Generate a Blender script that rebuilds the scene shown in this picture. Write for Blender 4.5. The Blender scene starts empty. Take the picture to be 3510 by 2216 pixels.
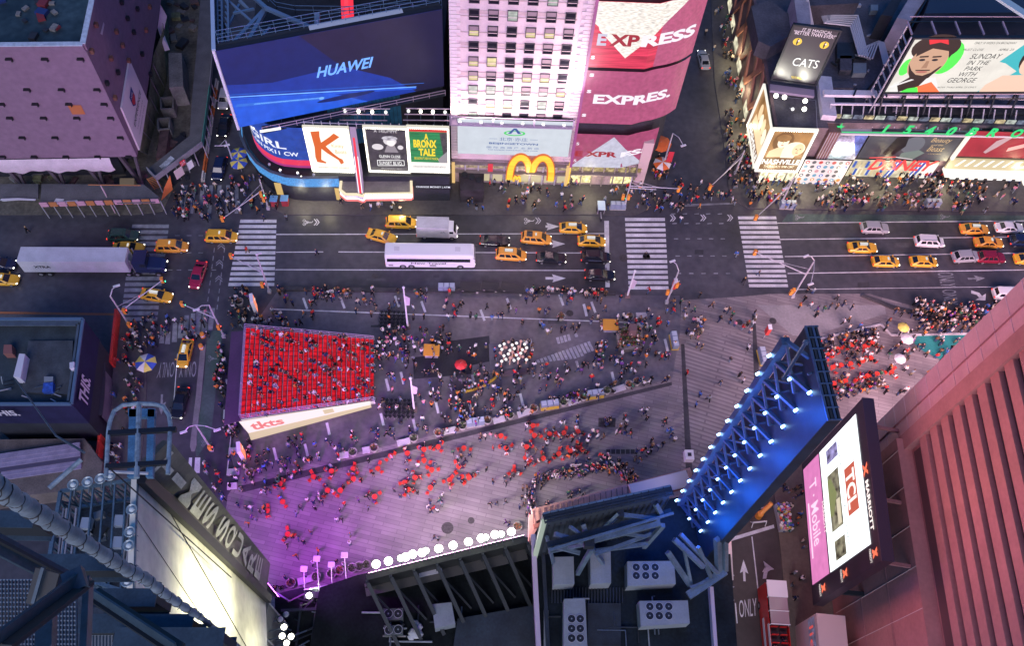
import bpy, bmesh, math, random
import numpy as np
from mathutils import Vector, Matrix
rnd = random.Random(7)
scn = bpy.context.scene
COL = scn.collection
# ------------------------------------------------------------ camera model (photo pixels 3510 x 2216 -> world)
FPX, CX, CY, CAMH = 3046.0, 1755.0, 1108.0, 115.0
_d = np.array([1589. - CX, -(2857. - CY), -FPX]); _d /= np.linalg.norm(_d)
_Z = -_d; _e = np.array([1., 0, 0]); _X = _e - _Z * _e.dot(_Z); _X /= np.linalg.norm(_X); _Y = np.cross(_Z, _X)
RW = np.array([_X, _Y, _Z]); CAM = np.array([0, 0, CAMH])
def ray(p): return RW @ np.array([p[0] - CX, -(p[1] - CY), -FPX])
def W(p, z=0.0):
 r = ray(p); return Vector(CAM + r * ((z - CAMH) / r[2]))
def WY(p, Y):
 r = ray(p); return Vector(CAM + r * (Y / r[1]))
def WP(p, o, h):
 n = np.array([-h[1], h[0], 0.0]); r = ray(p)
 return Vector(CAM + r * (n.dot(np.array([o[0], o[1], 0]) - CAM) / n.dot(r)))
def VZ(p, b):
 r = ray(p); r = r / np.linalg.norm(r); u = np.array([0, 0, 1.0]); w = np.array([b[0], b[1], 0.0]) - CAM
 a = r.dot(u); return float((a * r.dot(w) - u.dot(w)) / (1 - a * a))
def D(x, y): return (x * 1.45764, y * 1.45764)
def c1(x, y): return (x / 2, y / 2)
def c2(x, y): return (1200 + x / 2, y / 2)
def c3(x, y): return (2306 + x / 2, y / 2)
def m1(x, y): return (x / 1.142, 740 + y / 1.142)
def m2(x, y): return (1200 + x / 1.142, 740 + y / 1.142)
def m3(x, y): return (2306 + x / 1.142, 740 + y / 1.142)
def b1(x, y): return (x / 1.142, 1456 + y / 1.142)
def b2(x, y): return (1200 + x / 1.142, 1456 + y / 1.142)
def b3(x, y): return (2306 + x / 1.142, 1456 + y / 1.142)
# ------------------------------------------------------------ materials
MATS = {}
def mat(name, col, rough=0.6, metal=0.0, noise=None, emit=0.0, ecol=None, spec=0.5):
 if name in MATS: return MATS[name]
 m = bpy.data.materials.new(name); m.use_nodes = True
 nt = m.node_tree; b = nt.nodes['Principled BSDF']
 b.inputs['Base Color'].default_value = (*col, 1); b.inputs['Roughness'].default_value = rough
 b.inputs['Metallic'].default_value = metal; b.inputs['Specular IOR Level'].default_value = spec
 if emit:
  b.inputs['Emission Color'].default_value = (*(ecol or col), 1); b.inputs['Emission Strength'].default_value = emit
 if noise:
  sc, am = noise[0], noise[1]
  tc = nt.nodes.new('ShaderNodeTexCoord'); prev = None
  for k, s in enumerate((sc, sc * 9)):
   n = nt.nodes.new('ShaderNodeTexNoise'); n.inputs['Scale'].default_value = s; n.inputs['Detail'].default_value = 5
   nt.links.new(tc.outputs['Object'], n.inputs['Vector'])
   mr = nt.nodes.new('ShaderNodeMapRange'); a = am if k == 0 else am * .6
   mr.inputs[1].default_value = .3; mr.inputs[2].default_value = .7; mr.inputs[3].default_value = 1 - a; mr.inputs[4].default_value = 1 + a
   nt.links.new(n.outputs['Fac'], mr.inputs[0])
   if prev is None: prev = mr.outputs[0]
   else:
    mu = nt.nodes.new('ShaderNodeMath'); mu.operation = 'MULTIPLY'
    nt.links.new(prev, mu.inputs[0]); nt.links.new(mr.outputs[0], mu.inputs[1]); prev = mu.outputs[0]
  vm = nt.nodes.new('ShaderNodeVectorMath'); vm.operation = 'SCALE'; vm.inputs[0].default_value = col
  nt.links.new(prev, vm.inputs['Scale']); nt.links.new(vm.outputs[0], b.inputs['Base Color'])
 MATS[name] = m; return m
SCR = .56
def emat(name, col, s=1.0):
 if name in MATS: return MATS[name]
 m = bpy.data.materials.new(name); m.use_nodes = True; nt = m.node_tree
 b = nt.nodes['Principled BSDF']; b.inputs['Base Color'].default_value = (col[0] * .1, col[1] * .1, col[2] * .1, 1)
 s = s * SCR if s < 1.7 else s; b.inputs['Roughness'].default_value = .5
 b.inputs['Emission Color'].default_value = (*col, 1); b.inputs['Emission Strength'].default_value = s
 MATS[name] = m; return m
def led(name, col, s, scale=1.5, am=.25, stretch=(1, 1, 1)):
 if name in MATS: return MATS[name]
 m = emat(name, col, s); nt = m.node_tree; b = nt.nodes['Principled BSDF']
 tc = nt.nodes.new('ShaderNodeTexCoord'); mp = nt.nodes.new('ShaderNodeMapping'); mp.inputs['Scale'].default_value = stretch
 n = nt.nodes.new('ShaderNodeTexNoise'); n.inputs['Scale'].default_value = scale; n.inputs['Detail'].default_value = 6
 mr = nt.nodes.new('ShaderNodeMapRange'); mr.inputs[1].default_value = .3; mr.inputs[2].default_value = .7
 q = s * SCR if s < 1.7 else s; mr.inputs[3].default_value = q * (1 - am); mr.inputs[4].default_value = q * (1 + am)
 nt.links.new(tc.outputs['Object'], mp.inputs[0]); nt.links.new(mp.outputs[0], n.inputs['Vector'])
 nt.links.new(n.outputs['Fac'], mr.inputs[0]); nt.links.new(mr.outputs[0], b.inputs['Emission Strength'])
 return m
# ------------------------------------------------------------ mesh builder
class MB:
 def __init__(s): s.v = []; s.f = []; s.m = []; s.mats = []
 def mi(s, m):
  if m not in s.mats: s.mats.append(m)
  return s.mats.index(m)
 def add(s, vs, fs, m):
  o = len(s.v); s.v += [Vector(v) for v in vs]; k = s.mi(m)
  for f in fs: s.f.append([o + i for i in f]); s.m.append(k)
  return s
 def quad(s, a, b, c, d, m): return s.add([a, b, c, d], [(0, 1, 2, 3)], m)
 def poly(s, pts, m): return s.add(pts, [tuple(range(len(pts)))], m)
 def prism(s, poly, z0, z1, m, mtop=None, top=True):
  n = len(poly); ar = sum(poly[i][0] * poly[(i + 1) % n][1] - poly[(i + 1) % n][0] * poly[i][1] for i in range(n))
  if ar < 0: poly = poly[::-1]
  vs = [(p[0], p[1], z0) for p in poly] + [(p[0], p[1], z1) for p in poly]
  s.add(vs, [(i, (i + 1) % n, n + (i + 1) % n, n + i) for i in range(n)], m)
  if top: s.add([(p[0], p[1], z1) for p in poly], [tuple(range(n))], mtop or m)
  return s
 def box(s, c, d, m, rz=0.0):
  ca, sa = math.cos(rz), math.sin(rz); vs = []
  for z in (-.5, .5):
   for x, y in ((-.5, -.5), (.5, -.5), (.5, .5), (-.5, .5)):
    X, Y = x * d[0], y * d[1]; vs.append((c[0] + X * ca - Y * sa, c[1] + X * sa + Y * ca, c[2] + z * d[2]))
  return s.add(vs, [(3, 2, 1, 0), (4, 5, 6, 7), (0, 1, 5, 4), (1, 2, 6, 5), (2, 3, 7, 6), (3, 0, 4, 7)], m)
 def beam(s, a, b, w, h, m, up=(0, 0, 1)):
  a = Vector(a); b = Vector(b); t = (b - a); L = t.length
  if L < 1e-6: return s
  t /= L; u = Vector(up)
  if abs(t.dot(u)) > .98: u = Vector((1, 0, 0))
  x = t.cross(u).normalized(); y = x.cross(t); vs = []
  for p in (a, b):
   for i, j in ((-1, -1), (1, -1), (1, 1), (-1, 1)): vs.append(p + x * (i * w / 2) + y * (j * h / 2))
  return s.add(vs, [(0, 3, 2, 1), (4, 5, 6, 7), (0, 1, 5, 4), (1, 2, 6, 5), (2, 3, 7, 6), (3, 0, 4, 7)], m)
 def tube(s, pts, r, m, n=6, caps=True):
  pts = [Vector(p) for p in pts]; rs = r if isinstance(r, (list, tuple)) else [r] * len(pts); vs = []; fs = []
  for i, p in enumerate(pts):
   t = (pts[min(i + 1, len(pts) - 1)] - pts[max(i - 1, 0)]).normalized()
   u = Vector((0, 0, 1)) if abs(t.z) < .9 else Vector((1, 0, 0))
   x = t.cross(u).normalized(); y = x.cross(t)
   for k in range(n):
    a = 2 * math.pi * k / n; vs.append(p + x * (rs[i] * math.cos(a)) + y * (rs[i] * math.sin(a)))
  for i in range(len(pts) - 1):
   for k in range(n): fs.append((i * n + k, i * n + (k + 1) % n, (i + 1) * n + (k + 1) % n, (i + 1) * n + k))
  if caps: fs += [tuple(range(n - 1, -1, -1)), tuple(range((len(pts) - 1) * n, len(pts) * n))]
  return s.add(vs, fs, m)
 def lathe(s, prof, m, c=(0, 0, 0), n=12, cap=True):
  vs = []; fs = []
  for r, z in prof:
   for k in range(n):
    a = 2 * math.pi * k / n; vs.append((c[0] + r * math.cos(a), c[1] + r * math.sin(a), c[2] + z))
  for i in range(len(prof) - 1):
   for k in range(n): fs.append((i * n + k, i * n + (k + 1) % n, (i + 1) * n + (k + 1) % n, (i + 1) * n + k))
  if cap: fs += [tuple(range(n - 1, -1, -1)), tuple(range((len(prof) - 1) * n, len(prof) * n))]
  return s.add(vs, fs, m)
 def ball(s, c, r, m, n=8, sz=(1, 1, 1)):
  k = max(4, n // 2 + 1)
  vs = [(c[0], c[1], c[2] - r * sz[2])]; fs = []
  for i in range(1, k):
   ph = -math.pi / 2 + math.pi * i / k
   for j in range(n):
    a = 2 * math.pi * j / n
    vs.append((c[0] + r * sz[0] * math.cos(ph) * math.cos(a), c[1] + r * sz[1] * math.cos(ph) * math.sin(a), c[2] + r * sz[2] * math.sin(ph)))
  vs.append((c[0], c[1], c[2] + r * sz[2])); T = len(vs) - 1
  for j in range(n): fs.append((0, 1 + (j + 1) % n, 1 + j)); fs.append((T, T - n + j, T - n + (j + 1) % n))
  for i in range(k - 2):
   for j in range(n): fs.append((1 + i * n + j, 1 + i * n + (j + 1) % n, 1 + (i + 1) * n + (j + 1) % n, 1 + (i + 1) * n + j))
  return s.add(vs, fs, m)
 def mesh(s, name, off=(0, 0, 0), smooth=False):
  me = bpy.data.meshes.new(name); o = Vector(off)
  me.from_pydata([v - o for v in s.v], [], s.f); me.validate()
  for m in s.mats: me.materials.append(m)
  if len(me.polygons) == len(s.m): me.polygons.foreach_set('material_index', s.m)
  if smooth: me.polygons.foreach_set('use_smooth', [True] * len(me.polygons))
  me.update(); return me
 def build(s, name, parent=None, smooth=False):
  off = Vector((0, 0, 0)); q = parent
  while q: off += q.location; q = q.parent
  o = bpy.data.objects.new(name, s.mesh(name, off, smooth)); COL.objects.link(o); o.parent = parent
  return o
def tag(o, label=None, cat=None, group=None, kind=None):
 if label: o['label'] = label
 if cat: o['category'] = cat
 if group: o['group'] = group
 if kind: o['kind'] = kind
 return o
def thing(name, label, cat, loc=(0, 0, 0), group=None, rz=0.0):
 o = bpy.data.objects.new(name, None); COL.objects.link(o); o.location = loc; o.rotation_euler = (0, 0, rz)
 o.empty_display_size = .2
 return tag(o, label, cat, group)
def struct(mb, name):
 return tag(mb.build(name), kind='structure')
def dup(root, loc, rz=0.0, label=None, group=None):
 r = root.copy(); COL.objects.link(r); r.location = loc; r.rotation_euler = (0, 0, rz)
 if label: r['label'] = label
 if group: r['group'] = group
 for ch in list(root.children):
  c = ch.copy(); COL.objects.link(c); c.parent = r
  for g in ch.children:
   d = g.copy(); COL.objects.link(d); d.parent = c
 return r
# ------------------------------------------------------------ lettering and pictures on a surface f(u, v, off), v down
_tc = {}
def textmesh(s, shear=0.0, bold=0.0):
 k = (s, shear, bold)
 if k in _tc: return _tc[k]
 cu = bpy.data.curves.new('t', 'FONT'); cu.body = s; cu.size = 1; cu.shear = shear; cu.offset = bold; cu.resolution_u = 3
 ob = bpy.data.objects.new('t', cu); COL.objects.link(ob); bpy.context.view_layer.update()
 me = bpy.data.meshes.new_from_object(ob.evaluated_get(bpy.context.evaluated_depsgraph_get()))
 vs = [(v.co.x, v.co.y) for v in me.vertices]; fs = [tuple(p.vertices) for p in me.polygons]
 bpy.data.objects.remove(ob); bpy.data.curves.remove(cu); bpy.data.meshes.remove(me)
 _tc[k] = (vs, fs); return _tc[k]
class Face:
 """a picture surface: quad TL TR BR BL or any function of (u, v, off)"""
 def __init__(s, mb, fn): s.mb = mb; s.fn = fn
 @staticmethod
 def on(mb, tl, tr, br, bl):
  tl, tr, br, bl = (Vector(q) for q in (tl, tr, br, bl)); n = (bl - tl).cross(tr - tl).normalized()
  if n.dot(Vector(CAM) - tl) < 0 and False: n = -n
  def fn(u, v, off=0.0): return (tl * (1 - u) + tr * u) * (1 - v) + (bl * (1 - u) + br * u) * v + n * off
  f = Face(mb, fn); f.n = n; return f
 def rect(s, u0, v0, u1, v1, m, off=.03, nu=1):
  for k in range(nu):
   a = u0 + (u1 - u0) * k / nu; b = u0 + (u1 - u0) * (k + 1) / nu
   s.mb.quad(s.fn(a, v1, off), s.fn(b, v1, off), s.fn(b, v0, off), s.fn(a, v0, off), m)
 def poly(s, pts, m, off=.05): s.mb.poly([s.fn(u, v, off) for u, v in pts], m)
 def ell(s, u, v, ru, rv, m, off=.06, n=16, a0=0, a1=6.2832):
  s.poly([(u + ru * math.cos(a0 + (a1 - a0) * k / n), v + rv * math.sin(a0 + (a1 - a0) * k / n)) for k in range(n)], m, off)
 def line(s, u0, v0, u1, v1, w, m, off=.06, asp=1.0):
  du, dv = (u1 - u0) * asp, v1 - v0; L = math.hypot(du, dv); nu, nv = -dv / L * w / 2 / asp, du / L * w / 2
  s.poly([(u0 + nu, v0 + nv), (u0 - nu, v0 - nv), (u1 - nu, v1 - nv), (u1 + nu, v1 + nv)], m, off)
 def rows(s, L, R, v0, v1, m, off=.06, n=14, k=8):
  for i in range(n):
   a, b = v0 + (v1 - v0) * i / n, v0 + (v1 - v0) * (i + 1) / n
   for j in range(k):
    P = [s.fn(L(v) + (R(v) - L(v)) * t, v, off) for v, t in ((a, j / k), (b, j / k), (b, (j + 1) / k), (a, (j + 1) / k))]; s.mb.quad(*P, m)
 def text(s, t, u0, v0, u1, v1, m, off=.08, shear=0.0, bold=0.0, rise=0.0):
  vs, fs = textmesh(t, shear, bold)
  if not vs: return
  x0 = min(v[0] for v in vs); x1 = max(v[0] for v in vs); y0 = min(v[1] for v in vs); y1 = max(v[1] for v in vs)
  P = []
  for x, y in vs:
   a = (x - x0) / (x1 - x0); b = (y - y0) / (y1 - y0)
   P.append(s.fn(u0 + a * (u1 - u0), v1 + (v0 - v1) * b - rise * a, off))
  s.mb.add(P, fs, m)
ORD = 'first second third fourth fifth sixth seventh eighth ninth tenth eleventh twelfth thirteenth fourteenth fifteenth sixteenth seventeenth eighteenth nineteenth twentieth'.split()
# ============================================================ ground
ASPH = mat('asphalt', (.066, .064, .074), .45, noise=(.10, .36))
SIDE = mat('sidewalk_concrete', (.085, .080, .082), .6, noise=(.2, .25))
WHITE = mat('road_paint', (.62, .62, .64), .5, noise=(.6, .22))
WORN = mat('worn_paint', (.26, .27, .29), .6, noise=(.9, .35))
GREEN = mat('bike_lane_green', (.075, .115, .100), .6, noise=(.3, .25))
def paving(name, c1_, c2_, mort, bw, rh, rz, msize=.03):
 m = bpy.data.materials.new(name); m.use_nodes = True; nt = m.node_tree; b = nt.nodes['Principled BSDF']
 b.inputs['Roughness'].default_value = .5
 tc = nt.nodes.new('ShaderNodeTexCoord'); mp = nt.nodes.new('ShaderNodeMapping'); mp.inputs['Rotation'].default_value = (0, 0, rz)
 br = nt.nodes.new('ShaderNodeTexBrick'); br.inputs['Color1'].default_value = (*c1_, 1); br.inputs['Color2'].default_value = (*c2_, 1)
 br.inputs['Mortar'].default_value = (*mort, 1); br.inputs['Scale'].default_value = 1; br.inputs['Mortar Size'].default_value = msize
 br.inputs['Brick Width'].default_value = bw; br.inputs['Row Height'].default_value = rh; br.offset = .37; br.inputs['Bias'].default_value = -.1
 nz = nt.nodes.new('ShaderNodeTexNoise'); nz.inputs['Scale'].default_value = .25; nz.inputs['Detail'].default_value = 6
 mx = nt.nodes.new('ShaderNodeMixRGB'); mx.blend_type = 'MULTIPLY'; mx.inputs[0].default_value = .75
 cr = nt.nodes.new('ShaderNodeMapRange'); cr.inputs[1].default_value = .3; cr.inputs[2].default_value = .7; cr.inputs[3].default_value = .62; cr.inputs[4].default_value = 1.15
 nt.links.new(tc.outputs['Object'], mp.inputs[0]); nt.links.new(mp.outputs[0], br.inputs['Vector']); nt.links.new(tc.outputs['Object'], nz.inputs['Vector'])
 nt.links.new(nz.outputs['Fac'], cr.inputs[0]); nt.links.new(br.outputs['Color'], mx.inputs[1]); nt.links.new(cr.outputs[0], mx.inputs[2])
 nt.links.new(mx.outputs[0], b.inputs['Base Color']); MATS[name] = m; return m
PAVE = paving('granite_paving', (.27, .24, .245), (.20, .175, .185), (.14, .12, .13), 3.2, .55, .23)
PAVE2 = paving('striped_granite', (.29, .26, .265), (.24, .215, .22), (.17, .15, .16), 9.0, .62, .33, .12)
def sheet(name, pts, m, z):
 mb = MB(); mb.poly([W(p, z) for p in reversed(pts)], m)
 n = mb.v; 
 a = sum(n[i].x * n[(i + 1) % len(n)].y - n[(i + 1) % len(n)].x * n[i].y for i in range(len(n)))
 if a < 0: mb.f[0] = mb.f[0][::-1]
 return struct(mb, name)
def slab(name, pts, m, z=.13):
 mb = MB(); mb.prism([W(p, 0) for p in pts], -.05, z, m); return struct(mb, name)
mb = MB(); mb.box((0, 60, -.55), (900, 900, 1.1), ASPH); struct(mb, 'ground')
slab('sidewalk', [(905, 700), (975, 738), (2180, 738), (2225, 715), (2245, 670), (2262, 560), (2335, -30), (1400, -30), (820, 520), (850, 640)], SIDE)
slab('sidewalk', [(2436, -30), (2448, 275), (2471, 425), (2491, 575), (2496, 645), (2526, 695), (2566, 716), (3600, 728), (3600, -30)], SIDE)
sheet('bike_lane', [(2700, 734), (3600, 740), (3600, 759), (2680, 761)], GREEN, .006)
slab('sidewalk', [(-60, 737), (470, 737), (560, 725), (590, 660), (700, 500), (715, -30), (-60, -30)], mat('rough_dirt', (.10, .095, .08), .9, noise=(.25, .45)))
slab('sidewalk', [(-60, 1078), (412, 1084), (505, 1150), (500, 1440), (470, 1700), (-60, 1700)], SIDE)
sheet('sidewalk_apron', [(-60, 1068), (415, 1075), (412, 1084), (-60, 1078)], mat('orange_kerb', (.35, .13, .05), .7), .05)
sheet('plaza_asphalt', [(950, 1000), (2330, 1014), (2335, 1180), (2303, 1300), (816, 1650), (790, 1560), (880, 1100)], mat('damp_lit_plaza_asphalt', (.135, .122, .132), .38, noise=(.16, .38), spec=.9), .004)  # damp gloss, with the plaza's bright pool put into the base colour
sheet('plaza_paving', [(816, 1650), (2303, 1300), (2330, 1150), (2335, 1030), (2560, 1016), (2640, 1008), (2980, 1008), (3130, 1050), (3700, 1100), (3700, 1500), (2950, 1600), (2600, 1560), (2500, 1760), (2300, 1950), (2000, 2300), (760, 2300), (760, 1900), (780, 1700)], PAVE, .008)
sheet('plaza_crossing', [(2340, 1180), (2640, 1120), (2700, 1180), (2650, 1560), (2480, 1700), (2335, 1680)], PAVE2, .012)
sheet('plaza_inlay', [m3(330, 350), m3(830, 350), m3(835, 385), m3(540, 470), m3(470, 470)], mat('pale_granite', (.26, .25, .26), .5, noise=(.3, .2)), .012)
sheet('plaza_carpet', [m3(960, 465), m3(1180, 462), m3(1060, 570), m3(980, 530), m3(945, 500)], mat('teal_paint', (.03, .26, .24), .6, noise=(.4, .2)), .014)
mb = MB()
for a in ([m2(545, 490), m2(640, 490), m2(640, 560), m2(545, 560)],):
 pass
DK = mat('dark_paving', (.032, .032, .038), .5, noise=(.4, .3))
sheet('dark_paving_patch', [m2(320, 500), m2(545, 470), m2(550, 570), m2(480, 585), m2(475, 620), m2(250, 640), m2(245, 555), m2(330, 545)], DK, .010)
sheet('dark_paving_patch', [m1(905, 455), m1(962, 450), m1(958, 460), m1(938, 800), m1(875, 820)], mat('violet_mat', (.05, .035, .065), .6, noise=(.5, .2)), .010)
slab('plaza_kerb', [(960, 985), (2110, 1003), (2110, 1014), (955, 998)], mat('dark_granite', (.055, .052, .056), .5, noise=(.5, .3)), .35)
slab('plaza_kerb', [(2960, 1012), (3060, 1050), (3200, 1088), (3420, 1080), (3420, 1092), (3200, 1100), (3055, 1061), (2950, 1018)], MATS['dark_granite'], .3)
sheet('dark_paving_patch', [(2334, 1180), (2346, 1180), (2375, 1640), (2352, 1640)], MATS['dark_granite'], .018)
sheet('dark_paving_patch', [m3(310, 385), m3(322, 385), m3(340, 640), m3(318, 640)], MATS['dark_granite'], .018)
sheet('dark_paving_patch', [(820, 1668), (2303, 1310), (2303, 1322), (830, 1690)], MATS['dark_granite'], .016)
sheet('dark_paving_patch', [b2(-330, 345), b2(0, 330), b2(15, 390), b2(-250, 460), b2(-300, 445)], mat('painted_shadow_strip', (.022, .022, .034), .6, noise=(.5, .2)), .016) if False else None  # disabled sheet painting the cast shadow strip
for q in ([m2(972, 792), m2(1040, 792), m2(1038, 828), m2(972, 828)],):
 sheet('pavement_grate', q, mat('grate_iron', (.06, .05, .045), .5, noise=(3, .5)), .02)
for k in range(6):
 x = 1003 + k * 19
 sheet('pavement_grate', [b2(x, 98), b2(x + 16, 98), b2(x + 16, 116), b2(x, 116)], mat('cellar_hatch', (.03, .025, .025), .5), .02)
for p, r in ((b2(381, 406), .8), (b2(474, 377), .45), (m2(1070, 166), .7), (m2(860, 382), .55), (m3(261, 418), .5), (m3(392, 412), .55), (m1(640, 290), .4), (m2(97, 237), .5), (m2(1160, 160), .6)):
 c = W(p); mb = MB(); mb.lathe([(r, .012), (r, .02)], mat('manhole_iron', (.055, .05, .05), .45, noise=(4, .4)), c, 16); struct(mb, 'manhole_cover')
# street at the foot of the hotel, and its sidewalk
sheet('side_street', [b3(395, 240), b3(432, 600), b3(460, 900), b3(60, 900), b3(150, 420), b3(290, 330)], mat('brown_asphalt', (.066, .054, .048), .6, noise=(.15, .2)), .012)
slab('sidewalk', [b3(395, 240), b3(432, 600), b3(460, 900), b3(720, 900), b3(700, 500), b3(640, 120), b3(470, 150)], mat('tan_sidewalk', (.16, .13, .10), .7, noise=(.3, .2)))
# left street furniture of the ground: bike lane and median
sheet('bike_lane', [m1(812, 448), m1(872, 452), m1(850, 640), m1(825, 868), b1(770, 130), b1(755, 60), m1(800, 640)], GREEN, .006)
slab('median', [m1(785, 520), m1(807, 505), m1(790, 700), m1(770, 868), b1(770, 80), b1(762, 106), b1(750, 106), b1(744, 88), m1(748, 868), m1(768, 700)], mat('median_concrete', (.20, .19, .20), .7, noise=(.4, .2)), .1)
for k in range(26):
 x, y = (rnd.uniform(0, 3500), rnd.uniform(765, 980)) if k < 18 else (rnd.uniform(1000, 2300), rnd.uniform(1080, 1300)); a, b = rnd.uniform(12, 70), rnd.uniform(6, 22)
 sheet('road_patch', [(x, y), (x + a, y + rnd.uniform(-1, 1)), (x + a + rnd.uniform(-2, 2), y + b), (x - 1, y + b)], mat('patch_%d' % (k % 3), [(.040, .040, .046), (.085, .082, .09), (.052, .05, .056)][k % 3], .55, noise=(.8, .3)), .006)
# ------------------------------------------------------------ painted markings
def marks(name, quads, m, z=.02):
 mb = MB()
 for q in quads:
  pts = [W(p, z) for p in q]
  a = sum(pts[i].x * pts[(i + 1) % len(pts)].y - pts[(i + 1) % len(pts)].x * pts[i].y for i in range(len(pts)))
  mb.poly(pts if a > 0 else pts[::-1], m)
 return struct(mb, name)
def bars(l0, l1, r0, r1, n, fill=.62):
 q = []
 for k in range(n):
  a = k / (n - 1 + fill); b = a + fill / (n - 1 + fill)
  L = lambda t: (l0[0] + (l1[0] - l0[0]) * t, l0[1] + (l1[1] - l0[1]) * t)
  R = lambda t: (r0[0] + (r1[0] - r0[0]) * t, r0[1] + (r1[1] - r0[1]) * t)
  q.append([L(a), R(a), R(b), L(b)])
 return q
cw = []
marks('crosswalk_marking', bars((824, 753), (782, 981), (948, 753), (940, 981), 13), WHITE)
marks('crosswalk_marking', bars((2142, 747), (2155, 993), (2279, 747), (2292, 993), 14), WHITE)
marks('crosswalk_marking', bars((2529, 742), (2568, 985), (2660, 742), (2702, 985), 15), WHITE)
marks('crosswalk_marking', bars(m1(518, 34), m1(472, 412), m1(662, 34), m1(615, 412), 17), WORN)
q = []
for i, (x0, y0, x1, y1, x2, y2) in enumerate([(822, 362, 842, 362, 812, 448), (795, 370, 817, 370, 788, 456), (769, 375, 790, 375, 762, 465), (748, 383, 765, 383, 740, 470), (722, 390, 740, 390, 715, 470), (700, 420, 716, 420, 695, 480), (678, 408, 694, 408, 672, 495), (653, 455, 668, 455, 645, 503), (628, 430, 643, 430, 622, 500)]):
 q.append([m1(x0, y0), m1(x1, y1), m1(x2 + 20, y2), m1(x2, y2)])
marks('crosswalk_marking', q, WORN)
marks('crosswalk_marking', [[c1(1260 + k * 58, 1270), c1(1287 + k * 58, 1270), c1(1262 + k * 62, 1465), c1(1236 + k * 62, 1465)] for k in range(7)], WORN, .14 if False else .02)
marks('crosswalk_marking', [[b1(740, 130), b1(752, 130), b1(750, 175), b1(736, 175)], [b1(764, 130), b1(784, 130), b1(782, 190), b1(760, 190)], [b1(905, 20), b1(908, 20), b1(890, 200), b1(886, 200)]], WHITE)
marks('street_two_line', [[c2(2310, 1400), c3(430, 1390), c3(430, 1397), c2(2310, 1410)], [c3(0, 1410), c3(420, 1395), c3(420, 1400), c3(0, 1420)]], WORN)
def line(p, q, w=3.2):
 p, q = np.array(p, float), np.array(q, float); t = q - p; t /= np.linalg.norm(t); n = np.array([-t[1], t[0]]) * w / 2
 return [tuple(p + n), tuple(q + n), tuple(q - n), tuple(p - n)]
L = [line((946, 804), (2080, 801)), line((946, 865), (1108, 864)), line((1160, 864), (2080, 868)), line((944, 925), (2080, 928)),
 line((2665, 765), (3560, 757)), line((2672, 821), (3560, 812)), line((2690, 880), (3560, 867)), line((2700, 938), (3560, 925)), line((2720, 993), (3560, 982), 2)]
marks('lane_marking', L, WHITE)
marks('stop_line_marking', [[(2071, 757), (2087, 757), (2090, 985), (2075, 985)], [b3(215, 447), b3(395, 393), b3(398, 406), b3(220, 460)], ], WHITE, .024)
L = []
for y0, y1, x0, x1, st in ((734, 733, 2300, 2500, 40), (767, 766, 2305, 2480, 40), (819, 819, 2310, 2500, 40), (878, 878, 2315, 2515, 40), (938, 938, 2320, 2520, 42)):
 for x in range(x0, x1, st): L.append([(x, y0 - 1.7), (x + 15, y1 - 1.7), (x + 15, y1 + 1.7), (x, y0 + 1.7)])
for y, xs in ((808, (600, 640, 680, 720)), (867, (590, 640, 680)), (926, (575, 605, 645, 690, 725))):
 for x in xs: L.append(line((x, y), (x + 16, y), 2.6))
for x in (735, 770):
 for k in range(8): L.append(line((x - k * 3.5, 850 + k * 28), (x - k * 3.5 - 2, 866 + k * 28), 3))
marks('lane_marking', L, WORN, .024)
# plaza remnants of the old roadway
L = [line((930, 1060), (2180, 1107), 4)]
marks('lane_marking', L, WHITE)
L = []
for x, y in ((1175, 1040), (1047, 1042), (1362, 1035), (1452, 1053), (1655, 1082), (1745, 1043), (1925, 1030), (2035, 1055)):
 L.append(line((x - 8, y - 20), (x + 6, y + 18), 8))
for x, y in ((1378, 1298), (1327, 1321), (1623, 1308), (1820, 1185), (2101, 1298), (2283, 1185), (1703, 1352), (1787, 1372), (1309, 1440), (1497, 1398), (1420, 1460), (1614, 1408), (1124, 1472), (942, 1558), (1049, 1545), (2005, 1010 + 55)):
 L.append(line((x - 4, y - 22), (x + 6, y + 20), 9))
marks('lane_marking', L, WHITE, .024)
q = []
for k in range(15):
 t = k / 14; x = 728 + t * 200; y = 560 - t * 72
 hgt = 20 + 42 * min(1, k / 9) - (6 if k > 11 else 0)
 q.append([m2(x, y + 6), m2(x + 10, y + 3), m2(x + 10 + hgt * .32, y + hgt * .72), m2(x + hgt * .32, y + 3 + hgt * .72)])
for k in range(4): q.append([m2(806 + k * 14, 478 - k * 4), m2(816 + k * 14, 475 - k * 4), m2(823 + k * 14, 500 - k * 4), m2(813 + k * 14, 503 - k * 4)])
q.append([m2(876, 462), m2(888, 460), m2(893, 474), m2(882, 476)]); q.append([m2(880, 570), m2(890, 568), m2(900, 596), m2(890, 598)])
marks('ladder_marking', q, mat('faded_paint', (.40, .39, .42), .6, noise=(2, .3)))
def arrow(p, q, w, hl, hw, m=WHITE):
 a, b = W(p, .024), W(q, .024); t = (b - a); Ln = t.length; t /= Ln; n = Vector((-t.y, t.x, 0)); c = b - t * hl
 mb = MB(); mb.poly([a - n * w / 2, c - n * w / 2, c + n * w / 2, a + n * w / 2], m); mb.poly([c - n * hw / 2 - t * .3, b, c + n * hw / 2 - t * .3, c], m)
 return struct(mb, 'arrow_marking')
arrow(m2(765, 245), m2(844, 245), .45, 1.8, 1.5); arrow(m2(780, 110), m2(842, 110), .45, 1.8, 1.5); arrow(m2(765, 42), m2(820, 42), .45, 1.8, 1.5)
arrow(m3(1155, 247), m3(1222, 244), .35, 1.4, 1.2, WORN); arrow(m1(634, 700), m1(631, 780), .3, 1.6, 1.2, WORN)
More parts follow.
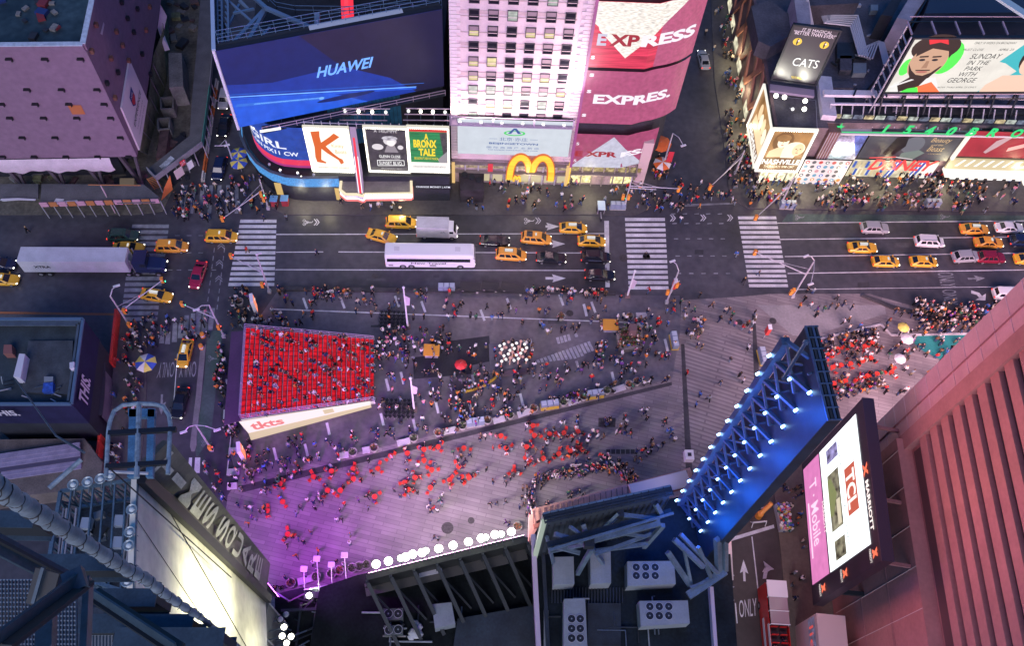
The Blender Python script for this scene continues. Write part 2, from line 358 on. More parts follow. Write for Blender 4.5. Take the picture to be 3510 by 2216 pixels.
arrow(b3(281, 615), b3(277, 530), .3, 1.5, 1.1, WHITE); arrow(b3(365, 560), b3(397, 568), .4, 1.2, 1.5, WHITE)
marks('arrow_marking', [[b3(352, 605), b3(366, 605), b3(372, 578), b3(384, 570), b3(376, 556), b3(358, 568)], [m3(1168, 292), m3(1200, 302), m3(1214, 318), m3(1200, 322), m3(1190, 310), m3(1168, 304)], [m3(1185, 330), m3(1224, 332), m3(1226, 305)]], WHITE)
def gtext(s, tl, tr, br, bl, m, z=.024, name='lettering_marking'):
 mb = MB(); f = Face.on(mb, W(tl, z), W(tr, z), W(br, z), W(bl, z)); f.text(s, 0, 0, 1, 1, m, 0.0); return struct(mb, name)
gtext('ONLY', b3(258, 690), b3(327, 680), b3(330, 750), b3(262, 758), WHITE); gtext('ONLY', b3(165, 725), b3(232, 720), b3(236, 775), b3(168, 782), WHITE)
gtext('ONLY', m1(680, 632), m1(612, 636), m1(624, 575), m1(686, 572), WORN); gtext('ONLY', m1(766, 632), m1(700, 634), m1(703, 574), m1(770, 570), WORN)
gtext('ONLY', m3(1098, 222), m3(1108, 278), m3(1050, 278), m3(1034, 222), WORN); gtext('ONLY', m3(1108, 290), m3(1118, 348), m3(1066, 350), m3(1052, 290), WORN)
L = [line(b3(310, 440), b3(348, 770), 4), line(b3(245, 700), b3(252, 780), 4), line(m1(695, 540), m1(678, 760), 3), line(m1(880, 760), m1(878, 800), 9), line(m1(885, 640), m1(890, 660), 7)]
marks('lane_marking', L, WHITE, .026)
def chev(p, s=1.0, d=(1, 0), m=WORN):
 x, y = p; q = []
 for k in (0, 8):
  if d[0]: q += [[(x + k, y - 11 * s), (x + k + 4, y - 11 * s), (x + k + 13, y), (x + k + 9, y)], [(x + k + 9, y), (x + k + 13, y), (x + k + 4, y + 11 * s), (x + k, y + 11 * s)]]
  else: q += [[(x - 12, y - k + 4), (x, y - k - 7), (x, y - k - 3), (x - 12, y - k + 8)], [(x, y - k - 7), (x + 12, y - k + 4), (x + 12, y - k + 8), (x, y - k - 3)]]
 return q
def bike(p, s=1.0, m=WORN):
 x, y = p; q = []
 for cy in (-6 * s, 6 * s):
  for k in range(10):
   a, b = k * .6283, (k + 1) * .6283
   q.append([(x + 5.5 * s * math.cos(a), y + cy + 5 * s * math.sin(a)), (x + 5.5 * s * math.cos(b), y + cy + 5 * s * math.sin(b)), (x + 4 * s * math.cos(b), y + cy + 3.6 * s * math.sin(b)), (x + 4 * s * math.cos(a), y + cy + 3.6 * s * math.sin(a))])
 q += [line((x, y - 6 * s), (x + 15 * s, y - 2 * s), 2), line((x, y + 6 * s), (x + 13 * s, y + 2 * s), 2), line((x + 5 * s, y), (x + 26 * s, y), 2.5), line((x + 26 * s, y), (x + 30 * s, y - 5 * s), 2)]
 return q
marks('shared_lane_marking', chev((1075, 762)) + bike((1043, 763)) + chev((1466, 760)) + bike((1437, 762)) + chev((1834, 757)) + bike((1802, 758)), WHITE)
marks('shared_lane_marking', chev((2296, 748)) + chev((2400, 747)) + chev((2492, 747)), WHITE)
marks('shared_lane_marking', chev((758, 848), d=(0, 1)) + chev((752, 905), d=(0, 1)) + chev((750, 960), d=(0, 1)), WORN)
marks('shared_lane_marking', bike((2730, 746), .9) + bike((3228, 744), .9) + bike(m1(820, 560), 1) + bike(b1(795, 75), 1), WORN, .03)
# ============================================================ vehicles
GLASS = mat('car_glass', (.012, .016, .022), .08, spec=.8)
TYRE = mat('tyre_rubber', (.015, .015, .016), .8)
RIM = mat('wheel_rim', (.45, .45, .47), .35, .7)
TRIM = mat('black_trim', (.02, .02, .022), .5)
HEADL = emat('headlamp_glow', (1, .95, .85), 2.5); TAILL = emat('taillamp_glow', (.9, .05, .03), 1.2)
PAINT = {k: mat('car_paint_' + k, c, r, spec=.6) for k, c, r in [
 ('yellow', (.80, .43, .03), .28), ('amber', (.80, .35, .04), .3), ('black', (.012, .012, .018), .16), ('navy', (.012, .02, .06), .2),
 ('red', (.22, .012, .035), .22), ('white', (.72, .72, .74), .3), ('silver', (.34, .35, .38), .25), ('green', (.02, .06, .05), .25), ('magenta', (.34, .02, .06), .22)]}
SIGNM = emat('roof_sign_panel', (.75, .75, .72), .7)
STYLE = {
 'sedan': (4.75, 1.84, [(-2.36, .38, .80, .66), (-2.2, .28, .97, .86), (-1.2, .24, 1.0, .92), (.9, .24, .97, .92), (1.7, .26, .90, .88), (2.2, .3, .78, .78), (2.38, .4, .66, .6)], (.94, 1.45, 1.15, .35, -1.0, -1.75)),
 'hatch': (4.45, 1.76, [(-2.2, .4, .9, .68), (-2.08, .28, 1.02, .84), (-1.2, .24, 1.03, .88), (1.0, .24, .98, .88), (1.7, .26, .88, .82), (2.05, .3, .75, .72), (2.22, .42, .64, .55)], (.97, 1.5, 1.4, .4, -1.2, -2.0)),
 'van': (4.8, 1.85, [(-2.38, .4, 1.0, .76), (-2.3, .3, 1.08, .88), (-1.2, .26, 1.1, .92), (1.1, .26, 1.06, .92), (1.8, .28, .98, .86), (2.25, .32, .84, .76), (2.4, .44, .7, .6)], (1.04, 1.78, 1.6, .75, -1.95, -2.25)),
 'suv': (4.6, 1.88, [(-2.28, .45, .98, .74), (-2.18, .34, 1.08, .9), (-1.1, .3, 1.1, .94), (1.0, .3, 1.08, .94), (1.7, .32, 1.04, .9), (2.15, .36, .94, .8), (2.3, .5, .8, .66)], (1.05, 1.72, 1.15, .55, -1.6, -2.1))}
def ringpts(x, z0, z1, hw):
 b = min(.14, (z1 - z0) * .3); h = hw
 return [(x, -h + .1, z0), (x, -h, z0 + b), (x, -h, z1 - b * 1.3), (x, -h + .14, z1), (x, h - .14, z1), (x, h, z1 - b * 1.3), (x, h, z0 + b), (x, h - .1, z0)]
def loft(mb, rings, m):
 n = len(rings[0]); o = [p for r in rings for p in r]; f = []
 for i in range(len(rings) - 1):
  for k in range(n): f.append((i * n + k, i * n + (k + 1) % n, (i + 1) * n + (k + 1) % n, (i + 1) * n + k))
 f += [tuple(range(n - 1, -1, -1)), tuple(range((len(rings) - 1) * n, len(rings) * n))]
 f = [q[::-1] for q in f]
 return mb.add(o, f, m)
def make_car(style, paint, taxi=None, rack=False, name='parked_car'):
 Lc, Wd, secs, (bz, rz_, fb, ft, rt, rb) = STYLE[style]; pm = PAINT[paint]
 root = thing(name, None, 'car')
 mb = MB(); loft(mb, [ringpts(*s) for s in secs], pm)
 hb, ht = Wd / 2 - .06, Wd / 2 - .26
 A = [(fb, hb - .08), (fb - .25, hb), (rb + .25, hb), (rb, hb - .08)]; B = [(ft, ht - .04), (ft - .2, ht), (rt + .2, ht), (rt, ht - .04)]
 lo = [(x, y, bz) for x, y in A] + [(x, -y, bz) for x, y in reversed(A)]; hi = [(x, y, rz_ - (.05 if i in (0, 3) else 0)) for i, (x, y) in enumerate(B)] + [(x, -y, rz_ - (.05 if i in (0, 3) else 0)) for i, (x, y) in reversed(list(enumerate(B)))]
 n = 8; mb.add(lo + hi, [(i, (i + 1) % n, n + (i + 1) % n, n + i) for i in range(n)] + [tuple(n + i for i in range(n))], pm)
 mb.box(((fb + rb) / 2 - .1, 0, rz_ + .0), (ft - rt - .5, ht * 1.75, .05), pm)
 body = mb.build('body', root, True)
 body.data.polygons.foreach_set('use_smooth', [False] * len(body.data.polygons))
 bv = body.modifiers.new('b', 'BEVEL'); bv.width = .05; bv.segments = 2; bv.limit_method = 'ANGLE'; bv.angle_limit = .5
 def pane(nm, q):
  g = MB(); g.quad(*q, GLASS); return g.build(nm, root)
 def lerp(a, b, t): return Vector(a) * (1 - t) + Vector(b) * t
 def panel(p0, p1, q1, q0, s0=.08, s1=.92, t0=.12, t1=.9, off=.015):
  f = lambda s, t: lerp(lerp(p0, p1, s), lerp(q0, q1, s), t); n_ = (Vector(p1) - Vector(p0)).cross(Vector(q0) - Vector(p0)).normalized() * off
  return [f(s0, t0) + n_, f(s1, t0) + n_, f(s1, t1) + n_, f(s0, t1) + n_]
 pane('windscreen', panel(lo[7], lo[0], hi[0], hi[7], .05, .95, .06, .92)); pane('rear_window', panel(lo[3], lo[4], hi[4], hi[3], .08, .92, .15, .9))
 for a, b in ((1, 2), (5, 6)):
  g = MB(); k = 3 if style in ('van', 'suv') else 2
  for j in range(k): g.quad(*panel(lo[a], lo[b], hi[b], hi[a], j / k + .03, (j + 1) / k - .03, .14, .86), GLASS)
  g.build('side_window', root)
 for x in (Lc * .29, -Lc * .30):
  for s in (-1, 1):
   g = MB(); y = s * (Wd / 2 - .12)
   g.tube([(x, y - .1, .33), (x, y + .1, .33)], .33, TYRE, 12); w = g.build('wheel', root)
   g = MB(); g.tube([(x, y - .115, .33), (x, y + .115, .33)], .2, RIM, 10); g.build('rim', w)
 x = secs[-2][0]; hw = secs[-2][3]
 for s in (-1, 1):
  g = MB(); g.ball((x + .03, s * (hw - .14), .66), .17, HEADL, 6, (.7, 1, .55)); g.build('headlight', root)
  g = MB(); g.box((secs[1][0] - .1, s * (secs[1][3] - .16), .82), (.14, .24, .18), TAILL); g.build('taillight', root)
  g = MB(); g.box((fb - .2, s * (hb + .14), bz + .08), (.16, .2, .13), pm); g.build('mirror', root)
 if taxi:
  g = MB(); cx = (ft + rt) / 2 + .2
  if taxi == 'ad':
   g.box((cx, 0, rz_ + .16), (1.35, .42, .26), TRIM); g.box((cx, 0, rz_ + .30), (1.28, .36, .04), SIGNM)
   for s in (-1, 1): g.box((cx, s * .215, rz_ + .17), (1.25, .02, .2), SIGNM)
   g.build('roof_sign', root)
  else: g.box((cx + .3, 0, rz_ + .09), (.22, .5, .14), SIGNM); g.build('roof_sign', root)
  if taxi == 'open': g2 = MB(); g2.box((cx - .7, 0, rz_ + .03), (.9, 1.05, .03), GLASS); g2.build('roof_hatch', root)
 if rack:
  g = MB()
  for s in (-1, 1): g.beam((ft - .2, s * .6, rz_ + .07), (rt + .3, s * .6, rz_ + .07), .05, .05, RIM)
  g.build('roof_rack', root)
 return root
_proto = {}
def car(p, style, paint, label, ang=0.0, taxi=None, rack=False, name=None, z=0.0, group=None):
 nm = name or ('taxi' if taxi else 'car'); k = (style, paint, taxi, rack, nm); c = W(p, z + .7); loc = (c.x, c.y, z); a = math.radians(ang)
 if k not in _proto:
  r = make_car(style, paint, taxi, rack, nm); _proto[k] = r; r.location = loc; r.rotation_euler.z = a
 else: r = dup(_proto[k], loc, a)
 r['label'] = label; r['category'] = 'taxi' if taxi else 'car'; r['group'] = group or ('yellow taxis in the traffic' if taxi else 'cars in the traffic')
 return r
car((423, 808), 'suv', 'green', 'dark green car on the worn crossing behind the trailer cab', 1)
car((440, 850), 'sedan', 'yellow', 'yellow taxi half hidden behind the white trailer', 1, 'roof')
car((590, 846), 'van', 'amber', 'orange minivan taxi leaving the worn crossing ahead of the truck', 2, 'roof')
car((760, 812), 'van', 'yellow', 'yellow minivan taxi nosing onto the bright crosswalk', 1, 'roof')
car((678, 942), 'sedan', 'magenta', 'dark red sedan turning across the intersection beside the truck', -96)
car((536, 1013), 'sedan', 'yellow', 'yellow taxi with a white roof advert angled over the worn crossing', -9, 'ad')
car((634, 1212), 'hatch', 'yellow', 'yellow taxi in the side street over the ONLY lettering', -92, 'ad')
car((617, 1382), 'sedan', 'black', 'black sedan in the side street beside the grey median', -93)
car((-2, 905), 'sedan', 'navy', 'dark blue car cut off by the picture edge behind the truck', 0)
car((8, 958), 'sedan', 'yellow', 'yellow taxi cut off by the picture edge behind the truck', 0, 'roof')
car((770, 338), 'suv', 'silver', 'silver car waiting farthest up the narrow street beside the blue screen', -90)
car((768, 430), 'sedan', 'black', 'black sedan waiting in the narrow street between two other cars', -92)
car((752, 578), 'suv', 'navy', 'dark blue car at the mouth of the narrow street by the umbrella stand', -93)
car((1375, 764), 'van', 'yellow', 'yellow minivan taxi in the kerb lane above the white box truck', 0, 'roof')
car((1308, 810), 'sedan', 'yellow', 'yellow sedan taxi angled between lanes behind the white coach', -16, 'roof')
car((1696, 826), 'sedan', 'black', 'black sedan following the orange taxi with the open roof', -1)
car((1838, 818), 'van', 'amber', 'orange van taxi with a dark glass roof hatch', -4, 'open')
car((1752, 874), 'van', 'amber', 'orange van taxi with white roof advert ahead of the coach', -2, 'ad')
car((1965, 782), 'hatch', 'yellow', 'yellow hatchback taxi with roof advert in the kerb lane near the stop line', -1, 'ad')
car((2028, 827), 'hatch', 'yellow', 'yellow hatchback taxi stopped on the white stop line', -1, 'ad')
car((1889, 884), 'sedan', 'black', 'black sedan with chrome trim behind the first black suv', -1)
car((2042, 882), 'suv', 'black', 'black suv stopped beside the yellow taxi at the stop line', -1)
car((2056, 943), 'sedan', 'black', 'black sedan stopped at the line in the lane beside the plaza', -1)
car((2998, 782), 'suv', 'silver', 'silver grey suv in the lane beside the green bike lane', 0)
car((3186, 829), 'van', 'white', 'white estate car with roof rails between two yellow taxis', -1, rack=True)
car((2956, 848), 'sedan', 'yellow', 'yellow sedan taxi with roof advert first behind the second crosswalk', 0, 'ad')
car((3036, 897), 'hatch', 'yellow', 'yellow hatchback taxi level with the next taxi behind the tall signal mast', 0, 'roof')
car((3166, 897), 'hatch', 'yellow', 'yellow hatchback taxi beside the ONLY ONLY road lettering', 0, 'roof')
car((3340, 785), 'sedan', 'amber', 'orange sedan taxi with roof advert behind the white sedan', 0, 'ad')
car((3389, 831), 'sedan', 'amber', 'orange sedan taxi just above the dark red suv', 0, 'roof')
car((3460, 780), 'sedan', 'white', 'white sedan farthest along the lane beside the bike lane', 0)
car((3312, 880), 'suv', 'silver', 'small silver jeep close behind the dark red suv', 6, name='jeep')
car((3396, 883), 'suv', 'red', 'dark red suv in the traffic near the pink tower', 0)
car((3506, 826), 'suv', 'navy', 'dark blue car cut off by the picture edge under the white sedan', 0)
car((3526, 888), 'sedan', 'yellow', 'yellow taxi cut off by the picture edge beside the dark red suv', 0, 'roof')
car((3455, 1008), 'van', 'white', 'white passenger van partly behind the pink tower', 0)
car((2412, 203), 'sedan', 'silver', 'silver sedan alone in the street beside the red screens', 94)
# ---------------------------------------------- coach
WP_ = mat('white_vehicle_paint', (.78, .78, .80), .3); INK = mat('dark_lettering', (.03, .03, .04), .5)
def wheel(root, x, y, r=.5, w=.3):
 g = MB(); g.tube([(x, y - w / 2, r), (x, y + w / 2, r)], r, TYRE, 14); o = g.build('wheel', root)
 g = MB(); g.tube([(x, y - w / 2 - .01, r), (x, y + w / 2 + .01, r)], r * .55, RIM, 12); g.build('rim', o)
def lamps(root, xf, xr, y, z):
 for s in (-1, 1):
  g = MB(); g.ball((xf, s * y, z), .2, HEADL, 6, (.5, 1, .6)); g.build('headlight', root)
  g = MB(); g.box((xr, s * y, z), (.08, .3, .3), TAILL); g.build('taillight', root)
def ltext(root, s, pts, m, name='lettering', **k):
 g = MB(); Face.on(g, *pts).text(s, 0, 0, 1, 1, m, .0, **k); return g.build(name, root)
c = W((1475, 922)); t = thing('coach', 'white touring coach with a long dark window band', 'bus', (c.x, c.y + 1.3, 0), rz=math.radians(1.2))
def ring2(x, y, z0, z1, r): return [(x, -y, z0), (x, -y, z1 - r), (x, -y + r * .4, z1 - r * .3), (x, -y + r, z1), (x, y - r, z1), (x, y - r * .4, z1 - r * .3), (x, y, z1 - r), (x, y, z0)]
t0l, t0r = t.location.copy(), t.rotation_euler.copy(); t.location = (0, 0, 0)
g = MB(); loft(g, [ring2(-6.8, 1.24, .5, 3.3, .25), ring2(-6.7, 1.28, .4, 3.45, .28), ring2(6.2, 1.28, .4, 3.45, .28), ring2(6.65, 1.26, .4, 3.3, .28), ring2(6.85, 1.15, .5, 2.4, .2)], WP_); g.build('body', t)
g = MB(); g.box((-.2, -1.29, 2.25), (12.6, .03, .8), GLASS); g.build('side_window', t); g = MB(); g.box((-.2, 1.29, 2.25), (12.6, .03, .8), GLASS); g.build('side_window', t)
g = MB(); g.quad((6.72, -1.1, 3.2), (6.9, -1.05, 1.5), (6.9, 1.05, 1.5), (6.72, 1.1, 3.2), GLASS); g.build('windscreen', t)
for x in (-5, 4.2): g = MB(); g.box((x, 0, 3.47), (.8, .8, .06), mat('hatch_white', (.62, .62, .65), .5)); g.build('roof_hatch', t)
for x in (-4.2, -2.9, 4.6):
 for s in (-1, 1): wheel(t, x, s * 1.14)
lamps(t, 6.8, -6.82, .95, .9)
ltext(t, 'New Travel', [(-2.9, -1.31, 1.72), (2.4, -1.31, 1.72), (2.4, -1.31, 1.3), (-2.9, -1.31, 1.3)], INK, bold=.02)
g = MB()
for k in range(4): g.box((.4, -1.3, .75 + k * .1), (1.0, .02, .03), TRIM); g.box((-6.0, -1.3, .75 + k * .1), (.7, .02, .03), TRIM)
g.build('side_vent', t)
for s in (-1, 1): g = MB(); g.tube([(6.5, s * 1.25, 2.9), (7.0, s * 1.35, 2.7), (7.0, s * 1.35, 2.2)], .05, TRIM, 5); g.build('mirror', t)
t.location = t0l
# ---------------------------------------------- box truck
c = W((1497, 822)); t = thing('box_truck', 'white delivery box truck beyond the white coach', 'truck'); 
g = MB(); g.box((-.6, 0, 1.9), (5.0, 2.2, 2.5), mat('dull_white_paint', (.50, .49, .52), .45, noise=(.8, .12))); g.build('box', t)
g = MB(); loft(g, [ring2(1.9, 1.05, .5, 2.6, .2), ring2(2.6, 1.05, .5, 2.5, .2), ring2(2.95, 1.0, .5, 1.6, .15), ring2(3.2, .95, .5, 1.3, .15)], WP_); g.build('cab', t)
g = MB(); g.quad((2.66, -.9, 2.4), (3.0, -.85, 1.65), (3.0, .85, 1.65), (2.66, .9, 2.4), GLASS); g.build('windscreen', t)
for s in (-1, 1): g = MB(); g.box((2.3, s * 1.06, 2.0), (.6, .02, .5), GLASS); g.build('side_window', t)
ltext(t, 'JA', [(.6, -1.13, 2.3), (1.4, -1.13, 2.3), (1.4, -1.13, 1.9), (.6, -1.13, 1.9)], INK)
for x in (-1.9, 2.4):
 for s in (-1, 1): wheel(t, x, s * .95, .42, .25)
lamps(t, 3.2, -3.12, .8, .8); t.location = (c.x, c.y + 1.0, 0)
# ---------------------------------------------- articulated truck
TRL = mat('trailer_white', (.52, .53, .60), .5, noise=(.7, .1)); c = W((285, 950))
tr = thing('semi_trailer_truck', 'long white trailer pulled by a dark blue tractor cab', 'truck')
g = MB(); g.box((0, 0, 2.6), (15.4, 2.6, 2.8), TRL)
for k in range(38): g.box((-7.5 + k * .405, -1.305, 2.6), (.05, .03, 2.7), TRL)
b = g.build('trailer', tr)
ltext(b, 'XTRA', [(-5.8, -1.33, 2.9), (-3.4, -1.33, 2.9), (-3.4, -1.33, 2.3), (-5.8, -1.33, 2.3)], INK, bold=.03)
NV = mat('tractor_navy', (.012, .02, .07), .25, spec=.7)
g = MB(); g.box((9.4, 0, 2.2), (1.9, 2.4, 2.6), NV); loft(g, [ring2(10.3, 1.2, .7, 2.2, .2), ring2(12.2, 1.05, .7, 1.9, .2), ring2(12.7, .95, .7, 1.6, .2)], NV); g.box((9.2, 0, .8), (3.4, 1.0, .3), TRIM); g.build('cab', tr)
g = MB(); g.quad((10.37, -1.05, 3.3), (10.37, -1.05, 2.3), (10.37, 1.05, 2.3), (10.37, 1.05, 3.3), GLASS); g.build('windscreen', tr)
for s in (-1, 1): g = MB(); g.box((9.9, s * 1.21, 2.8), (.8, .03, .7), GLASS); g.build('side_window', tr)
for s in (-1, 1): g = MB(); g.tube([(8.3, s * 1.1, .9), (8.3, s * 1.1, 4.0)], .09, RIM, 8); g.build('exhaust_pipe', tr)
for x in (-5.6, -4.3, 7.2, 8.5, 11.6):
 for s in (-1, 1): wheel(tr, x, s * 1.1, .5, .4)
lamps(tr, 12.7, -7.72, .8, 1.1); tr.location = (c.x - .4, c.y + 1.35, 0); tr.rotation_euler.z = math.radians(1.5)
# ---------------------------------------------- open top sightseeing bus
RB = mat('bus_red', (.55, .02, .02), .3); o = W(b3(430, 760)); bus = thing('sightseeing_bus', 'red open top double decker bus with white front canopy', 'bus')
g = MB(); g.box((0, 0, 1.7), (11.5, 2.4, 2.6), RB); g.box((0, 0, 3.05), (11.5, 2.4, .1), mat('bus_floor', (.08, .05, .05), .7)); g.build('body', bus)
g = MB()
for s in (-1, 1): g.box((0, s * 1.18, 3.5), (11.5, .06, .9), RB)
g.box((-5.72, 0, 3.5), (.06, 2.4, .9), RB); g.box((5.72, 0, 3.5), (.06, 2.4, .9), RB); g.build('rail', bus)
g = MB(); g.box((-2.2, 1.22, 3.6), (6.0, .03, .7), WP_); g.box((-2.2, 1.25, 1.8), (8.0, .03, .7), WP_); g.build('side_panel', bus)
g = MB(); g.box((4.9, 0, 4.55), (2.0, 2.5, .12), mat('canopy_white', (.75, .72, .74), .5)); g.box((2.2, 0, 4.5), (3.4, 2.3, .06), mat('canopy_glass', (.34, .25, .27), .15))
for x in (5.6, 3.9, 2.2, .6):
 g.box((x, 0, 4.56), (.08, 2.4, .08), WP_)
 for s in (-1, 1): g.beam((x, s * 1.15, 3.9), (x, s * 1.15, 4.5), .08, .08, WP_)
g.build('canopy', bus)
for k in range(9):
 for s in (-1, 1):
  g = MB(); x = -5.0 + k * .95; g.box((x, s * .55, 3.4), (.45, .85, .15), mat('bus_seat', (.06, .06, .07), .7)); g.box((x - .25, s * .55, 3.7), (.1, .85, .6), RB); g.build('seat', bus)
g = MB(); g.quad((5.78, -1.1, 2.8), (5.78, -1.1, 1.6), (5.78, 1.1, 1.6), (5.78, 1.1, 2.8), GLASS); g.build('windscreen', bus)
for x in (-3.6, 3.6):
 for s in (-1, 1): wheel(bus, x, s * 1.08)
lamps(bus, 5.77, -5.77, .9, .9); top = W(b3(405, 612), 4.5); bot = W(b3(425, 868), 4.0); dv = (top - bot).normalized()
bus.rotation_euler.z = math.atan2(dv.y, dv.x); bus.location = (top.x - dv.x * 5.9, top.y - dv.y * 5.9, 0)
# ============================================================ buildings and billboards
STEEL = mat('steel_blue_grey', (.10, .13, .16), .45, .3, noise=(.8, .2)); DSTEEL = mat('dark_steel', (.028, .034, .04), .5, .3, noise=(.7, .25))
PSTEEL = mat('pale_steel', (.42, .42, .46), .45, .2); ROOF = mat('dark_roof', (.015, .019, .025), .75, noise=(.25, .4)); BLACK = mat('black_panel', (.012, .012, .016), .5)
DWALL = mat('dark_wall', (.018, .021, .03), .7, noise=(.3, .3)); ACG = mat('unit_grey', (.22, .25, .27), .5, noise=(.6, .12)); FAN = mat('fan_black', (.010, .011, .013), .5)
COPE = mat('pale_coping', (.42, .48, .56), .6, noise=(2, .2)); CONC = mat('rough_concrete', (.17, .165, .16), .8, noise=(.4, .35))
BULB = emat('bulb_white', (1, .97, .82), 3.0); WLIT = emat('lit_white', (.95, .95, .92), 1.0)
def v2(p): return Vector((p[0], p[1], 0))
def upz(p, z): return Vector((p[0], p[1], z))
def board(name, label, BL, BR, zb, TL, TR, back=None, depth=.5, cat='billboard', frame=True, zt=None, group=None, posts=True):
 a, b = W(BL, zb), W(BR, zb); z = zt if zt else (VZ(TL, a) + VZ(TR, b)) / 2
 t = thing(name, label, cat, ((a.x + b.x) / 2, (a.y + b.y) / 2, zb if posts else zb), group)
 mb = MB(); n = Vector((-(b - a).y, (b - a).x, 0)).normalized()
 if n.dot(Vector((0, 0, 0)) - a) > 0: n = -n
 q = [a, b, b + n * depth, a + n * depth]; mb.prism(q, zb, z, BLACK); mb.build('panel', t)
 mb = MB(); f = Face.on(mb, upz(a, z), upz(b, z), b, a)
 if f.n.dot(n) > 0: f2 = f.fn; f.fn = lambda u, v, off=0.0: f2(u, v, -off)
 f.rect(0, 0, 1, 1, back or BLACK, .04); f.t = t; f.a = a; f.b = b; f.z0 = zb; f.z1 = z; f.out = -n
 return f
def done(f, frame=None, w=.25, name='picture'):
 f.mb.build(name, f.t)
 if frame:
  mb = MB(); a, b = f.a + f.out * .1, f.b + f.out * .1
  for z in (f.z0 - w / 2, f.z1 + w / 2): mb.beam(upz(a, z), upz(b, z), w, w, frame)
  for p in (a, b): mb.beam(upz(p, f.z0 - w), upz(p, f.z1 + w), w, w, frame)
  mb.build('frame', f.t)
def lettering(f, items, name='lettering'):
 g = MB(); h = Face(g, f.fn)
 for s, u0, v0, u1, v1, m, kw in items: h.text(s, u0, v0, u1, v1, m, .12, **kw)
 return g.build(name, f.t)
def rail(mb, pts, h=1.0, m=None, posts=True, w=.07, step=2.0):
 m = m or PSTEEL
 for a, b in zip(pts, pts[1:]):
  a = Vector(a); b = Vector(b); u = Vector((0, 0, 1))
  for k in (h, h * .5): mb.beam(a + u * k, b + u * k, w, w, m)
  n = max(1, int((b - a).length / step))
  for i in range(n + 1): p = a.lerp(b, i / n); mb.beam(p, p + u * h, w, w, m)
# ------------------------------------------------------------ the netted tower (upper left of the photo)
A = W((470, 537), 9); B = W((-160, 548), 9); dS = (W((546, 40), 9) - A).normalized(); Cc = A + dS * 60; Z1 = 31.0
NET = mat('mauve_netting', (.215, .13, .19), .8, noise=(1.2, .10)); NET2 = mat('mauve_netting_side', (.15, .085, .12), .8, noise=(1.2, .10))
bl = thing('netted_tower', 'tower wrapped in mauve building netting with small dark vents', 'building', A)
mb = MB(); dF = (B - A).normalized()
mb.prism([A, B, B + dS * 60, Cc], 9, Z1 - 1.0, NET); mb.build('wall', bl)
mb = MB(); ri = [A + dF * .6 + dS * .6, B + dS * .6, B + dS * 60, Cc + dF * .6]
mb.poly([upz(p, Z1 - .9) for p in ri[::-1]], mat('wet_roof_teal', (.028, .048, .055), .5, noise=(.12, .6))); mb.build('roof', bl)
mb = MB(); mb.beam(upz(A, Z1 - .5), upz(B, Z1 - .5), .5, 1.0, NET); mb.beam(upz(A, Z1 - .5), upz(Cc, Z1 - .5), .5, 1.0, NET)
mb.beam(upz(A, Z1 + .08), upz(B, Z1 + .08), .7, .14, COPE); mb.beam(upz(A, Z1 + .09), upz(Cc, Z1 + .09), .7, .14, COPE); mb.build('parapet', bl)
nF = Vector((dF.y, -dF.x, 0)); nF = nF if nF.y < 0 else -nF; nS = Vector((dS.y, -dS.x, 0)); nS = nS if nS.x > 0 else -nS
for y, xs in ((395, (60, 305, 550)), (605, (183, 420, 663)), (705, (8, 240, 470, 712)), (800, (65, 297, 525, 757)), (935, (150, 375, 595, 823)), (1066, (15, 232, 450, 668, 880))):
 for x in xs:
  p = WP(c1(x, y), A, dF); mb = MB(); mb.box(p + nF * .25, (.8, .45, .13), BLACK, math.atan2(dF.y, dF.x)); mb.box(p + nF * .2 - dF * .34 - Vector((0, 0, .22)), (.13, .4, .45), BLACK, math.atan2(dF.y, dF.x)); mb.build('vent_hood', bl)
for x, y in ((645, 170), (785, 215), (862, 125), (905, 220), (990, 205), (822, 15), (828, 310), (962, 370), (748, 400), (795, 495), (720, 570), (775, 670), (615, 350), (1015, 45), (1020, 510), (930, 60), (870, 415)):
 p = WP(c1(x, y), A, dS); mb = MB(); mb.box(p + nS * .3, (.6, .45, .6), mat('vent_rust', (.16, .07, .05), .8) if (x + y) % 3 else BLACK, math.atan2(dS.y, dS.x)); mb.build('vent_hood', bl)
p = WP(c1(520, 750), A, dF); mb = MB(); mb.quad(*[p + nF * .08 + dF * a + Vector((0, 0, b)) for a, b in ((-1, -.9), (.8, -.9), (.8, .9), (-1, .9))], mat('orange_patch', (.45, .14, .05), .7)); mb.build('netting_patch', bl)
mb = MB(); mb.quad(*[WP(c1(*q), A, dS) + nS * .08 for q in ((705, 150), (712, 165), (698, 240), (684, 230))], mat('white_patch', (.5, .42, .48), .7)); mb.build('netting_patch', bl)
mb = MB(); pd = [A + dF * 5 + dS * 4, B + dS * 4, B + dS * 60, Cc + dF * 5]; mb.prism(pd, 0, 9, DWALL); mb.build('podium', bl)
mb = MB()
for k in range(5):
 p = A + dF * (2 + k * 6) + dS * 1.5; mb.beam(upz(p, 0), upz(p + dF * 1.5, 9), .5, .5, mat('mauve_steel', (.09, .07, .09), .6)); mb.beam(upz(p, 0), upz(p - dF * 1.2, 9), .4, .4, MATS['mauve_steel'])
mb.build('column', bl)
mb = MB(); TARP = mat('pale_tarp', (.62, .50, .56), .6, noise=(.6, .12)); n = 60; vs = []; fs = []
for k in range(n + 1):
 p = B.lerp(A, .02 + .83 * k / n); sag = math.sin(k * .9) * .35 + math.sin(k * .37) * .5
 for j in range(4): vs.append(upz(p, 9.1 - j * (.95 + .12 * sag)) + nF * (.25 + .35 * math.sin(j * 1.0) + .12 * sag * j / 3))
for k in range(n):
 for j in range(3): fs.append((k * 4 + j, k * 4 + j + 1, k * 4 + j + 5, k * 4 + j + 4))
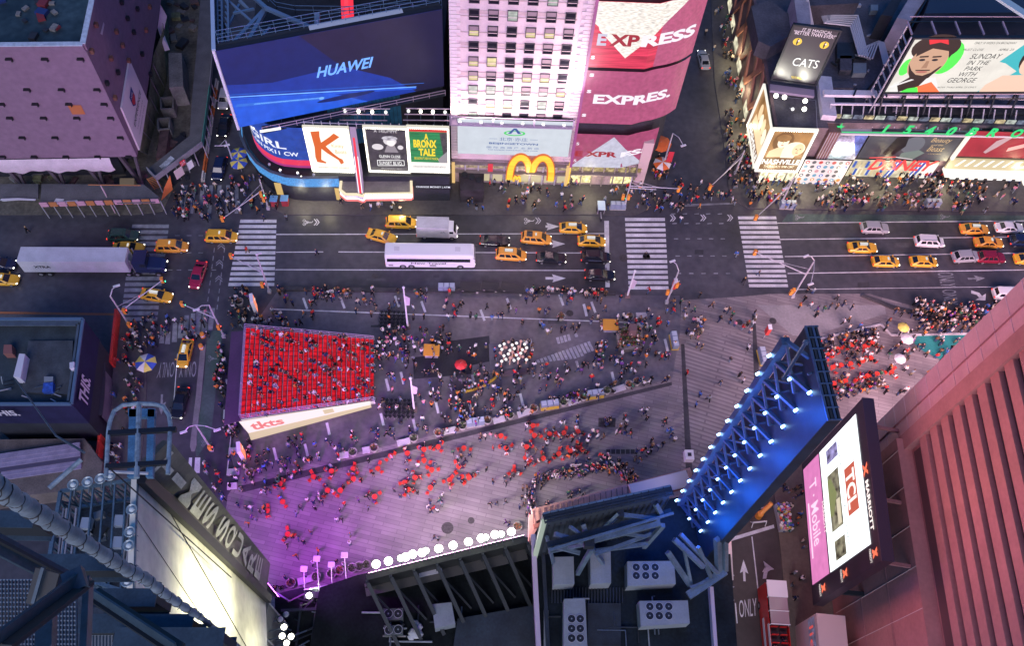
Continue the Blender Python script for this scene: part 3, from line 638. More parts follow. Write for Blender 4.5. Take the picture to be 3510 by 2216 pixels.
mb.add(vs, fs, TARP); mb.build('tarpaulin', bl, True)
for k in range(14):
 x, y = rnd.uniform(5, 480), rnd.uniform(5, 260); p = W(c1(x, y), Z1 - .9); s_ = rnd.uniform(.4, 1.2)
 mb = MB(); mb.box((p.x, p.y, Z1 - .9 + s_ * .25), (s_ * 1.4, s_, s_ * .5), rnd.choice([DWALL, CONC, mat('tarp_blue', (.015, .03, .12), .6), mat('old_red', (.16, .02, .03), .7)]), rnd.random() * 3)
 o = mb.build('roof_crate'); tag(o, None, 'crate')
 o['label'] = f'debris crate, {ORD[k]} of those lying on the netted tower roof'; o['group'] = 'debris on the netted tower roof'
f0 = [WP(c1(*q), A, dS) + nS * .3 for q in ((820, 740), (875, 410), (1000, 690), (945, 1030))]
t = thing('building_banner', 'white banner with a football shield on the netted tower side', 'banner', (f0[3] + f0[2]) / 2)
mb = MB(); mb.add(f0 + [q - nS * .25 for q in f0], [(0, 3, 2, 1), (4, 5, 6, 7), (0, 1, 5, 4), (1, 2, 6, 5), (2, 3, 7, 6), (3, 0, 4, 7)], mat('banner_white', (.72, .62, .67), .6)); mb.build('sheet', t)
mb = MB(); f = Face.on(mb, *f0)
if f.n.dot(nS) < 0: _f = f.fn; f.fn = lambda u, v, off=0.0: _f(u, v, -off)
BLU = mat('print_blue', (.03, .05, .22), .6); REDP = mat('print_red', (.5, .03, .05), .6)
f.poly([(.40, .22), (.62, .20), (.62, .42), (.51, .52), (.40, .42)], BLU, .05); f.poly([(.42, .33), (.60, .33), (.60, .41), (.51, .49), (.42, .41)], REDP, .08)
f.text('NFL', .44, .25, .58, .31, MATS['banner_white'], .1); f.text('EXPERIENCE', .16, .55, .86, .64, INK, .1); f.text('TIMES SQUARE', .2, .73, .8, .76, INK, .1); f.text('OPENING FALL', .2, .84, .8, .87, INK, .1); mb.build('print', t)
# ------------------------------------------------------------ building site in the gap
def rough_box(name, label, pts, z0, z1, m, cat='bin', hollow=False, zb=None):
 mb = MB(); P = [W(p, z1) for p in pts]
 if hollow:
  c = sum((q for q in P), Vector()) / len(P)
  for i in range(len(P)): mb.beam(upz(P[i], (z0 + z1) / 2), upz(P[(i + 1) % len(P)], (z0 + z1) / 2), .25, z1 - z0, m)
  mb.poly([upz(c.lerp(q, .95), z0 + .15) for q in P], BLACK)
 else: mb.prism(P, z0, z1, m)
 o = mb.build(name); return tag(o, label, cat)
rough_box('concrete_tank', 'big rough concrete tank standing in the building site', [c1(1155, 360), c1(1245, 362), c1(1255, 590), c1(1160, 600)], 0, 4.5, CONC, 'tank')
rough_box('open_skip', 'open dark skip in the middle of the building site', [c1(1100, 668), c1(1188, 662), c1(1184, 742), c1(1104, 745)], 0, 2.2, CONC, 'skip', True)
rough_box('open_skip', 'open skip nearer the avenue in the building site', [c1(1080, 812), c1(1163, 806), c1(1158, 880), c1(1084, 885)], 0, 2.2, CONC, 'skip', True)
rough_box('site_crate', 'rusty red brown crate stack below the open skips', [c1(1095, 895), c1(1160, 890), c1(1130, 1080), c1(1070, 1085)], 0, 2, mat('rust_crate', (.10, .06, .06), .8, noise=(1, .4)), 'crate')
mb = MB(); GN = mat('olive_netting', (.14, .15, .08), .85, noise=(.5, .5))
P0 = [c1(1105, 60), c1(1120, 200), c1(1050, 380), c1(1015, 680), c1(960, 1040)]; P1 = [c1(1150, 130), c1(1165, 330), c1(1140, 560), c1(1080, 800), c1(1010, 1060)]
for i in range(4): mb.quad(W(P0[i], 6), W(P1[i], .5), W(P1[i + 1], .5), W(P0[i + 1], 6), GN)
for i in range(12):
 t_ = i / 11 * 3.99; k = int(t_); a = W(P0[k], 6).lerp(W(P0[k + 1], 6), t_ - k); b = W(P1[k], .5).lerp(W(P1[k + 1], .5), t_ - k); mb.beam(a, b, .12, .12, CONC)
tag(mb.build('scaffold_netting'), 'sloping olive scaffold netting at the foot of the mauve tower', 'netting')
mb = MB(); mb.add([W(c1(*q), z) for q, z in (((1100, 30), 8), ((1145, 110), 6), ((1120, 220), 5), ((1165, 340), 4.5), ((1130, 350), 4.5), ((1080, 190), 6))], [(0, 5, 2, 1), (5, 4, 3, 2)], TARP); tag(mb.build('loose_tarp'), 'loose pale tarpaulin hanging off the mauve tower corner', 'tarpaulin')
for i in range(46):
 x, y = rnd.choice([(rnd.uniform(1150, 1340), rnd.uniform(20, 350)), (rnd.uniform(1060, 1300), rnd.uniform(880, 1250)), (rnd.uniform(20, 1000), rnd.uniform(1200, 1260))]); p = W(c1(x, y)); s_ = rnd.uniform(.5, 1.5)
 if i == 0: JK = MB()
 JK.box((p.x, p.y, s_ * .3), (s_ * rnd.uniform(.6, 2.2), s_, s_ * .6), rnd.choice([CONC, DWALL, GN, MATS['rust_crate']]), rnd.random() * 3)
tag(JK.build('site_rubble'), 'rubble and building materials strewn over the building site', 'rubble', kind='stuff')
SHED = mat('shed_planks', (.105, .105, .115), .7, noise=(.5, .2)); HOARD = mat('hoarding_grey', (.20, .20, .23), .7, noise=(.6, .2)); HGREEN = mat('hoarding_green', (.05, .22, .17), .7, noise=(.6, .2))
t = thing('sidewalk_shed', 'long grey plank sidewalk shed bending round the building site', 'scaffold', W(c1(1360, 900)))
mb = MB(); o1 = [c1(1345, 370), c1(1318, 650), c1(1300, 930), c1(1010, 1160), c1(1070, 1222), c1(1388, 985), c1(1440, 600), c1(1462, 370), c1(1462, -20), c1(1375, -20)]
mb.prism([W(p, 4) for p in o1], 3.7, 4, SHED); mb.build('deck', t)
mb = MB(); mb.beam(W(c1(1070, 1222), 4.4), W(c1(1388, 985), 4.4), .12, 1.1, HOARD); mb.beam(W(c1(1010, 1160), 4.4), W(c1(1070, 1222), 4.4), .12, 1.1, HOARD); mb.beam(W(c1(1388, 985), 4.4), W(c1(1440, 600), 4.4), .12, 1.1, HGREEN); mb.beam(W(c1(1440, 600), 4.4), W(c1(1462, 370), 4.4), .12, 1.1, HOARD); mb.build('hoarding', t)
for k in range(12):
 a, b = (c1(1070, 1222), c1(1388, 985)) if k < 5 else (c1(1388, 985), c1(1445, 560)); q = k / 5 if k < 5 else (k - 5) / 6; p = W((a[0] + (b[0] - a[0]) * q, a[1] + (b[1] - a[1]) * q), 3.7)
 mb = MB(); mb.beam(upz(p, 0), upz(p, 3.7), .14, .14, PSTEEL); mb.build('post', t)
def hang(a, b, zt, zb, m, name, label, cat='poster', txt=None, tm=None):
 A_, B_ = W(a, zt), W(b, zt); n = Vector((-(B_ - A_).y, (B_ - A_).x, 0)).normalized(); n = n if n.y < 0 else -n; A_ += n * .12; B_ += n * .12
 mb = MB(); q = [A_, B_, B_ + n * .06, A_ + n * .06]; mb.prism(q, zb, zt, m)
 if txt:
  f = Face.on(mb, A_ + n * .08, B_ + n * .08, upz(B_ + n * .08, zb), upz(A_ + n * .08, zb)); f.text(txt, .12, .2, .88, .8, tm, .0)
 return tag(mb.build(name), label, cat)
mb = MB(); mb.quad(*[W(c1(*q), 4.05) for q in ((1092, 1140), (1170, 1068), (1198, 1090), (1118, 1165))], mat('print_grey', (.35, .38, .42), .5, noise=(.8, .8))); tag(mb.build('photo_poster'), 'grey photo poster lying on the bent end of the shed', 'poster')
hang(c1(1225, 1110), c1(1258, 1088), 4.8, 3.7, mat('sign_red', (.6, .03, .05), .5), 'oval_sign', 'small red sign on the shed hoarding', 'sign', '1515', WP_)
hang(c1(1275, 1118), c1(1308, 1092), 4.4, 2.8, WP_, 'white_notice', 'small white notice on the shed hoarding beside the red sign', 'notice')
hang(c1(1185, 1175), c1(1240, 1135), 3.9, 2.0, mat('notice_pink', (.6, .5, .5), .6), 'white_notice', 'larger pale notice hanging low under the shed corner', 'notice')
BARR = [mat('barrier_white', (.6, .55, .5), .6), mat('barrier_orange', (.6, .16, .04), .6)]
for k in range(11):
 a, b = np.array(c1(1490, 560)), np.array(c1(1392, 1255)); p = W(tuple(a + (b - a) * k / 11)); q = W(tuple(a + (b - a) * (k + .9) / 11))
 mb = MB(); m = BARR[1 if k in (1, 3, 8, 9) else 0]; mb.beam(p + Vector((0, 0, .15)), q + Vector((0, 0, .15)), .6, .3, m); mb.beam(p + Vector((0, 0, .55)), q + Vector((0, 0, .55)), .25, .6, m)
 tag(mb.build('road_barrier'), f'{"orange" if k in (1, 3, 8, 9) else "white"} road barrier, {ORD[k]} down the narrow street from the blue screen', 'barrier', 'barriers along the narrow street')
t = thing('sidewalk_shed', 'dark plank sidewalk shed along the avenue below the mauve tower', 'scaffold', W(c1(600, 1400)))
mb = MB(); mb.prism([W(c1(*p), 3.6) for p in ((285, 1262), (985, 1265), (1090, 1350), (1060, 1385), (275, 1400))], 3.3, 3.6, SHED); mb.prism([W(c1(*p), 3.4) for p in ((-40, 1262), (262, 1262), (262, 1360), (-40, 1372))], 3.1, 3.4, SHED); mb.build('deck', t)
mb = MB(); PK = [mat('banner_pink', (.5, .28, .36), .6), mat('banner_orange', (.42, .17, .06), .6)]
for k in range(13): mb = MB(); a, b = np.array(c1(275, 1405)), np.array(c1(1100, 1378)); mb.beam(W(tuple(a + (b - a) * k / 13), 3.6), W(tuple(a + (b - a) * (k + .85) / 13), 3.6), .12, 1.0, PK[k % 2]); mb.build('banner', t)
for k in range(11): mb = MB(); a, b = np.array(c1(280, 1408)), np.array(c1(1100, 1380)); p = W(tuple(a + (b - a) * k / 10), 3.3); mb.beam(upz(p, 0), upz(p, 3.3), .12, .12, PSTEEL); mb.build('post', t)
for pts, lab in (([(360, 1395), (385, 1360), (440, 1365), (430, 1380), (530, 1372), (535, 1388), (400, 1398)], 'white sheet crumpled on the shed deck'), ([(0, 1370), (10, 1362), (120, 1358), (245, 1365), (240, 1374), (130, 1370), (20, 1378)], 'white strip of sheeting along the smaller shed deck')):
 mb = MB(); mb.prism([W(c1(*p), 3.75) for p in pts], 3.65, 3.75, mat('white_sheet', (.55, .55, .6), .6)); tag(mb.build('white_sheet'), lab, 'sheet')
rough_box('site_hut', 'yellowish flat site hut roof beside the shed', [c1(820, 1222), c1(920, 1222), c1(920, 1268), c1(820, 1268)], 0, 3.8, mat('ochre_board', (.26, .21, .10), .8), 'hut')
mb = MB(); mb.beam(W(c1(605, 1268), 6), W(c1(965, 1272), 6), .1, .1, PK[1]); mb.tube([W(c1(690, 1272), 6), W(c1(792, 1465), 0)], .1, mat('pole_pink', (.5, .35, .42), .5), 6); tag(mb.build('site_boom'), 'thin leaning pole with a cross bar over the dark shed', 'pole')
mb = MB(); q = [W(c1(1032, 1215), 3.9), W(c1(1085, 1290), .2)]; s_ = Vector((.5, .3, 0))
for sgn in (-1, 1): mb.beam(q[0] + s_ * sgn, q[1] + s_ * sgn, .1, .1, PK[1])
for k in range(8): c_ = q[0].lerp(q[1], (k + .5) / 8); mb.beam(c_ - s_, c_ + s_, .08, .08, PK[1])
tag(mb.build('site_ladder'), 'pinkish ladder leaning on the shed corner', 'ladder')
mb = MB(); mb.add([W(c1(*q), z) for q, z in (((1165, 1200), 3), ((1185, 1300), .6), ((1105, 1375), .4), ((1125, 1290), 1.5))], [(0, 1, 2, 3)], BARR[1]); tag(mb.build('orange_netting'), 'torn orange netting at the corner of the crossing', 'netting')
# ------------------------------------------------------------ the blue screen block
bl = thing('screen_block', 'dark low block carrying the huge slanted blue screen', 'building', W((1100, 560), 0))
ringp = [(818, 380), (822, 440), (824, 465), (845, 515), (880, 560), (925, 590), (980, 607), (1040, 612), (1160, 611)]
ring = [W(p, 6.4) for p in ringp]
mb = MB(); foot = ring + [Vector((-15, 88.2, 0)), Vector((-4.6, 88.6, 0)), Vector((-4.6, 135, 0)), Vector((-40, 133, 0))]
mb.prism([p + Vector((.4, .5, 0)) if i < 9 else p for i, p in enumerate(foot)], 0, 6.2, DWALL, mat('black_deck', (.02, .02, .024), .6, noise=(.4, .3))); mb.build('podium', bl)
LEDB = led('ring_blue_led', (.10, .36, .80), .62, 3.0, .5, (3, 1, 1)); mb = MB()
for a, b in zip(ring, ring[1:]): mb.quad(upz(a, 4.3), upz(b, 4.3), upz(b, 6.5), upz(a, 6.5), LEDB)
mb.build('blue_light_band', bl)
mb = MB()
for a, b in zip(ring, ring[1:]): mb.beam(upz(a, 6.6), upz(b, 6.6), .35, .25, STEEL)
mb.build('deck_rim', bl)
for k, (x, y) in enumerate(((1745, 880), (1840, 918), (1945, 930), (2035, 933))):
 p = W(c1(x, y), 12); mb = MB(); mb.beam(upz(p, 6.2) + Vector((0, 1.0, 9.3)), p, .05, .05, STEEL); mb.ball(p, .22, BULB); o = mb.build('spot_lamp'); tag(o, f'small white lamp, {ORD[k]} along the curved blue sign', 'lamp', 'lamps over the curved sign')
for k, (x, y) in enumerate(((1845, 1122), (1920, 1165), (2040, 1185), (2065, 1212), (2150, 1195))):
 p = W(c1(x, y), 6.6); mb = MB(); mb.lathe([(.2, -.35), (.24, -.1), (.18, 0)], PSTEEL, p); mb.ball(p, .16, BULB if k in (1, 2, 3) else PSTEEL); o = mb.build('deck_lamp'); tag(o, f'small deck lamp, {ORD[k]} along the black curved deck', 'lamp', 'lamps on the curved deck')
S0 = W((817, 437), 16); S1 = W((1522, 294), 16); hS = (S1 - S0).normalized(); zt = (WP((735, 187), S0, hS).z + WP((1490, 25), S0, hS).z) / 2
mb = MB(); nS2 = Vector((hS.y, -hS.x, 0)); nS2 = nS2 if nS2.y < 0 else -nS2
mb.prism([S0 - nS2 * .9, S1 - nS2 * .9, S1 - nS2 * 1.4, S0 - nS2 * 1.4], 15.6, zt, DWALL); mb.prism([S0 + hS * 12.6 - nS2 * .9, S1 - nS2 * .9, S1 - nS2 * 1.4, S0 + hS * 12.6 - nS2 * 1.4], 6.2, 15.6, DWALL); lf = Vector((-4.9, 133, 0)); lb = W((728, -40), zt)
mb.prism([S1 - nS2 * 1.4, lf, Vector((lb.x + 4, 133, 0)), Vector((-33.5, 104, 0)), S0 + hS * 12.6 - nS2 * 1.4], 6.2, 19, DWALL, ROOF); mb.build('wall', bl)
mb = MB(); mb.beam(upz(S0, zt - 6) - nS2 * .5, upz(lb, zt - 6), .5, 12, DSTEEL); mb.build('side_screen_back', bl)
mb = MB(); PT = mat('teal_cladding', (.02, .13, .22), .5, noise=(.8, .25))
for k in range(18):
 a = S0 + hS * (13 + k * .62); mb.quad(*[upz(q - nS2 * .86, z) for q, z in ((a, 6.4), (a + hS * .56, 6.4), (a + hS * .56, 15.6), (a, 15.6))], PT)
mb.build('cladding', bl)
t = thing('led_screen', 'huge slanted deep blue screen reading HUAWEI', 'screen', S0)
mb = MB(); mb.prism([S0 - nS2 * .15, S1 - nS2 * .15, S1 - nS2 * .85, S0 - nS2 * .85], 16, zt, BLACK); mb.build('panel', t)
SB = [led('screen_blue_%d' % k, c, s, .8, .16) for k, (c, s) in enumerate([((.010, .030, .24), 1.1), ((.006, .014, .10), 1.0), ((.014, .07, .46), 1.2), ((.014, .012, .045), .9), ((.03, .13, .55), 1.0), ((.14, .33, .85), 1.15)])]
mb = MB(); f = Face.on(mb, upz(S0, zt), upz(S1, zt), S1, S0); _f1 = f.fn
if f.n.dot(nS2) < 0: f.fn = lambda u, v, off=0.0: _f1(u, v, -off)
f.rect(0, 0, 1, 1, SB[0], 0, 12); f.poly([(.36, 0), (1, 0), (1, 1), (.86, 1), (.74, .74), (.52, .46)], SB[3], .03); f.poly([(0, .62), (.45, .78), (.62, 1), (0, 1)], SB[2], .03)
f.poly([(.0, .0), (.36, .0), (.52, .46), (.2, .5), (0, .42)], SB[1], .025)
for (u0, v0, u1, v1, w, m) in ((.0, .575, .86, .93, .012, SB[5]), (0, .545, .9, .90, .006, SB[4]), (0, .60, .86, .95, .02, SB[2]), (.02, .70, .42, .83, .035, SB[4]), (.10, .725, .40, .82, .014, SB[5])): f.line(u0, v0, u1, v1, w, m, .06)
f.ell(.52, .87, .14, .03, SB[1], .07); f.ell(.405, .825, .012, .018, SB[5], .08)
mb.build('picture', t)
mb = MB(); f = Face(mb, f.fn); f.text('HUAWEI', .40, .41, .67, .545, SB[5], .12, .4, .025); mb.build('lettering', t)
mb = MB(); mb.beam(S0 - Vector((0, 0, .3)), upz(S0, zt + .3), .5, .35, mat('white_trim', (.7, .68, .72), .4)); mb.beam(upz(S0, zt + .2), upz(lb, zt + .2), .5, .35, mat('blue_trim', (.35, .45, .6), .4)); mb.build('frame', t)
t = thing('screen_gantry', 'pinkish railed walkway along the foot of the huge blue screen', 'walkway', S0)
mb = MB(); a, b = upz(S0 + hS * 3.2 + nS2 * .8, 15.4), upz(S1 + nS2 * .8 - hS * .2, 15.4); mb.beam(a, b, 1.3, .2, DSTEEL); mb.build('deck', t); mb = MB(); rail(mb, [a + nS2 * .6, b + nS2 * .6], 1.1, mat('pinkish_steel', (.5, .36, .42), .5), step=2.4); mb.build('rail', t)
mb = MB(); mb.beam(a + nS2 * .7 - hS * .4 + Vector((0, 0, .5)), a + nS2 * .7 + hS * 2.6 + Vector((0, 0, .3)), .2, .35, WLIT); mb.build('light_box', t)
t = thing('screen_gantry', 'blue steel truss and railed walkway behind the top of the huge screen', 'walkway', S0)
mb = MB(); a, b = upz(S0 - nS2 * 1.3 + hS * .8, zt - .3), upz(S1 - nS2 * 1.3, zt - .3); SBL = mat('truss_blue_grey', (.12, .20, .32), .45, .2)
rail(mb, [a, b], 1.2, SBL, step=1.8); rail(mb, [a - nS2 * 1.4, b - nS2 * 1.4], 1.2, SBL, step=1.8); mb.build('rail', t)
mb = MB(); Q = lambda x, y, z=26: W(c1(x, y), z)
for p, q, w in (((1605, 290), (1825, 55), .5), ((1700, 290), (1825, 55), .5), ((1825, 55), (2180, 210), .5), ((1825, 55), (1740, -20), .5), ((1790, 260), (1850, 190), .35), ((1560, 0), (1830, 240), .3), ((1640, 0), (1700, 60), .35), ((2175, 90), (2175, 210), .7), ((1600, 90), (1740, 60), .3), ((1560, 190), (1640, 30), .3)): mb.beam(Q(*p, 28.5), Q(*q, 27.5), w, w, SBL)
for x in (1490, 1520, 1562): mb.beam(Q(x, -20, 29), Q(x + 6, 320, 29), .25, .3, SBL)
for k in range(10): mb.beam(Q(1490, k * 34, 29), Q(1522, k * 34 + 4, 29), .15, .15, SBL)
for k in range(8): mb.beam(Q(1545, k * 40, 28.8), Q(1562, k * 40 + 30, 28.8), .2, .2, SBL)
mb.build('truss', t)
mb = MB(); mb.beam(W(c2(-280, 200), 30.2), W(c2(360, 80), 30.2), .9, .5, mat('duct_pale', (.5, .55, .6), .4)); tag(mb.build('cable_tray'), 'pale closed duct lying along the top of the huge screen', 'duct')
# round tower behind
t = thing('round_tower', 'round blue banded building behind the screen truss at the top edge', 'building', (-21, 128, 0)); cx, cy = -19, 131
mb = MB(); mb.lathe([(14, 0), (14, 24)], DWALL, (cx, cy, 0), 40); mb.build('wall', t)
mb = MB()
for z in (20.5, 22.3, 24.0): mb.lathe([(14.15, z), (14.15, z + .9), (13.7, z + .9)], mat('band_blue', (.06, .18, .34), .35), (cx, cy, 0), 40, False)
mb.build('blue_band', t)
mb = MB(); a, b = W(c1(1840, 40), 25), W(c1(2400, 100), 25); rail(mb, [W(c1(x, y), 25) for x, y in ((1840, 10), (1900, 70), (2030, 95), (2400, 100))] + [W(c2(630, 60), 25)], 1.5, SBL, step=2.2); mb.build('rail', t)
p = W(c1(2365, 20), 27); mb = MB(); mb.tube([p + Vector((0, 0, -4)), p + Vector((0, 3, 1))], .9, emat('red_sign_light', (.8, .03, .06), 1.0), 10); tag(mb.build('red_sign'), 'rounded red sign end hanging at the top edge above the screen', 'sign')
# curved sign
t = thing('curved_billboard', 'curved blue poster with red band reading GIRL', 'billboard', W((1000, 545), 6.6))
cp = [W(c1(*p), 6.6) for p in ((1746, 975), (1768, 1018), (1805, 1062), (1850, 1098), (1900, 1125), (1950, 1140), (2050, 1150), (2142, 1152))]
def curve_fn(P, z0, z1):
 ls = [0]
 for a, b in zip(P, P[1:]): ls.append(ls[-1] + (b - a).to_2d().length)
 def fn(u, v, off=0.0):
  s = max(0, min(1, u)) * ls[-1]; i = 0
  while i < len(P) - 2 and s > ls[i + 1]: i += 1
  k = (s - ls[i]) / (ls[i + 1] - ls[i]); p = P[i].lerp(P[i + 1], k); d = (P[i + 1] - P[i]); n = Vector((d.y, -d.x, 0)).normalized()
  return Vector((p.x + n.x * off + d.normalized().x * (u - max(0, min(1, u))) * ls[-1], p.y + n.y * off, z1 + (z0 - z1) * v))
 return fn
fn = curve_fn(cp, 6.6, 15.6); mb = MB(); f = Face(mb, fn)
f.rect(0, 0, 1, 1, led('girl_blue', (.02, .06, .34), .8, .9, .25), 0, 24); f.rect(0, .80, 1, .94, emat('girl_red', (.75, .04, .10), .8), .03, 24); f.rect(0, .94, 1, 1, emat('girl_magenta', (.45, .05, .25), .6), .03, 24); f.rect(0, .0, .10, .8, emat('girl_pale', (.35, .36, .5), .5), .02, 3)
mb.build('picture', t); mb = MB(); f = Face(mb, fn)
LW = emat('letter_white', (.85, .88, 1.0), .8)
f.text('GIRL', .12, .36, .72, .54, LW, .1, 0, .02); f.text('ON PIX11 CW', .16, .60, .86, .70, LW, .1, 0, .02); mb.build('lettering', t)
YP = 89.0
def wallboard(name, label, TL, TR, BR, BL, Y, back, depth=.4, **k):
 z1 = (WY(TL, Y).z + WY(TR, Y).z) / 2; z0 = (WY(BL, Y).z + WY(BR, Y).z) / 2; xa = (WY(TL, Y).x + WY(BL, Y).x) / 2; xb = (WY(TR, Y).x + WY(BR, Y).x) / 2
 t = thing(name, label, k.get('cat', 'billboard'), ((xa + xb) / 2, Y, z0)); mb = MB(); mb.prism([(xa, Y), (xb, Y), (xb, Y + depth), (xa, Y + depth)], z0, z1, BLACK); mb.build('panel', t)
 mb = MB(); f = Face.on(mb, (xa, Y, z1), (xb, Y, z1), (xb, Y, z0), (xa, Y, z0)); g = f.fn
 f.fn = lambda u, v, off=0.0: Vector((xa + (xb - xa) * u, Y - off, z1 + (z0 - z1) * v)); f.rect(0, 0, 1, 1, back, .03); f.t = t; f.a = Vector((xa, Y, z0)); f.b = Vector((xb, Y, z0)); f.z0 = z0; f.z1 = z1; f.out = Vector((0, -1, 0)); return f
def bulbs(f, n, m, r=.16, name='bulb_border'):
 mb = MB(); nv = max(3, int(n * (f.z1 - f.z0) / (f.b - f.a).length))
 for k in range(n):
  for v in (0, 1): mb.ball(f.fn((k + .5) / n, v, .25), r, m, 5)
 for k in range(nv):
  for u in (0, 1): mb.ball(f.fn(u, (k + .5) / nv, .25), r, m, 5)
 mb.build(name, f.t)
FRW = emat('frame_glow', (1, .95, .78), .55)
# K poster
f = wallboard('lit_poster', 'bright cream poster with two tall orange boots forming a K', (1041, 437), (1192, 436), (1214, 584), (1075, 584), YP, emat('poster_cream', (1.0, .93, .76), .95))
OR = emat('boot_orange', (.72, .14, .025), .75)
f.poly([(.13, .10), (.34, .08), (.32, .2), (.33, .36), (.28, .6), (.25, .74), (.36, .80), (.34, .83), (.14, .80), (.12, .68), (.15, .45)], OR, .06); f.poly([(.29, .36), (.55, .2), (.66, .12), (.78, .2), (.52, .36), (.42, .42), (.56, .58), (.68, .68), (.76, .72), (.78, .80), (.70, .84), (.66, .74), (.42, .58), (.28, .46)], OR, .07)
done(f, FRW, .35); bulbs(f, 22, BULB, .13); lettering(f, [('Kinky', .56, .36, .84, .46, emat('gold_ink', (.7, .42, .1), .6), {}), ('Boots', .62, .49, .88, .58, MATS['gold_ink'], {}), ('WINNER! 6 TONY AWARDS', .14, .90, .88, .94, INK, {})])
# boots are glittery
f = wallboard('lit_poster', 'black and white theatre poster with a glowing bulb frame', (1248, 436), (1393, 436), (1404, 584), (1267, 584), YP, led('poster_dark', (.045, .038, .05), 1, .8, .5))
PALE = emat('poster_pale', (.62, .58, .60), .9)
f.ell(.58, .3, .16, .10, PALE, .06); f.ell(.6, .34, .10, .075, emat('poster_face', (.8, .74, .72), .9), .08); f.ell(.58, .235, .19, .05, led('poster_hat', (.4, .38, .42), 1, 2, .6), .085); f.ell(.27, .44, .14, .07, PALE, .06); f.poly([(.5, .4), (.68, .4), (.76, .56), (.42, .56)], emat('poster_mid', (.25, .22, .25), .9), .05); f.ell(.82, .44, .07, .05, PALE, .06)
done(f, FRW, .35); bulbs(f, 20, BULB, .13); lettering(f, [('"A TRIUMPH!"', .2, .03, .82, .11, PALE, dict(shear=.15)), ('GLENN CLOSE', .28, .62, .80, .68, WLIT, {}), ('ANDREW LLOYD WEBBER', .30, .695, .78, .715, PALE, {}), ('SUNSET BLVD.', .26, .77, .84, .85, WLIT, {}), ('BROADWAY 2017', .3, .93, .8, .95, PALE, {})])
mb = MB(); h = Face(mb, f.fn); [h.line(u0, v0, u1, v1, .012, WLIT, .1) for u0, v0, u1, v1 in ((.22, .75, .88, .74), (.88, .74, .88, .86), (.22, .75, .22, .88), (.22, .88, .88, .86))]; mb.build('sign_outline', f.t)
f = wallboard('lit_poster', 'green theatre poster with chunky yellow lettering A BRONX TALE', (1397, 436), (1535, 436), (1540, 584), (1408, 584), YP, led('poster_green', (.02, .20, .07), .9, 1.2, .6, (.2, 1, 6)))
f.rect(0, 0, 1, .10, emat('poster_red', (.6, .05, .04), .8), .05); f.rect(0, .80, 1, 1, emat('poster_white', (.8, .76, .72), .9), .05); f.poly([(.78, .12), (1, .1), (1, .7), (.86, .6)], led('poster_figures', (.05, .045, .05), 1, 2, .6), .055); f.poly([(.72, .72), (1, .5), (1, .8), (.75, .8)], emat('poster_grey', (.3, .28, .3), .8), .06)
YL = emat('poster_yellow', (.88, .62, .03), .9); done(f, FRW, .35); bulbs(f, 20, BULB, .13); lettering(f, [('A', .40, .13, .50, .27, YL, dict(bold=.03)), ('BRONX', .12, .27, .70, .45, YL, dict(bold=.04)), ('TALE', .24, .47, .66, .64, YL, dict(bold=.04)), ("BROADWAY'S NEW HIT MUSICAL", .12, .67, .74, .73, YL, {}), ('LONGACRE THEATRE 220 WEST 48TH ST', .08, .88, .92, .92, INK, {})])
t = thing('poster_walkway', 'dark railed walkway along the tops of the theatre posters', 'walkway', (-15, 89, 15)); mb = MB(); mb.beam((-26, YP + .9, 15.6), (-5, YP + .9, 15.6), .9, .2, DSTEEL); mb.build('deck', t); mb = MB()
for k in range(17): mb.beam((-25.5 + k * 1.25, YP + .3, 15.6), (-25.5 + k * 1.25, YP + .3, 17.0), .1, .1, PSTEEL)
mb.beam((-26, YP + .3, 16.6), (-5, YP + .3, 16.6), .08, .08, PSTEEL); mb.build('rail', t)
for gi, (x0, nm) in enumerate(((1165, 'over the orange boots poster'), (1382, 'over the green theatre poster'))):
 t = thing('lamp_rig', f'rig of white floodlights on steel bars {nm}', 'lamp rig', W((x0 + 20, 410), 15.6)); p0 = W((x0, 418), 14.6)
 mb = MB()
 for k in range(3): mb.beam(p0 + Vector((.2 * k, k * .7, .4 + k * .5)), p0 + Vector((7 + .2 * k, k * .7 + .2, .4 + k * .5)), .12, .12, mat('pinkish_steel', (.5, .36, .42), .5))
 for k in range(4): mb.beam(p0 + Vector((.6 + k * 2, 0, -.2)), p0 + Vector((.6 + k * 2, .9, 1.2)), .08, .08, STEEL)
 mb.build('bar', t)
 for k in range(4): mb = MB(); mb.ball(p0 + Vector((.8 + k * (2.0 if gi == 0 else 1.8), 1.0, 1.3)), .32, BULB if k % 3 else WLIT, 8, (.8, .8, 1)); mb.build('lamp', t)
# marquee
t = thing('theatre_marquee', 'theatre marquee with glowing letterboard edges under the posters', 'marquee', (-14, 86, 0))
z0, z1 = 3.6, 5.0; MR = mat('marquee_roof', (.22, .19, .17), .7, noise=(.5, .2))
mq = [W(p, z1) for p in ((1173, 590), (1408, 586), (1411, 665), (1250, 667), (1243, 675), (1225, 668), (1185, 668), (1166, 652))]
mb = MB(); mb.prism(mq, z0, z1, MATS['white_trim'], MR); mb.build('canopy', t)
mb = MB()
for a, b in zip(mq[1:], mq[2:] + mq[:1]):
 mb.beam(upz(a, z1 + .1), upz(b, z1 + .1), .4, .2, emat('cream_glow', (1, .85, .58), .7)); mb.beam(upz(a, z0 + .1), upz(b, z0 + .1), .45, .18, emat('red_glow', (.9, .22, .2), .7)); mb.beam(upz(a, z0 + .55), upz(b, z0 + .55), .3, .12, WLIT)
mb.build('light_edge', t)
mb = MB(); a, b = mq[2], mq[3]; n = Vector((0, -1, 0))
mb.quad(*[q + n * .12 for q in (upz(a, z0 + .7), upz(a, z1), upz(b, z1), upz(b, z0 + .7))], BLACK)
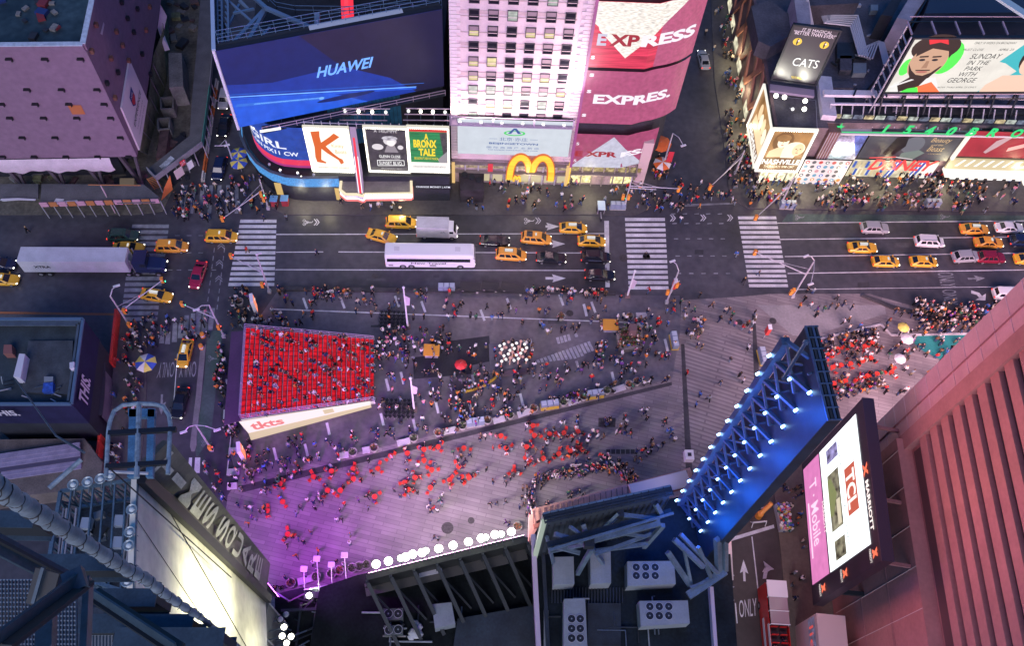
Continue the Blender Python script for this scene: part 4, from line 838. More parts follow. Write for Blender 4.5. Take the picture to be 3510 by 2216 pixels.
for k in range(18):
 for j in (0, 1): p = a.lerp(b, (k + .5) / 18); mb.ball(upz(p, z1 + .05 - j * .35) + n * .2, .17, BULB, 5)
mb.build('bulb_row', t); mb = MB(); f = Face.on(mb, upz(b, z1 - .45) + n * .2, upz(a, z1 - .45) + n * .2, upz(a, z1 - .85) + n * .2, upz(b, z1 - .85) + n * .2); f.text('PALACE THEATRE', .1, 0, .9, 1, WLIT, 0); a, b = mq[5], mq[6]; f = Face.on(mb, upz(b, z1 - .1) + n * .2, upz(a, z1 - .1) + n * .2, upz(a, z1 - .8) + n * .2, upz(b, z1 - .8) + n * .2); f.text('SUNSET', .1, 0, .9, 1, WLIT, 0); mb.build('lettering', t)
for x in (1298, 1358): mb = MB(); mb.lathe([(.55, 0), (.75, .25), (.75, .6), (.3, .75)], PSTEEL, W((x, 601), z1), 12); tag(mb.build('roof_fan'), 'round pale fan on the marquee roof, ' + ('nearer the red blade sign' if x < 1300 else 'nearer the green poster'), 'fan')
t = thing('blade_sign', 'tall violet and red blade sign between the theatre posters', 'sign', W((1240, 676), 4.5)); a = W((1238, 676), 4.2); zt2 = VZ((1206, 470), a)
mb = MB(); yb = YP - .2
mb.add([upz(a, 4.2) + Vector((s * .45, 0, 0)) for s in (-1, 1)] + [Vector((a.x + s * .45 - .3, yb, 16.5)) for s in (-1, 1)] + [Vector((a.x + s * .45 - .3, yb, 4.2)) for s in (-1, 1)], [(0, 1, 3, 2), (0, 2, 4), (1, 5, 3), (0, 4, 5, 1)], emat('blade_violet', (.42, .30, .48), .6)); mb.build('panel', t)
mb = MB(); q = lambda s, k: (upz(a, 4.2).lerp(Vector((a.x - .3, yb, 16.5)), k) + Vector((s, -.08, .03)))
mb.quad(q(-.16, 0), q(.16, 0), q(.16, .86), q(-.16, .86), emat('blade_red', (.85, .04, .06), .9)); mb.quad(q(.2, 0), q(.3, 0), q(.3, .6), q(.2, .6), WLIT); mb.quad(q(-.3, 0), q(-.2, 0), q(-.2, .6), q(-.3, .6), WLIT); mb.build('light_strip', t)
mb = MB(); mb.beam(W((1420, 638), 3.6), W((1549, 640), 3.6), .3, 1.0, BLACK); o = thing('shop_sign', 'dark shop sign reading CHANGE MONEY ATM', 'sign', W((1420, 638), 3.6)); mb.build('panel', o)
mb = MB(); a, b = W((1424, 638), 3.6) + Vector((0, -.2, 0)), W((1545, 640), 3.6) + Vector((0, -.2, 0)); Face.on(mb, upz(a, 4.0), upz(b, 4.0), upz(b, 3.3), upz(a, 3.3)).text('CHANGE MONEY | ATM', .02, .1, .98, .9, LW, .03, 0, .015); mb.build('lettering', o)
mb = MB(); mb.prism([(-10.3, 88.75), (-4.8, 88.75), (-4.8, 89.6), (-10.3, 89.6)], .13, 5.6, mat('shop_brown', (.16, .09, .06), .6, noise=(.8, .4))); mb.prism([(-10.0, 88.6), (-5.2, 88.6), (-5.2, 88.7), (-10.0, 88.7)], .4, 2.6, emat('shop_glow', (.9, .62, .22), .5)); tag(mb.build('shopfront'), 'brown shopfront under the green theatre poster', 'shopfront')
mb = MB()
for k in range(7): a, b = ring[5].lerp(ring[8], k / 7), ring[5].lerp(ring[8], (k + .75) / 7); mb.quad(*[q + Vector((0, .35, 0)) for q in (upz(a, .4), upz(b, .4), upz(b, 3.4), upz(a, 3.4))], MATS['shop_glow'])
mb.build('shop_window', bl)
# ------------------------------------------------------------ pale stone hotel with the window grid
SY = 92.9; STONE = mat('pale_pink_stone', (.66, .53, .53), .7, noise=(.5, .10)); STONE2 = mat('pale_stone_band', (.56, .42, .41), .7, noise=(.8, .12)); QUOIN = mat('quoin_stone', (.70, .60, .60), .7)
bl = thing('stone_hotel', 'pale pink stone hotel with a grid of square windows', 'building', (5, SY, 0))
mb = MB(); mb.prism([(-4.4, SY), (14.4, SY), (14.4, 135), (-4.4, 135)], 5.4, 88, STONE)
for k in range(24):
 z = 17.4 + 2.72 * k; mb.box((4.6, SY - .02, z + .25), (15.6, .16, .12), STONE2)
 if k % 2 == 0: mb.box((4.6, SY - .01, z + .95), (15.4, .1, .55), STONE2)
for k in range(130):
 w = 1.5 if k % 2 else 1.0
 for s, x in ((1, -4.4), (-1, 14.4)): mb.box((x + s * w / 2 - s * .03, SY - .03, 6 + k * .62), (w, .22, .54), QUOIN)
mb.build('wall', bl)
WF = mat('window_frame_dark', (.045, .035, .05), .5); BLIND = mat('window_blind', (.27, .20, .22), .7)
WLITY = led('window_lit_yellow', (.70, .62, .30), .8, .9, .5); WDARK = mat('window_dark_glass', (.012, .012, .02), .2, spec=.25); WLITW = led('window_lit_pale', (.5, .58, .5), .6, 1.2, .6)
fr = MB(); 
for s in (-1, 1): fr.box((s * .65, -.02, .78), (.10, .14, 1.76), WF); fr.box((0, -.02, .78 + s * .83), (1.4, .14, .10), WF)
fr.box((0, -.0, .80), (1.2, .08, .06), WF); frm = fr.mesh('window'); pn = []
for m, lo in ((WDARK, 1), (WLITY, 1), (WLITW, 1), (WDARK, .55), (WLITY, .5)):
 p_ = MB(); p_.quad((-.62, -.03, -.02), (.62, -.03, -.02), (.62, -.03, 1.58 * lo), (-.62, -.03, 1.58 * lo), m)
 if lo < 1: p_.quad((-.62, -.03, 1.58 * lo), (.62, -.03, 1.58 * lo), (.62, -.03, 1.58), (-.62, -.03, 1.58), BLIND)
 pn.append(p_.mesh('pane'))
pat = [[0, 0, 0, 0, 2, 0], [0, 3, 2, 3, 3, 0], [4, 3, 0, 4, 4, 3], [0, 0, 0, 0, 3, 0], [4, 1, 0, 0, 3, 0], [4, 3, 0, 4, 4, 0], [2, 2, 2, 3, 3, 4], [0, 4, 4, 0, 2, 3], [2, 4, 0, 0, 3, 0]]
for r in range(10):
 for k in range(6):
  x = -1.15 + k * 2.53; z = 37.0 - r * 2.72 if r < 9 else 14.0
  if r == 9: continue
  o = bpy.data.objects.new('window', frm); COL.objects.link(o); o.parent = bl; o.location = (x - 5, -.06, z - .78)
  g = bpy.data.objects.new('pane', pn[pat[r][k]]); COL.objects.link(g); g.parent = o
f = wallboard('led_screen', 'wide pale grey screen with BEIJING ETOWN lettering', (1568, 413), (1959, 410), (1955, 530), (1569, 533), SY - .9, led('screen_grey', (.42, .46, .50), 1.1, .6, .06), .7, cat='screen')
f.b.x = min(f.b.x, 13.6)
EB = emat('etown_blue', (.03, .09, .30), .8); EG = emat('etown_green', (.06, .55, .12), .9)
f.ell(.5, .36, .095, .075, EG, .05, 24); f.ell(.5, .355, .075, .05, MATS['screen_grey'], .07, 24); f.poly([(.44, .37), (.49, .22), (.51, .22), (.47, .37)], EB, .09); f.poly([(.49, .22), (.515, .22), (.56, .37), (.53, .37)], EB, .09)
f.line(.28, .53, .35, .53, .008, EB, .06, 3); f.line(.64, .53, .71, .53, .008, EB, .06, 3); done(f)
lettering(f, [('北京·亦庄', .37, .475, .62, .575, EB, {}), ('BEIJINGETOWN', .28, .625, .715, .695, EB, dict(bold=.025)), ('国 际 高 端 产 业 新 区', .26, .745, .73, .80, EB, {}), ('TOP-RANKED INDUSTRIAL NEW ZONE', .27, .83, .72, .86, EB, {})])
t = thing('screen_canopy', 'mauve railed ledge along the top of the pale grey screen', 'walkway', (4.6, SY - .5, 14.7)); mb = MB(); mb.box((4.6, SY - .7, 14.7), (18.4, 1.6, .25), mat('mauve_metal', (.30, .24, .34), .5)); mb.build('deck', t); mb = MB()
for x in (-4.4, 1.9, 8.0, 13.9): mb.box((x, SY - 1.35, 15.6), (.22, .16, 1.7), MATS['mauve_metal'])
mb.box((4.6, SY - 1.35, 16.4), (18.4, .12, .12), MATS['mauve_metal']); mb.build('rail', t)
for k in range(6): mb = MB(); mb.box((-3 + k * 3.1, SY - 1.2, 14.98), (.5, .35, .3), PSTEEL); mb.box((-3 + k * 3.1, SY - 1.15, 15.14), (.36, .22, .04), BULB); mb.build('wash_light', t)
mb = MB(); mb.prism([(-4.4, SY - .4), (14.4, SY - .4), (14.4, SY + .2), (-4.4, SY + .2)], .13, 5.38, mat('shop_grey', (.30, .24, .25), .6, noise=(.6, .3)))
for k in range(9):
 if k not in (0, 1): mb.box((-3.3 + k * 2.1, SY - .45, 1.8), (1.6, .1, 2.2), emat('shop_glow2', (.75, .66, .42), .55))
 mb.box((-3.3 + k * 2.1, SY - .45, 4.4), (1.8, .1, 1.1), led('shop_upper_glow', (.42, .33, .22), .7, 2, .9))
for k in range(10): mb.box((-4.3 + k * 2.08, SY - .5, 2.7), (.22, .2, 5.1), PSTEEL)
mb.box((4.6, SY - .7, 3.2), (18.6, .7, .2), MR); mb.box((4.6, SY - .7, 5.2), (18.6, .7, .15), MR); mb.build('shopfront', bl)
mb = MB(); mb.prism([W(p, 3.2) for p in (c2(745, 1165), c2(920, 1165), c2(915, 1305), c2(755, 1305))], .13, 3.2, mat('kiosk_dark', (.035, .03, .035), .5, noise=(.7, .5)))
for k in range(3): mb.lathe([(.5, 0), (.5, .25)], DSTEEL, W(c2(785 + k * 50, 1200 + k * 18), 3.2), 10)
tag(mb.build('entrance_canopy'), 'dark square entrance canopy in front of the stone hotel', 'canopy')
def arch_m(name, label, x0, x1, zb, zt, y, w, m, m2, dep=.35):
 t = thing(name, label, 'sign', ((x0 + x1) / 2, y, zb)); mid = (x0 + x1) / 2
 for mm, ww, oo, nm in ((m2, w * 1.35, 0, 'red_edge'), (m, w, -.12, 'arch')):
  mb = MB()
  for a, b in ((x0, mid), (mid, x1)):
   o = []; i_ = []; n = 18
   for k in range(n + 1):
    s = math.pi * k / n; c_ = (a + b) / 2; rx = (b - a) / 2; zz = zb + (zt - zb) * (math.sin(s) ** .72); o.append((c_ - (rx + ww * .35 * 0 + ww * .35) * math.cos(s), zz + ww * .25 * math.sin(s))); i_.append((c_ - (rx - ww * .65) * math.cos(s), zb + (zt - zb - ww * 1.0) * (math.sin(s) ** .72)))
   cut = lambda p, k: (p[0], max(p[1], zb + ((zt - zb) * .34 if ((a == x0 and k > n / 2 and p[1] < zb + (zt - zb) * .34) or (b == x1 and k < n / 2 and p[1] < zb + (zt - zb) * .34)) else 0)))
   o = [cut(p, k) for k, p in enumerate(o)]; i_ = [cut(p, k) for k, p in enumerate(i_)]
   vs = [(p[0], y + oo, p[1]) for p in o] + [(p[0], y + oo, p[1]) for p in i_] + [(p[0], y + oo + dep, p[1]) for p in o] + [(p[0], y + oo + dep, p[1]) for p in i_]; N = n + 1
   fs = []
   for k in range(n): fs += [(k, k + 1, N + k + 1, N + k), (2 * N + k, 3 * N + k, 3 * N + k + 1, 2 * N + k + 1), (k, 2 * N + k, 2 * N + k + 1, k + 1), (N + k, N + k + 1, 3 * N + k + 1, 3 * N + k)]
   mb.add(vs, fs, mm)
  mb.build(nm, t)
 return t
MCY = led('arch_yellow', (1.0, .60, .05), .85, 1.2, .3, (.1, .1, 3)); MCR = emat('arch_red', (.75, .16, .03), .7)
arch_m('arch_sign', 'big glowing yellow M arches over the shop entrance', WY((1744, 598), SY - 1.3).x, WY((1893, 598), SY - 1.3).x, 2.2, WY((1790, 535), SY - 1.3).z, SY - 1.3, .95, MCY, MCR)
arch_m('arch_sign', 'small yellow M arches over the doorway under the big arches', WY((1761, 598), SY - 1.7).x, WY((1785, 598), SY - 1.7).x, 2.4, 3.7, SY - 1.8, .28, MCY, MCR, .15)
t = thing('arch_sign', 'narrow yellow arch sign seen edge on at the hotel corner', 'sign', W((1938, 610), 1.5)); mb = MB(); p = W((1940, 612), .13)
for s_ in (0, 1.2): mb.tube([p + Vector((.1, -.2 - s_ - .55 * math.cos(math.pi * k / 10), .8 + 4.6 * math.sin(math.pi * k / 10))) for k in range(11)], .2, MCY, 6)
mb.build('arch', t)
for x in (1556, 1936): mb = MB(); p = W((x, 600), .2); mb.box((p.x, SY - .9, 3.0), (.5, .5, 4.6), emat('yellow_column', (.85, .55, .22), .7)); tag(mb.build('light_column'), 'yellow glowing column at the ' + ('kiosk' if x < 1700 else 'red screen') + ' end of the hotel shopfront', 'column')
mb = MB(); p = WY((1682, 545), SY - 1); mb.box((p.x, SY - 1, 4.6), (.8, .3, 1.6), emat('red_flag', (.75, .05, .08), .7)); tag(mb.build('red_banner'), 'small red vertical banner on the hotel shopfront', 'banner')
# ------------------------------------------------------------ block with the three curved red screens
EY = 91.9; bl = thing('screen_corner_block', 'corner block wearing three stacked curved red screens', 'building', (20, EY + 2, 0))
zb1 = VZ((2011, 225), WY((2011, 225), EY)); ec = [Vector((14.6, EY, 0))] + [W(p, 26.9) for p in ((2150, 226), (2210, 226), (2245, 223), (2290, 215), (2325, 204), (2350, 192), (2373, 176))]
ec = [Vector((p.x, p.y, 0)) for p in ec]; ec[1].y = EY; ec[2].y = EY
mb = MB(); inn = [ec[0] + Vector((0, 1.2, 0)), ec[1] + Vector((0, 1.2, 0))] + [p + Vector((-.8, 1.0, 0)) for p in ec[2:]]; e_ = inn[-1]
mb.prism(inn + [Vector((e_.x + 2.2, 135, 0)), Vector((14.6, 135, 0))], 5.2, 40, DWALL); mb.build('wall', bl)
mb = MB(); mb.prism([(14.6, EY + .9), (25.2, EY + .9), (27.5, 95), (29.0, 104), (14.6, 104)], .13, 5.2, mat('corner_stone', (.34, .27, .26), .7, noise=(.6, .3))); mb.build('shopfront', bl)
mb = MB()
for (x0, x1) in ((15, 18.2), (21.5, 25)): mb.quad((x0, EY + .85, .6), (x1, EY + .85, .6), (x1, EY + .85, 3.2), (x0, EY + .85, 3.2), led('shop_glow3', (.95, .85, .40), .9, 1.8, .8))
for k in range(6): mb.box((15.2 + k * 2, EY + .75, 4.2), (1.7, .1, 1.1), led('shop_glow4', (.38, .30, .14), .7, 2, .8))
mb.build('shop_window', bl)
mb = MB()
for k in range(7): mb.box((14.8 + k * 1.75, EY + .6, 2.6), (.2, .3, 5), MR)
mb.box((20, EY + .4, 3.5), (11, .9, .2), MR); mb.build('shop_frame', bl)
ER = [led('express_red_%d' % k, c, s, sc, am, st) for k, (c, s, sc, am, st) in enumerate([((.50, .03, .07), 1.0, .7, .6, (.25, .25, 5)), ((.33, .065, .14), 1.05, 2.0, .22, (1, 1, 1)), ((.32, .065, .145), 1.0, 1.5, .2, (1, 1, 1)), ((.28, .05, .12), 1.0, 1.0, .2, (1, 1, 1))])]
EW = led('express_white', (.78, .74, .66), .85, 2.6, .5, (.6, .6, 3)); EW2 = led('express_grey', (.45, .45, .55), .9, 1.5, .15); EWT = emat('express_letter', (.72, .68, .76), .95); ERT = emat('express_letter_red', (.30, .015, .03), .9)
efn = lambda z0, z1: curve_fn(ec, z0, z1)
z_a0 = 26.7; z_a1 = WY((2045, 2), EY).z
t = thing('curved_screen', 'top curved red screen with a white brick triangle reading EXPRESS', 'screen', (20, EY, z_a0)); mb = MB(); f = Face(mb, efn(z_a0, z_a1)); f.rect(0, 0, 1, 1, ER[0], 0, 24); f.rect(.58, 0, 1, 1, ER[1], .03, 10)
f.rows(lambda v: 0 if v < .36 else .04 + max(0, v - .40) / .43 * .27, lambda v: .78 - v / .83 * .47, 0, .83, EW, .08, 16, 14)
mb.build('picture', t); mb = MB(); f = Face(mb, f.fn); f.text('E', .045, .46, .125, .64, EW2, .14, 0, .04); f.text('XP', .15, .46, .40, .64, ERT, .14, 0, .04); f.text('RESS', .42, .46, .93, .64, EWT, .14, 0, .04); f.text('s', .015, .80, .05, .86, EWT, .14, 0, .03); f.text('s', .015, .06, .05, .12, EWT, .14, 0, .03); mb.build('lettering', t)
z_b1 = 26.1; z_b0 = WY((1977, 421), EY).z
t = thing('curved_screen', 'middle curved red screen reading EXPRES in pale letters', 'screen', (20, EY, z_b0)); mb = MB(); f = Face(mb, efn(z_b0, z_b1)); f.rect(0, 0, 1, 1, ER[2], 0, 24); mb.build('picture', t)
mb = MB(); f = Face(mb, f.fn); f.text('EXPRES.', .10, .42, .84, .60, EWT, .12, 0, .04); [f.text('s', u, v, u + .04, v + .06, EWT, .12, 0, .03) for u, v in ((.03, .04), (.03, .34), (.02, .80))]; mb.build('lettering', t)
z_c1 = WY((1975, 458), EY).z; z_c0 = WY((1958, 570), EY).z; ec3 = [ec[0]] + [p for p in ec[1:6]]
fn3 = curve_fn(ec3, z_c0, z_c1)
t = thing('curved_screen', 'lowest curved red screen with a pale upright triangle reading EXPRESS', 'screen', (20, EY, z_c0)); mb = MB(); f = Face(mb, fn3); f.rect(0, 0, 1, 1, ER[3], 0, 20)
f.rows(lambda v: max(0, .44 - .46 * (v - .06) / .94), lambda v: .44 + .44 * (v - .06) / .94, .06, 1, EW2, .06, 14, 12)
mb.build('picture', t); mb = MB(); f = Face(mb, fn3); f.text('E', .02, .50, .11, .66, ERT, .12, 0, .04); f.text('XPR', .14, .50, .52, .66, ERT, .12, 0, .04); f.text('ESS', .56, .50, .95, .66, EWT, .12, 0, .04); f.text('s', .015, .24, .05, .32, EWT, .12); f.text('s', .015, .76, .05, .84, EWT, .12); mb.build('lettering', t)
mb = MB(); mb.beam((14.5, EY - .1, z_c0), (14.5, EY - .1, 40), .35, .35, emat('violet_tube', (.42, .10, .32), .6)); mb.build('light_strip', bl)
mb = MB(); mb.box((26.2, 94.2, 5.5), (1.6, 3.2, 10.5), mat('corner_pier', (.55, .42, .40), .6)); mb.build('corner_pier', bl)
# ------------------------------------------------------------ theatre corner block on the right: roofs, posters
RZ = 12.6; RF = mat('mauve_roof', (.085, .078, .095), .7, noise=(.3, .35)); RFD = mat('dark_mauve_roof', (.06, .055, .07), .7, noise=(.3, .4))
bl = thing('theatre_block', 'low block with terracotta lattice side and mauve roofs', 'building', W((2700, 640)))
BY = 96.4; c0_ = W((2566, 640)); rp = [W(p, RZ) for p in ((2646, 330), (2566, -30))]
base = [W((2571, 560)), W((2510, 20))]; lx0, ly0 = 45.9, 95.2; dL = Vector((.02, 1, 0)).normalized()
L0 = Vector((lx0, ly0, 0)); L1 = L0 + dL * 55
mb = MB(); mb.prism([L0, Vector((54.2, 95.2, 0)), Vector((54.2, BY, 0)), Vector((130, BY + 2.0, 0)), Vector((130, 150, 0)), L1], .0, RZ, mat('mauve_wall', (.16, .12, .13), .7, noise=(.4, .3)), RF); mb.build('wall', bl)
TC = mat('terracotta', (.36, .15, .105), .7, noise=(.5, .2)); TCD = mat('terracotta_dark', (.13, .08, .085), .7, noise=(.5, .3)); nL = Vector((dL.y, -dL.x, 0)); nL = nL if nL.x < 0 else -nL
mb = MB(); mb.quad(*[q + nL * .05 for q in (L0, L1, upz(L1, RZ), upz(L0, RZ))], TCD)
for k in range(9):
 a = L0 + dL * (k * 6.0 + 1); b = L0 + dL * (k * 6.0 + 7)
 mb.beam(upz(a, 3) + nL * .2, upz(b, RZ) + nL * .2, .35, .9, TC); mb.beam(upz(a, RZ) + nL * .2, upz(b, 3) + nL * .2, .35, .9, TC)
 if k % 3 != 1: mb.quad(*[q + nL * .12 for q in (upz(a, RZ - .3), upz(a.lerp(b, .5), (RZ + 3) / 2), upz(b, RZ - .3), upz(b, RZ - .2))], TC)
mb.beam(upz(L0, RZ) + nL * .1, upz(L1, RZ) + nL * .1, .5, .6, TCD); mb.build('terracotta_lattice', bl)
for k in range(9): a = L0 + dL * (1.5 + k * 5.4); mb = MB(); mb.quad(*[q + nL * .14 for q in (upz(a, .4), upz(a + dL * 3.2, .4), upz(a + dL * 3.2, 2.6), upz(a, 2.6))], led('side_shop_glow', (.75, .70, .50), .7, 1, .8)); mb.build('shop_window', bl)
mb = MB()
for q, z, m in (([(2575, 20), (2640, 0), (2720, 60), (2725, 110), (2640, 160), (2600, 140)], RZ + 3, RF), ([(2720, -20), (2770, -20), (2780, 80), (2735, 85)], RZ + 6, mat('pale_mauve_wall', (.34, .31, .36), .7, noise=(.5, .2))), ([(2760, -20), (2950, -20), (2945, 10), (2765, 20)], RZ + 4, RFD), ([(3020, 50), (3070, -20), (3100, -20), (3060, 55)], RZ + 5, DWALL), ([(3130, -30), (3190, -30), (3120, 70), (3075, 60)], RZ + 7, MATS['pale_mauve_wall']), ([(3200, -40), (3600, -40), (3600, 40), (3170, 45)], RZ + 8, mat('blue_dark_wall', (.025, .035, .06), .5))):
 mb = MB(); mb.prism([W(p, z) for p in q], RZ, z, m); mb.build('penthouse', bl)
for x0, y0, x1, y1, m in ((2870, 145, 2930, 200, DSTEEL), (2880, 190, 2920, 240, RF), (2925, 215, 2970, 250, ACG), (2850, 278, 2888, 302, RF), (2888, 278, 2926, 302, RF), (2862, 325, 2930, 355, DSTEEL), (2985, 15, 3010, 35, ACG), (3060, 340, 3100, 380, RFD)):
 mb = MB(); mb.prism([W(p, RZ + 1) for p in ((x0, y0), (x1, y0), (x1, y1), (x0, y1))], RZ, RZ + 1, m); mb.build('roof_box', bl)
for k in range(6):
 o1 = [W(p, RZ + 1.6 + k * .02) for p in ((2806 + k * 7, -10), (2806 + k * 7, 30 + k * 8), (2826 + k * 4, 78 - k * 5), (2915 + k * 5, 88 - k * 7), (2945 + k * 6, 190)) ]
 mb = MB(); mb.tube(o1, .16, mat('pipe_pale', (.62, .60, .64), .4, .1), 6)
 o2 = [W(p, RZ + 1.8) for p in ((2945 + k * 9, 190 + k * 2), (2965 + k * 9, 160 - k * 3), (3010 + k * 4, 140 + k), (3030 + k * 4, 220), (3060 + k * 3, 225 - k * 3))]
 mb.build('roof_pipe', bl); mb = MB(); mb.tube(o2, .13, MATS['pipe_pale'], 6); mb.build('roof_pipe', bl)
mb = MB()
for k in range(14): a = W((rnd.uniform(2860, 3040), rnd.uniform(95, 370)), RZ + .3); mb.beam(a, a + Vector((rnd.uniform(-3, 3), rnd.uniform(-1, 1), 0)), .25, .25, rnd.choice([DSTEEL, PSTEEL]))
mb.beam(W((2776, 20), RZ + 2), W((2950, 18), RZ + 2), .5, .5, PSTEEL); mb.beam(W((2790, 125), RZ + 2), W((2765, 0), RZ + 6), .5, .5, PSTEEL); mb.build('roof_duct', bl)
mb = MB(); mb.beam(W((2822, 270), RZ + .5), W((2840, 405), RZ + .5), 2.2, 1.2, mat('pale_parapet', (.66, .62, .68), .6, noise=(.4, .15))); mb.build('parapet', bl)
# CATS board
f = board('lit_billboard', 'black billboard with two yellow eyes reading CATS', (2645, 268), (2796, 288), RZ + 1.5, (2713, 84), (2873, 101), mat('poster_black', (.045, .045, .05), .5), .6)
MY = mat('print_yellow', (.75, .62, .05), .5); MW = mat('print_white', (.8, .8, .78), .5)
for u in (.22, .80): f.ell(u, .27, .095, .065, MY, .06, 18); f.ell(u, .27, .02, .06, BLACK, .09, 10); f.ell(u + .02, .25, .02, .015, MW, .1)
done(f, DSTEEL, .3); lettering(f, [('IT IS MAGICAL', .22, .02, .85, .07, MW, {}), ('"BETTER THAN EVER!"', .06, .075, .96, .14, MW, {}), ('CATS', .30, .55, .86, .70, WLIT, {}), ('TICKETS ON SALE', .40, .90, .66, .94, MY, {})])
cats = f
mb = MB(); a, b = f.a + f.out * 1.2, f.b + f.out * 1.2; mb.beam(upz(a, RZ + .5), upz(b, RZ + .5), 1.4, .5, mat('mauve_metal', (.30, .24, .34), .5)); tag(mb.build('sign_ledge'), 'mauve ledge along the foot of the black CATS billboard', 'ledge')
for k, (x, y) in enumerate(((2660, 328), (2689, 333), (2760, 346), (2757, 374), (2717, 374))):
 p = W((x, y), RZ + 1.4); mb = MB(); mb.ball(p, .38 if k < 4 else .28, BULB if k < 4 else WLIT, 8); mb.beam(p, p + Vector((0, 1.2, -1)), .08, .08, PSTEEL); o = mb.build('flood_lamp'); tag(o, f'glowing flood lamp, {ORD[k]} on the frame below the CATS billboard', 'lamp', 'flood lamps below the CATS billboard')
t = thing('lamp_gantry', 'open steel gantry carrying lamps between the CATS and NASHVILLE posters', 'frame', W((2720, 390), RZ)); mb = MB(); q = [W(p, RZ) for p in ((2640, 330), (2795, 345), (2800, 445), (2650, 445))]
for k in range(6): mb.beam(q[0].lerp(q[1], k / 5), q[3].lerp(q[2], k / 5), .14, .14, PSTEEL)
for k in range(4): mb.beam(q[0].lerp(q[3], k / 3), q[1].lerp(q[2], k / 3), .14, .14, PSTEEL)
mb.build('bar', t); mb = MB(); mb.poly([p - Vector((0, 0, .02)) + Vector((0, 0, .1)) for p in (q[3], q[2], q[1], q[0])], RFD); mb.build('deck', t)
# NASHVILLE
f = wallboard('lit_poster', 'glowing sepia poster with two women reading NASHVILLE', (2647, 446), (2797, 445), (2736, 581), (2594, 582), 94.4, led('sepia_bg', (.34, .17, .06), .95, .35, .5))
SK = emat('sepia_skin', (.85, .60, .36), .95); SKL = emat('sepia_light', (.95, .80, .58), 1.0); SKD = emat('sepia_dark', (.20, .09, .03), .8)
f.ell(.35, .28, .24, .24, SKD, .045); f.ell(.36, .29, .13, .15, SKL, .06); f.ell(.34, .20, .17, .09, MATS['sepia_bg'], .065); f.poly([(.12, .52), (.3, .42), (.5, .45), (.58, .66), (.1, .68)], SK, .055); f.ell(.68, .46, .26, .18, SKL, .07, 18); f.poly([(.42, .5), (.6, .38), (.78, .60), (.75, .7), (.44, .68)], SKL, .072); f.ell(.78, .47, .13, .15, SK, .08); f.rect(0, .68, 1, 1, SKD, .085)
for uc, vc in ((.36, .29), (.78, .47)):
 for s in (-1, 1): f.ell(uc + s * .05, vc - .02, .022, .014, SKD, .1, 8)
 f.ell(uc, vc + .075, .035, .012, emat('sepia_lip', (.5, .16, .1), .8), .1, 8); f.line(uc, vc - .01, uc - .012, vc + .04, .012, MATS['sepia_bg'], .1)
done(f, emat('frame_white', (1, .95, .85), .75), .4); bulbs(f, 18, BULB, .12); lettering(f, [('NASHVILLE', .06, .72, .96, .85, WLIT, dict(bold=.03)), ('THURSDAYS 9PM CMT', .14, .875, .88, .94, SKL, dict(bold=.01))])
a = f.a + Vector((-.1, .2, 0)); fb = f.z0, f.z1; e1 = a + dL * 9.3
t = thing('lit_poster', 'glowing sepia poster on the street side of the NASHVILLE corner', 'billboard', a); mb = MB(); mb.prism([a, e1, e1 - nL * .3, a - nL * .3], fb[0], fb[1], BLACK); mb.build('panel', t)
mb = MB(); g = Face.on(mb, upz(e1, fb[1]) + nL * .05, upz(a, fb[1]) + nL * .05, upz(a, fb[0]) + nL * .05, upz(e1, fb[0]) + nL * .05); _g = g.fn; g.fn = lambda u, v, off=0.0: _g(u, v, off if g.n.dot(nL) > 0 else -off)
g.rect(0, 0, 1, 1, MATS['sepia_bg'], .02); [g.ell(.3 + .17 * k, .36 + .06 * (k % 2), .09, .17, SKL if k % 2 else SK, .05) for k in range(4)]; g.poly([(.15, .55), (.9, .5), (.95, .8), (.1, .8)], SK, .045); g.rect(0, .8, 1, 1, SKD, .06); mb.build('picture', t)
mb = MB(); g2 = Face(mb, g.fn); g2.text('NASHVILLE', .1, .82, .9, .96, WLIT, .1, 0, .03); mb.build('lettering', t); mb = MB(); [mb.beam(upz(p, fb[0]) + nL * .2, upz(p, fb[1]) + nL * .2, .35, .35, MATS['frame_white']) for p in (a, e1)]; [mb.beam(upz(a, z) + nL * .2, upz(e1, z) + nL * .2, .3, .3, MATS['frame_white']) for z in fb]; mb.build('frame', t)
mb = MB(); mb.prism([(46.2, 94.6), (53.8, 94.6), (53.8, 95.2), (46.2, 95.2)], .13, 3.2, mat('corner_shop', (.2, .17, .14), .6)); 
for k in range(5): mb.box((47.0 + k * 1.5, 94.45, 1.5), (1.2, .08, 2.0), led('corner_shop_glow', (.80, .80, .55), .9, 1.5, .8))
tag(mb.build('shopfront'), 'bright shopfront under the NASHVILLE poster', 'shopfront')
# long store front with posters and green numerals
GZ = 10.0
def fl(p, Y=BY - .3): return WY(p, Y)
def strip(name, label, TL, TR, BR, BL, m, Y=BY - .3, cat='poster', dep=.25):
 q = [WY(p, Y) for p in (TL, TR, BR, BL)]; zt, zb = (q[0].z + q[1].z) / 2, (q[2].z + q[3].z) / 2; xa, xb = (q[0].x + q[3].x) / 2, (q[1].x + q[2].x) / 2
 t = thing(name, label, cat, ((xa + xb) / 2, Y, zb)); mb = MB(); mb.prism([(xa, Y), (xb, Y), (xb, Y + dep), (xa, Y + dep)], zb, zt, BLACK); mb.build('panel', t)
 mb = MB(); f = Face(mb, lambda u, v, off=0.0: Vector((xa + (xb - xa) * u, Y - .02 - off, zt + (zb - zt) * v))); f.rect(0, 0, 1, 1, m, 0); f.t = t; f.xa, f.xb, f.zt, f.zb = xa, xb, zt, zb; return f
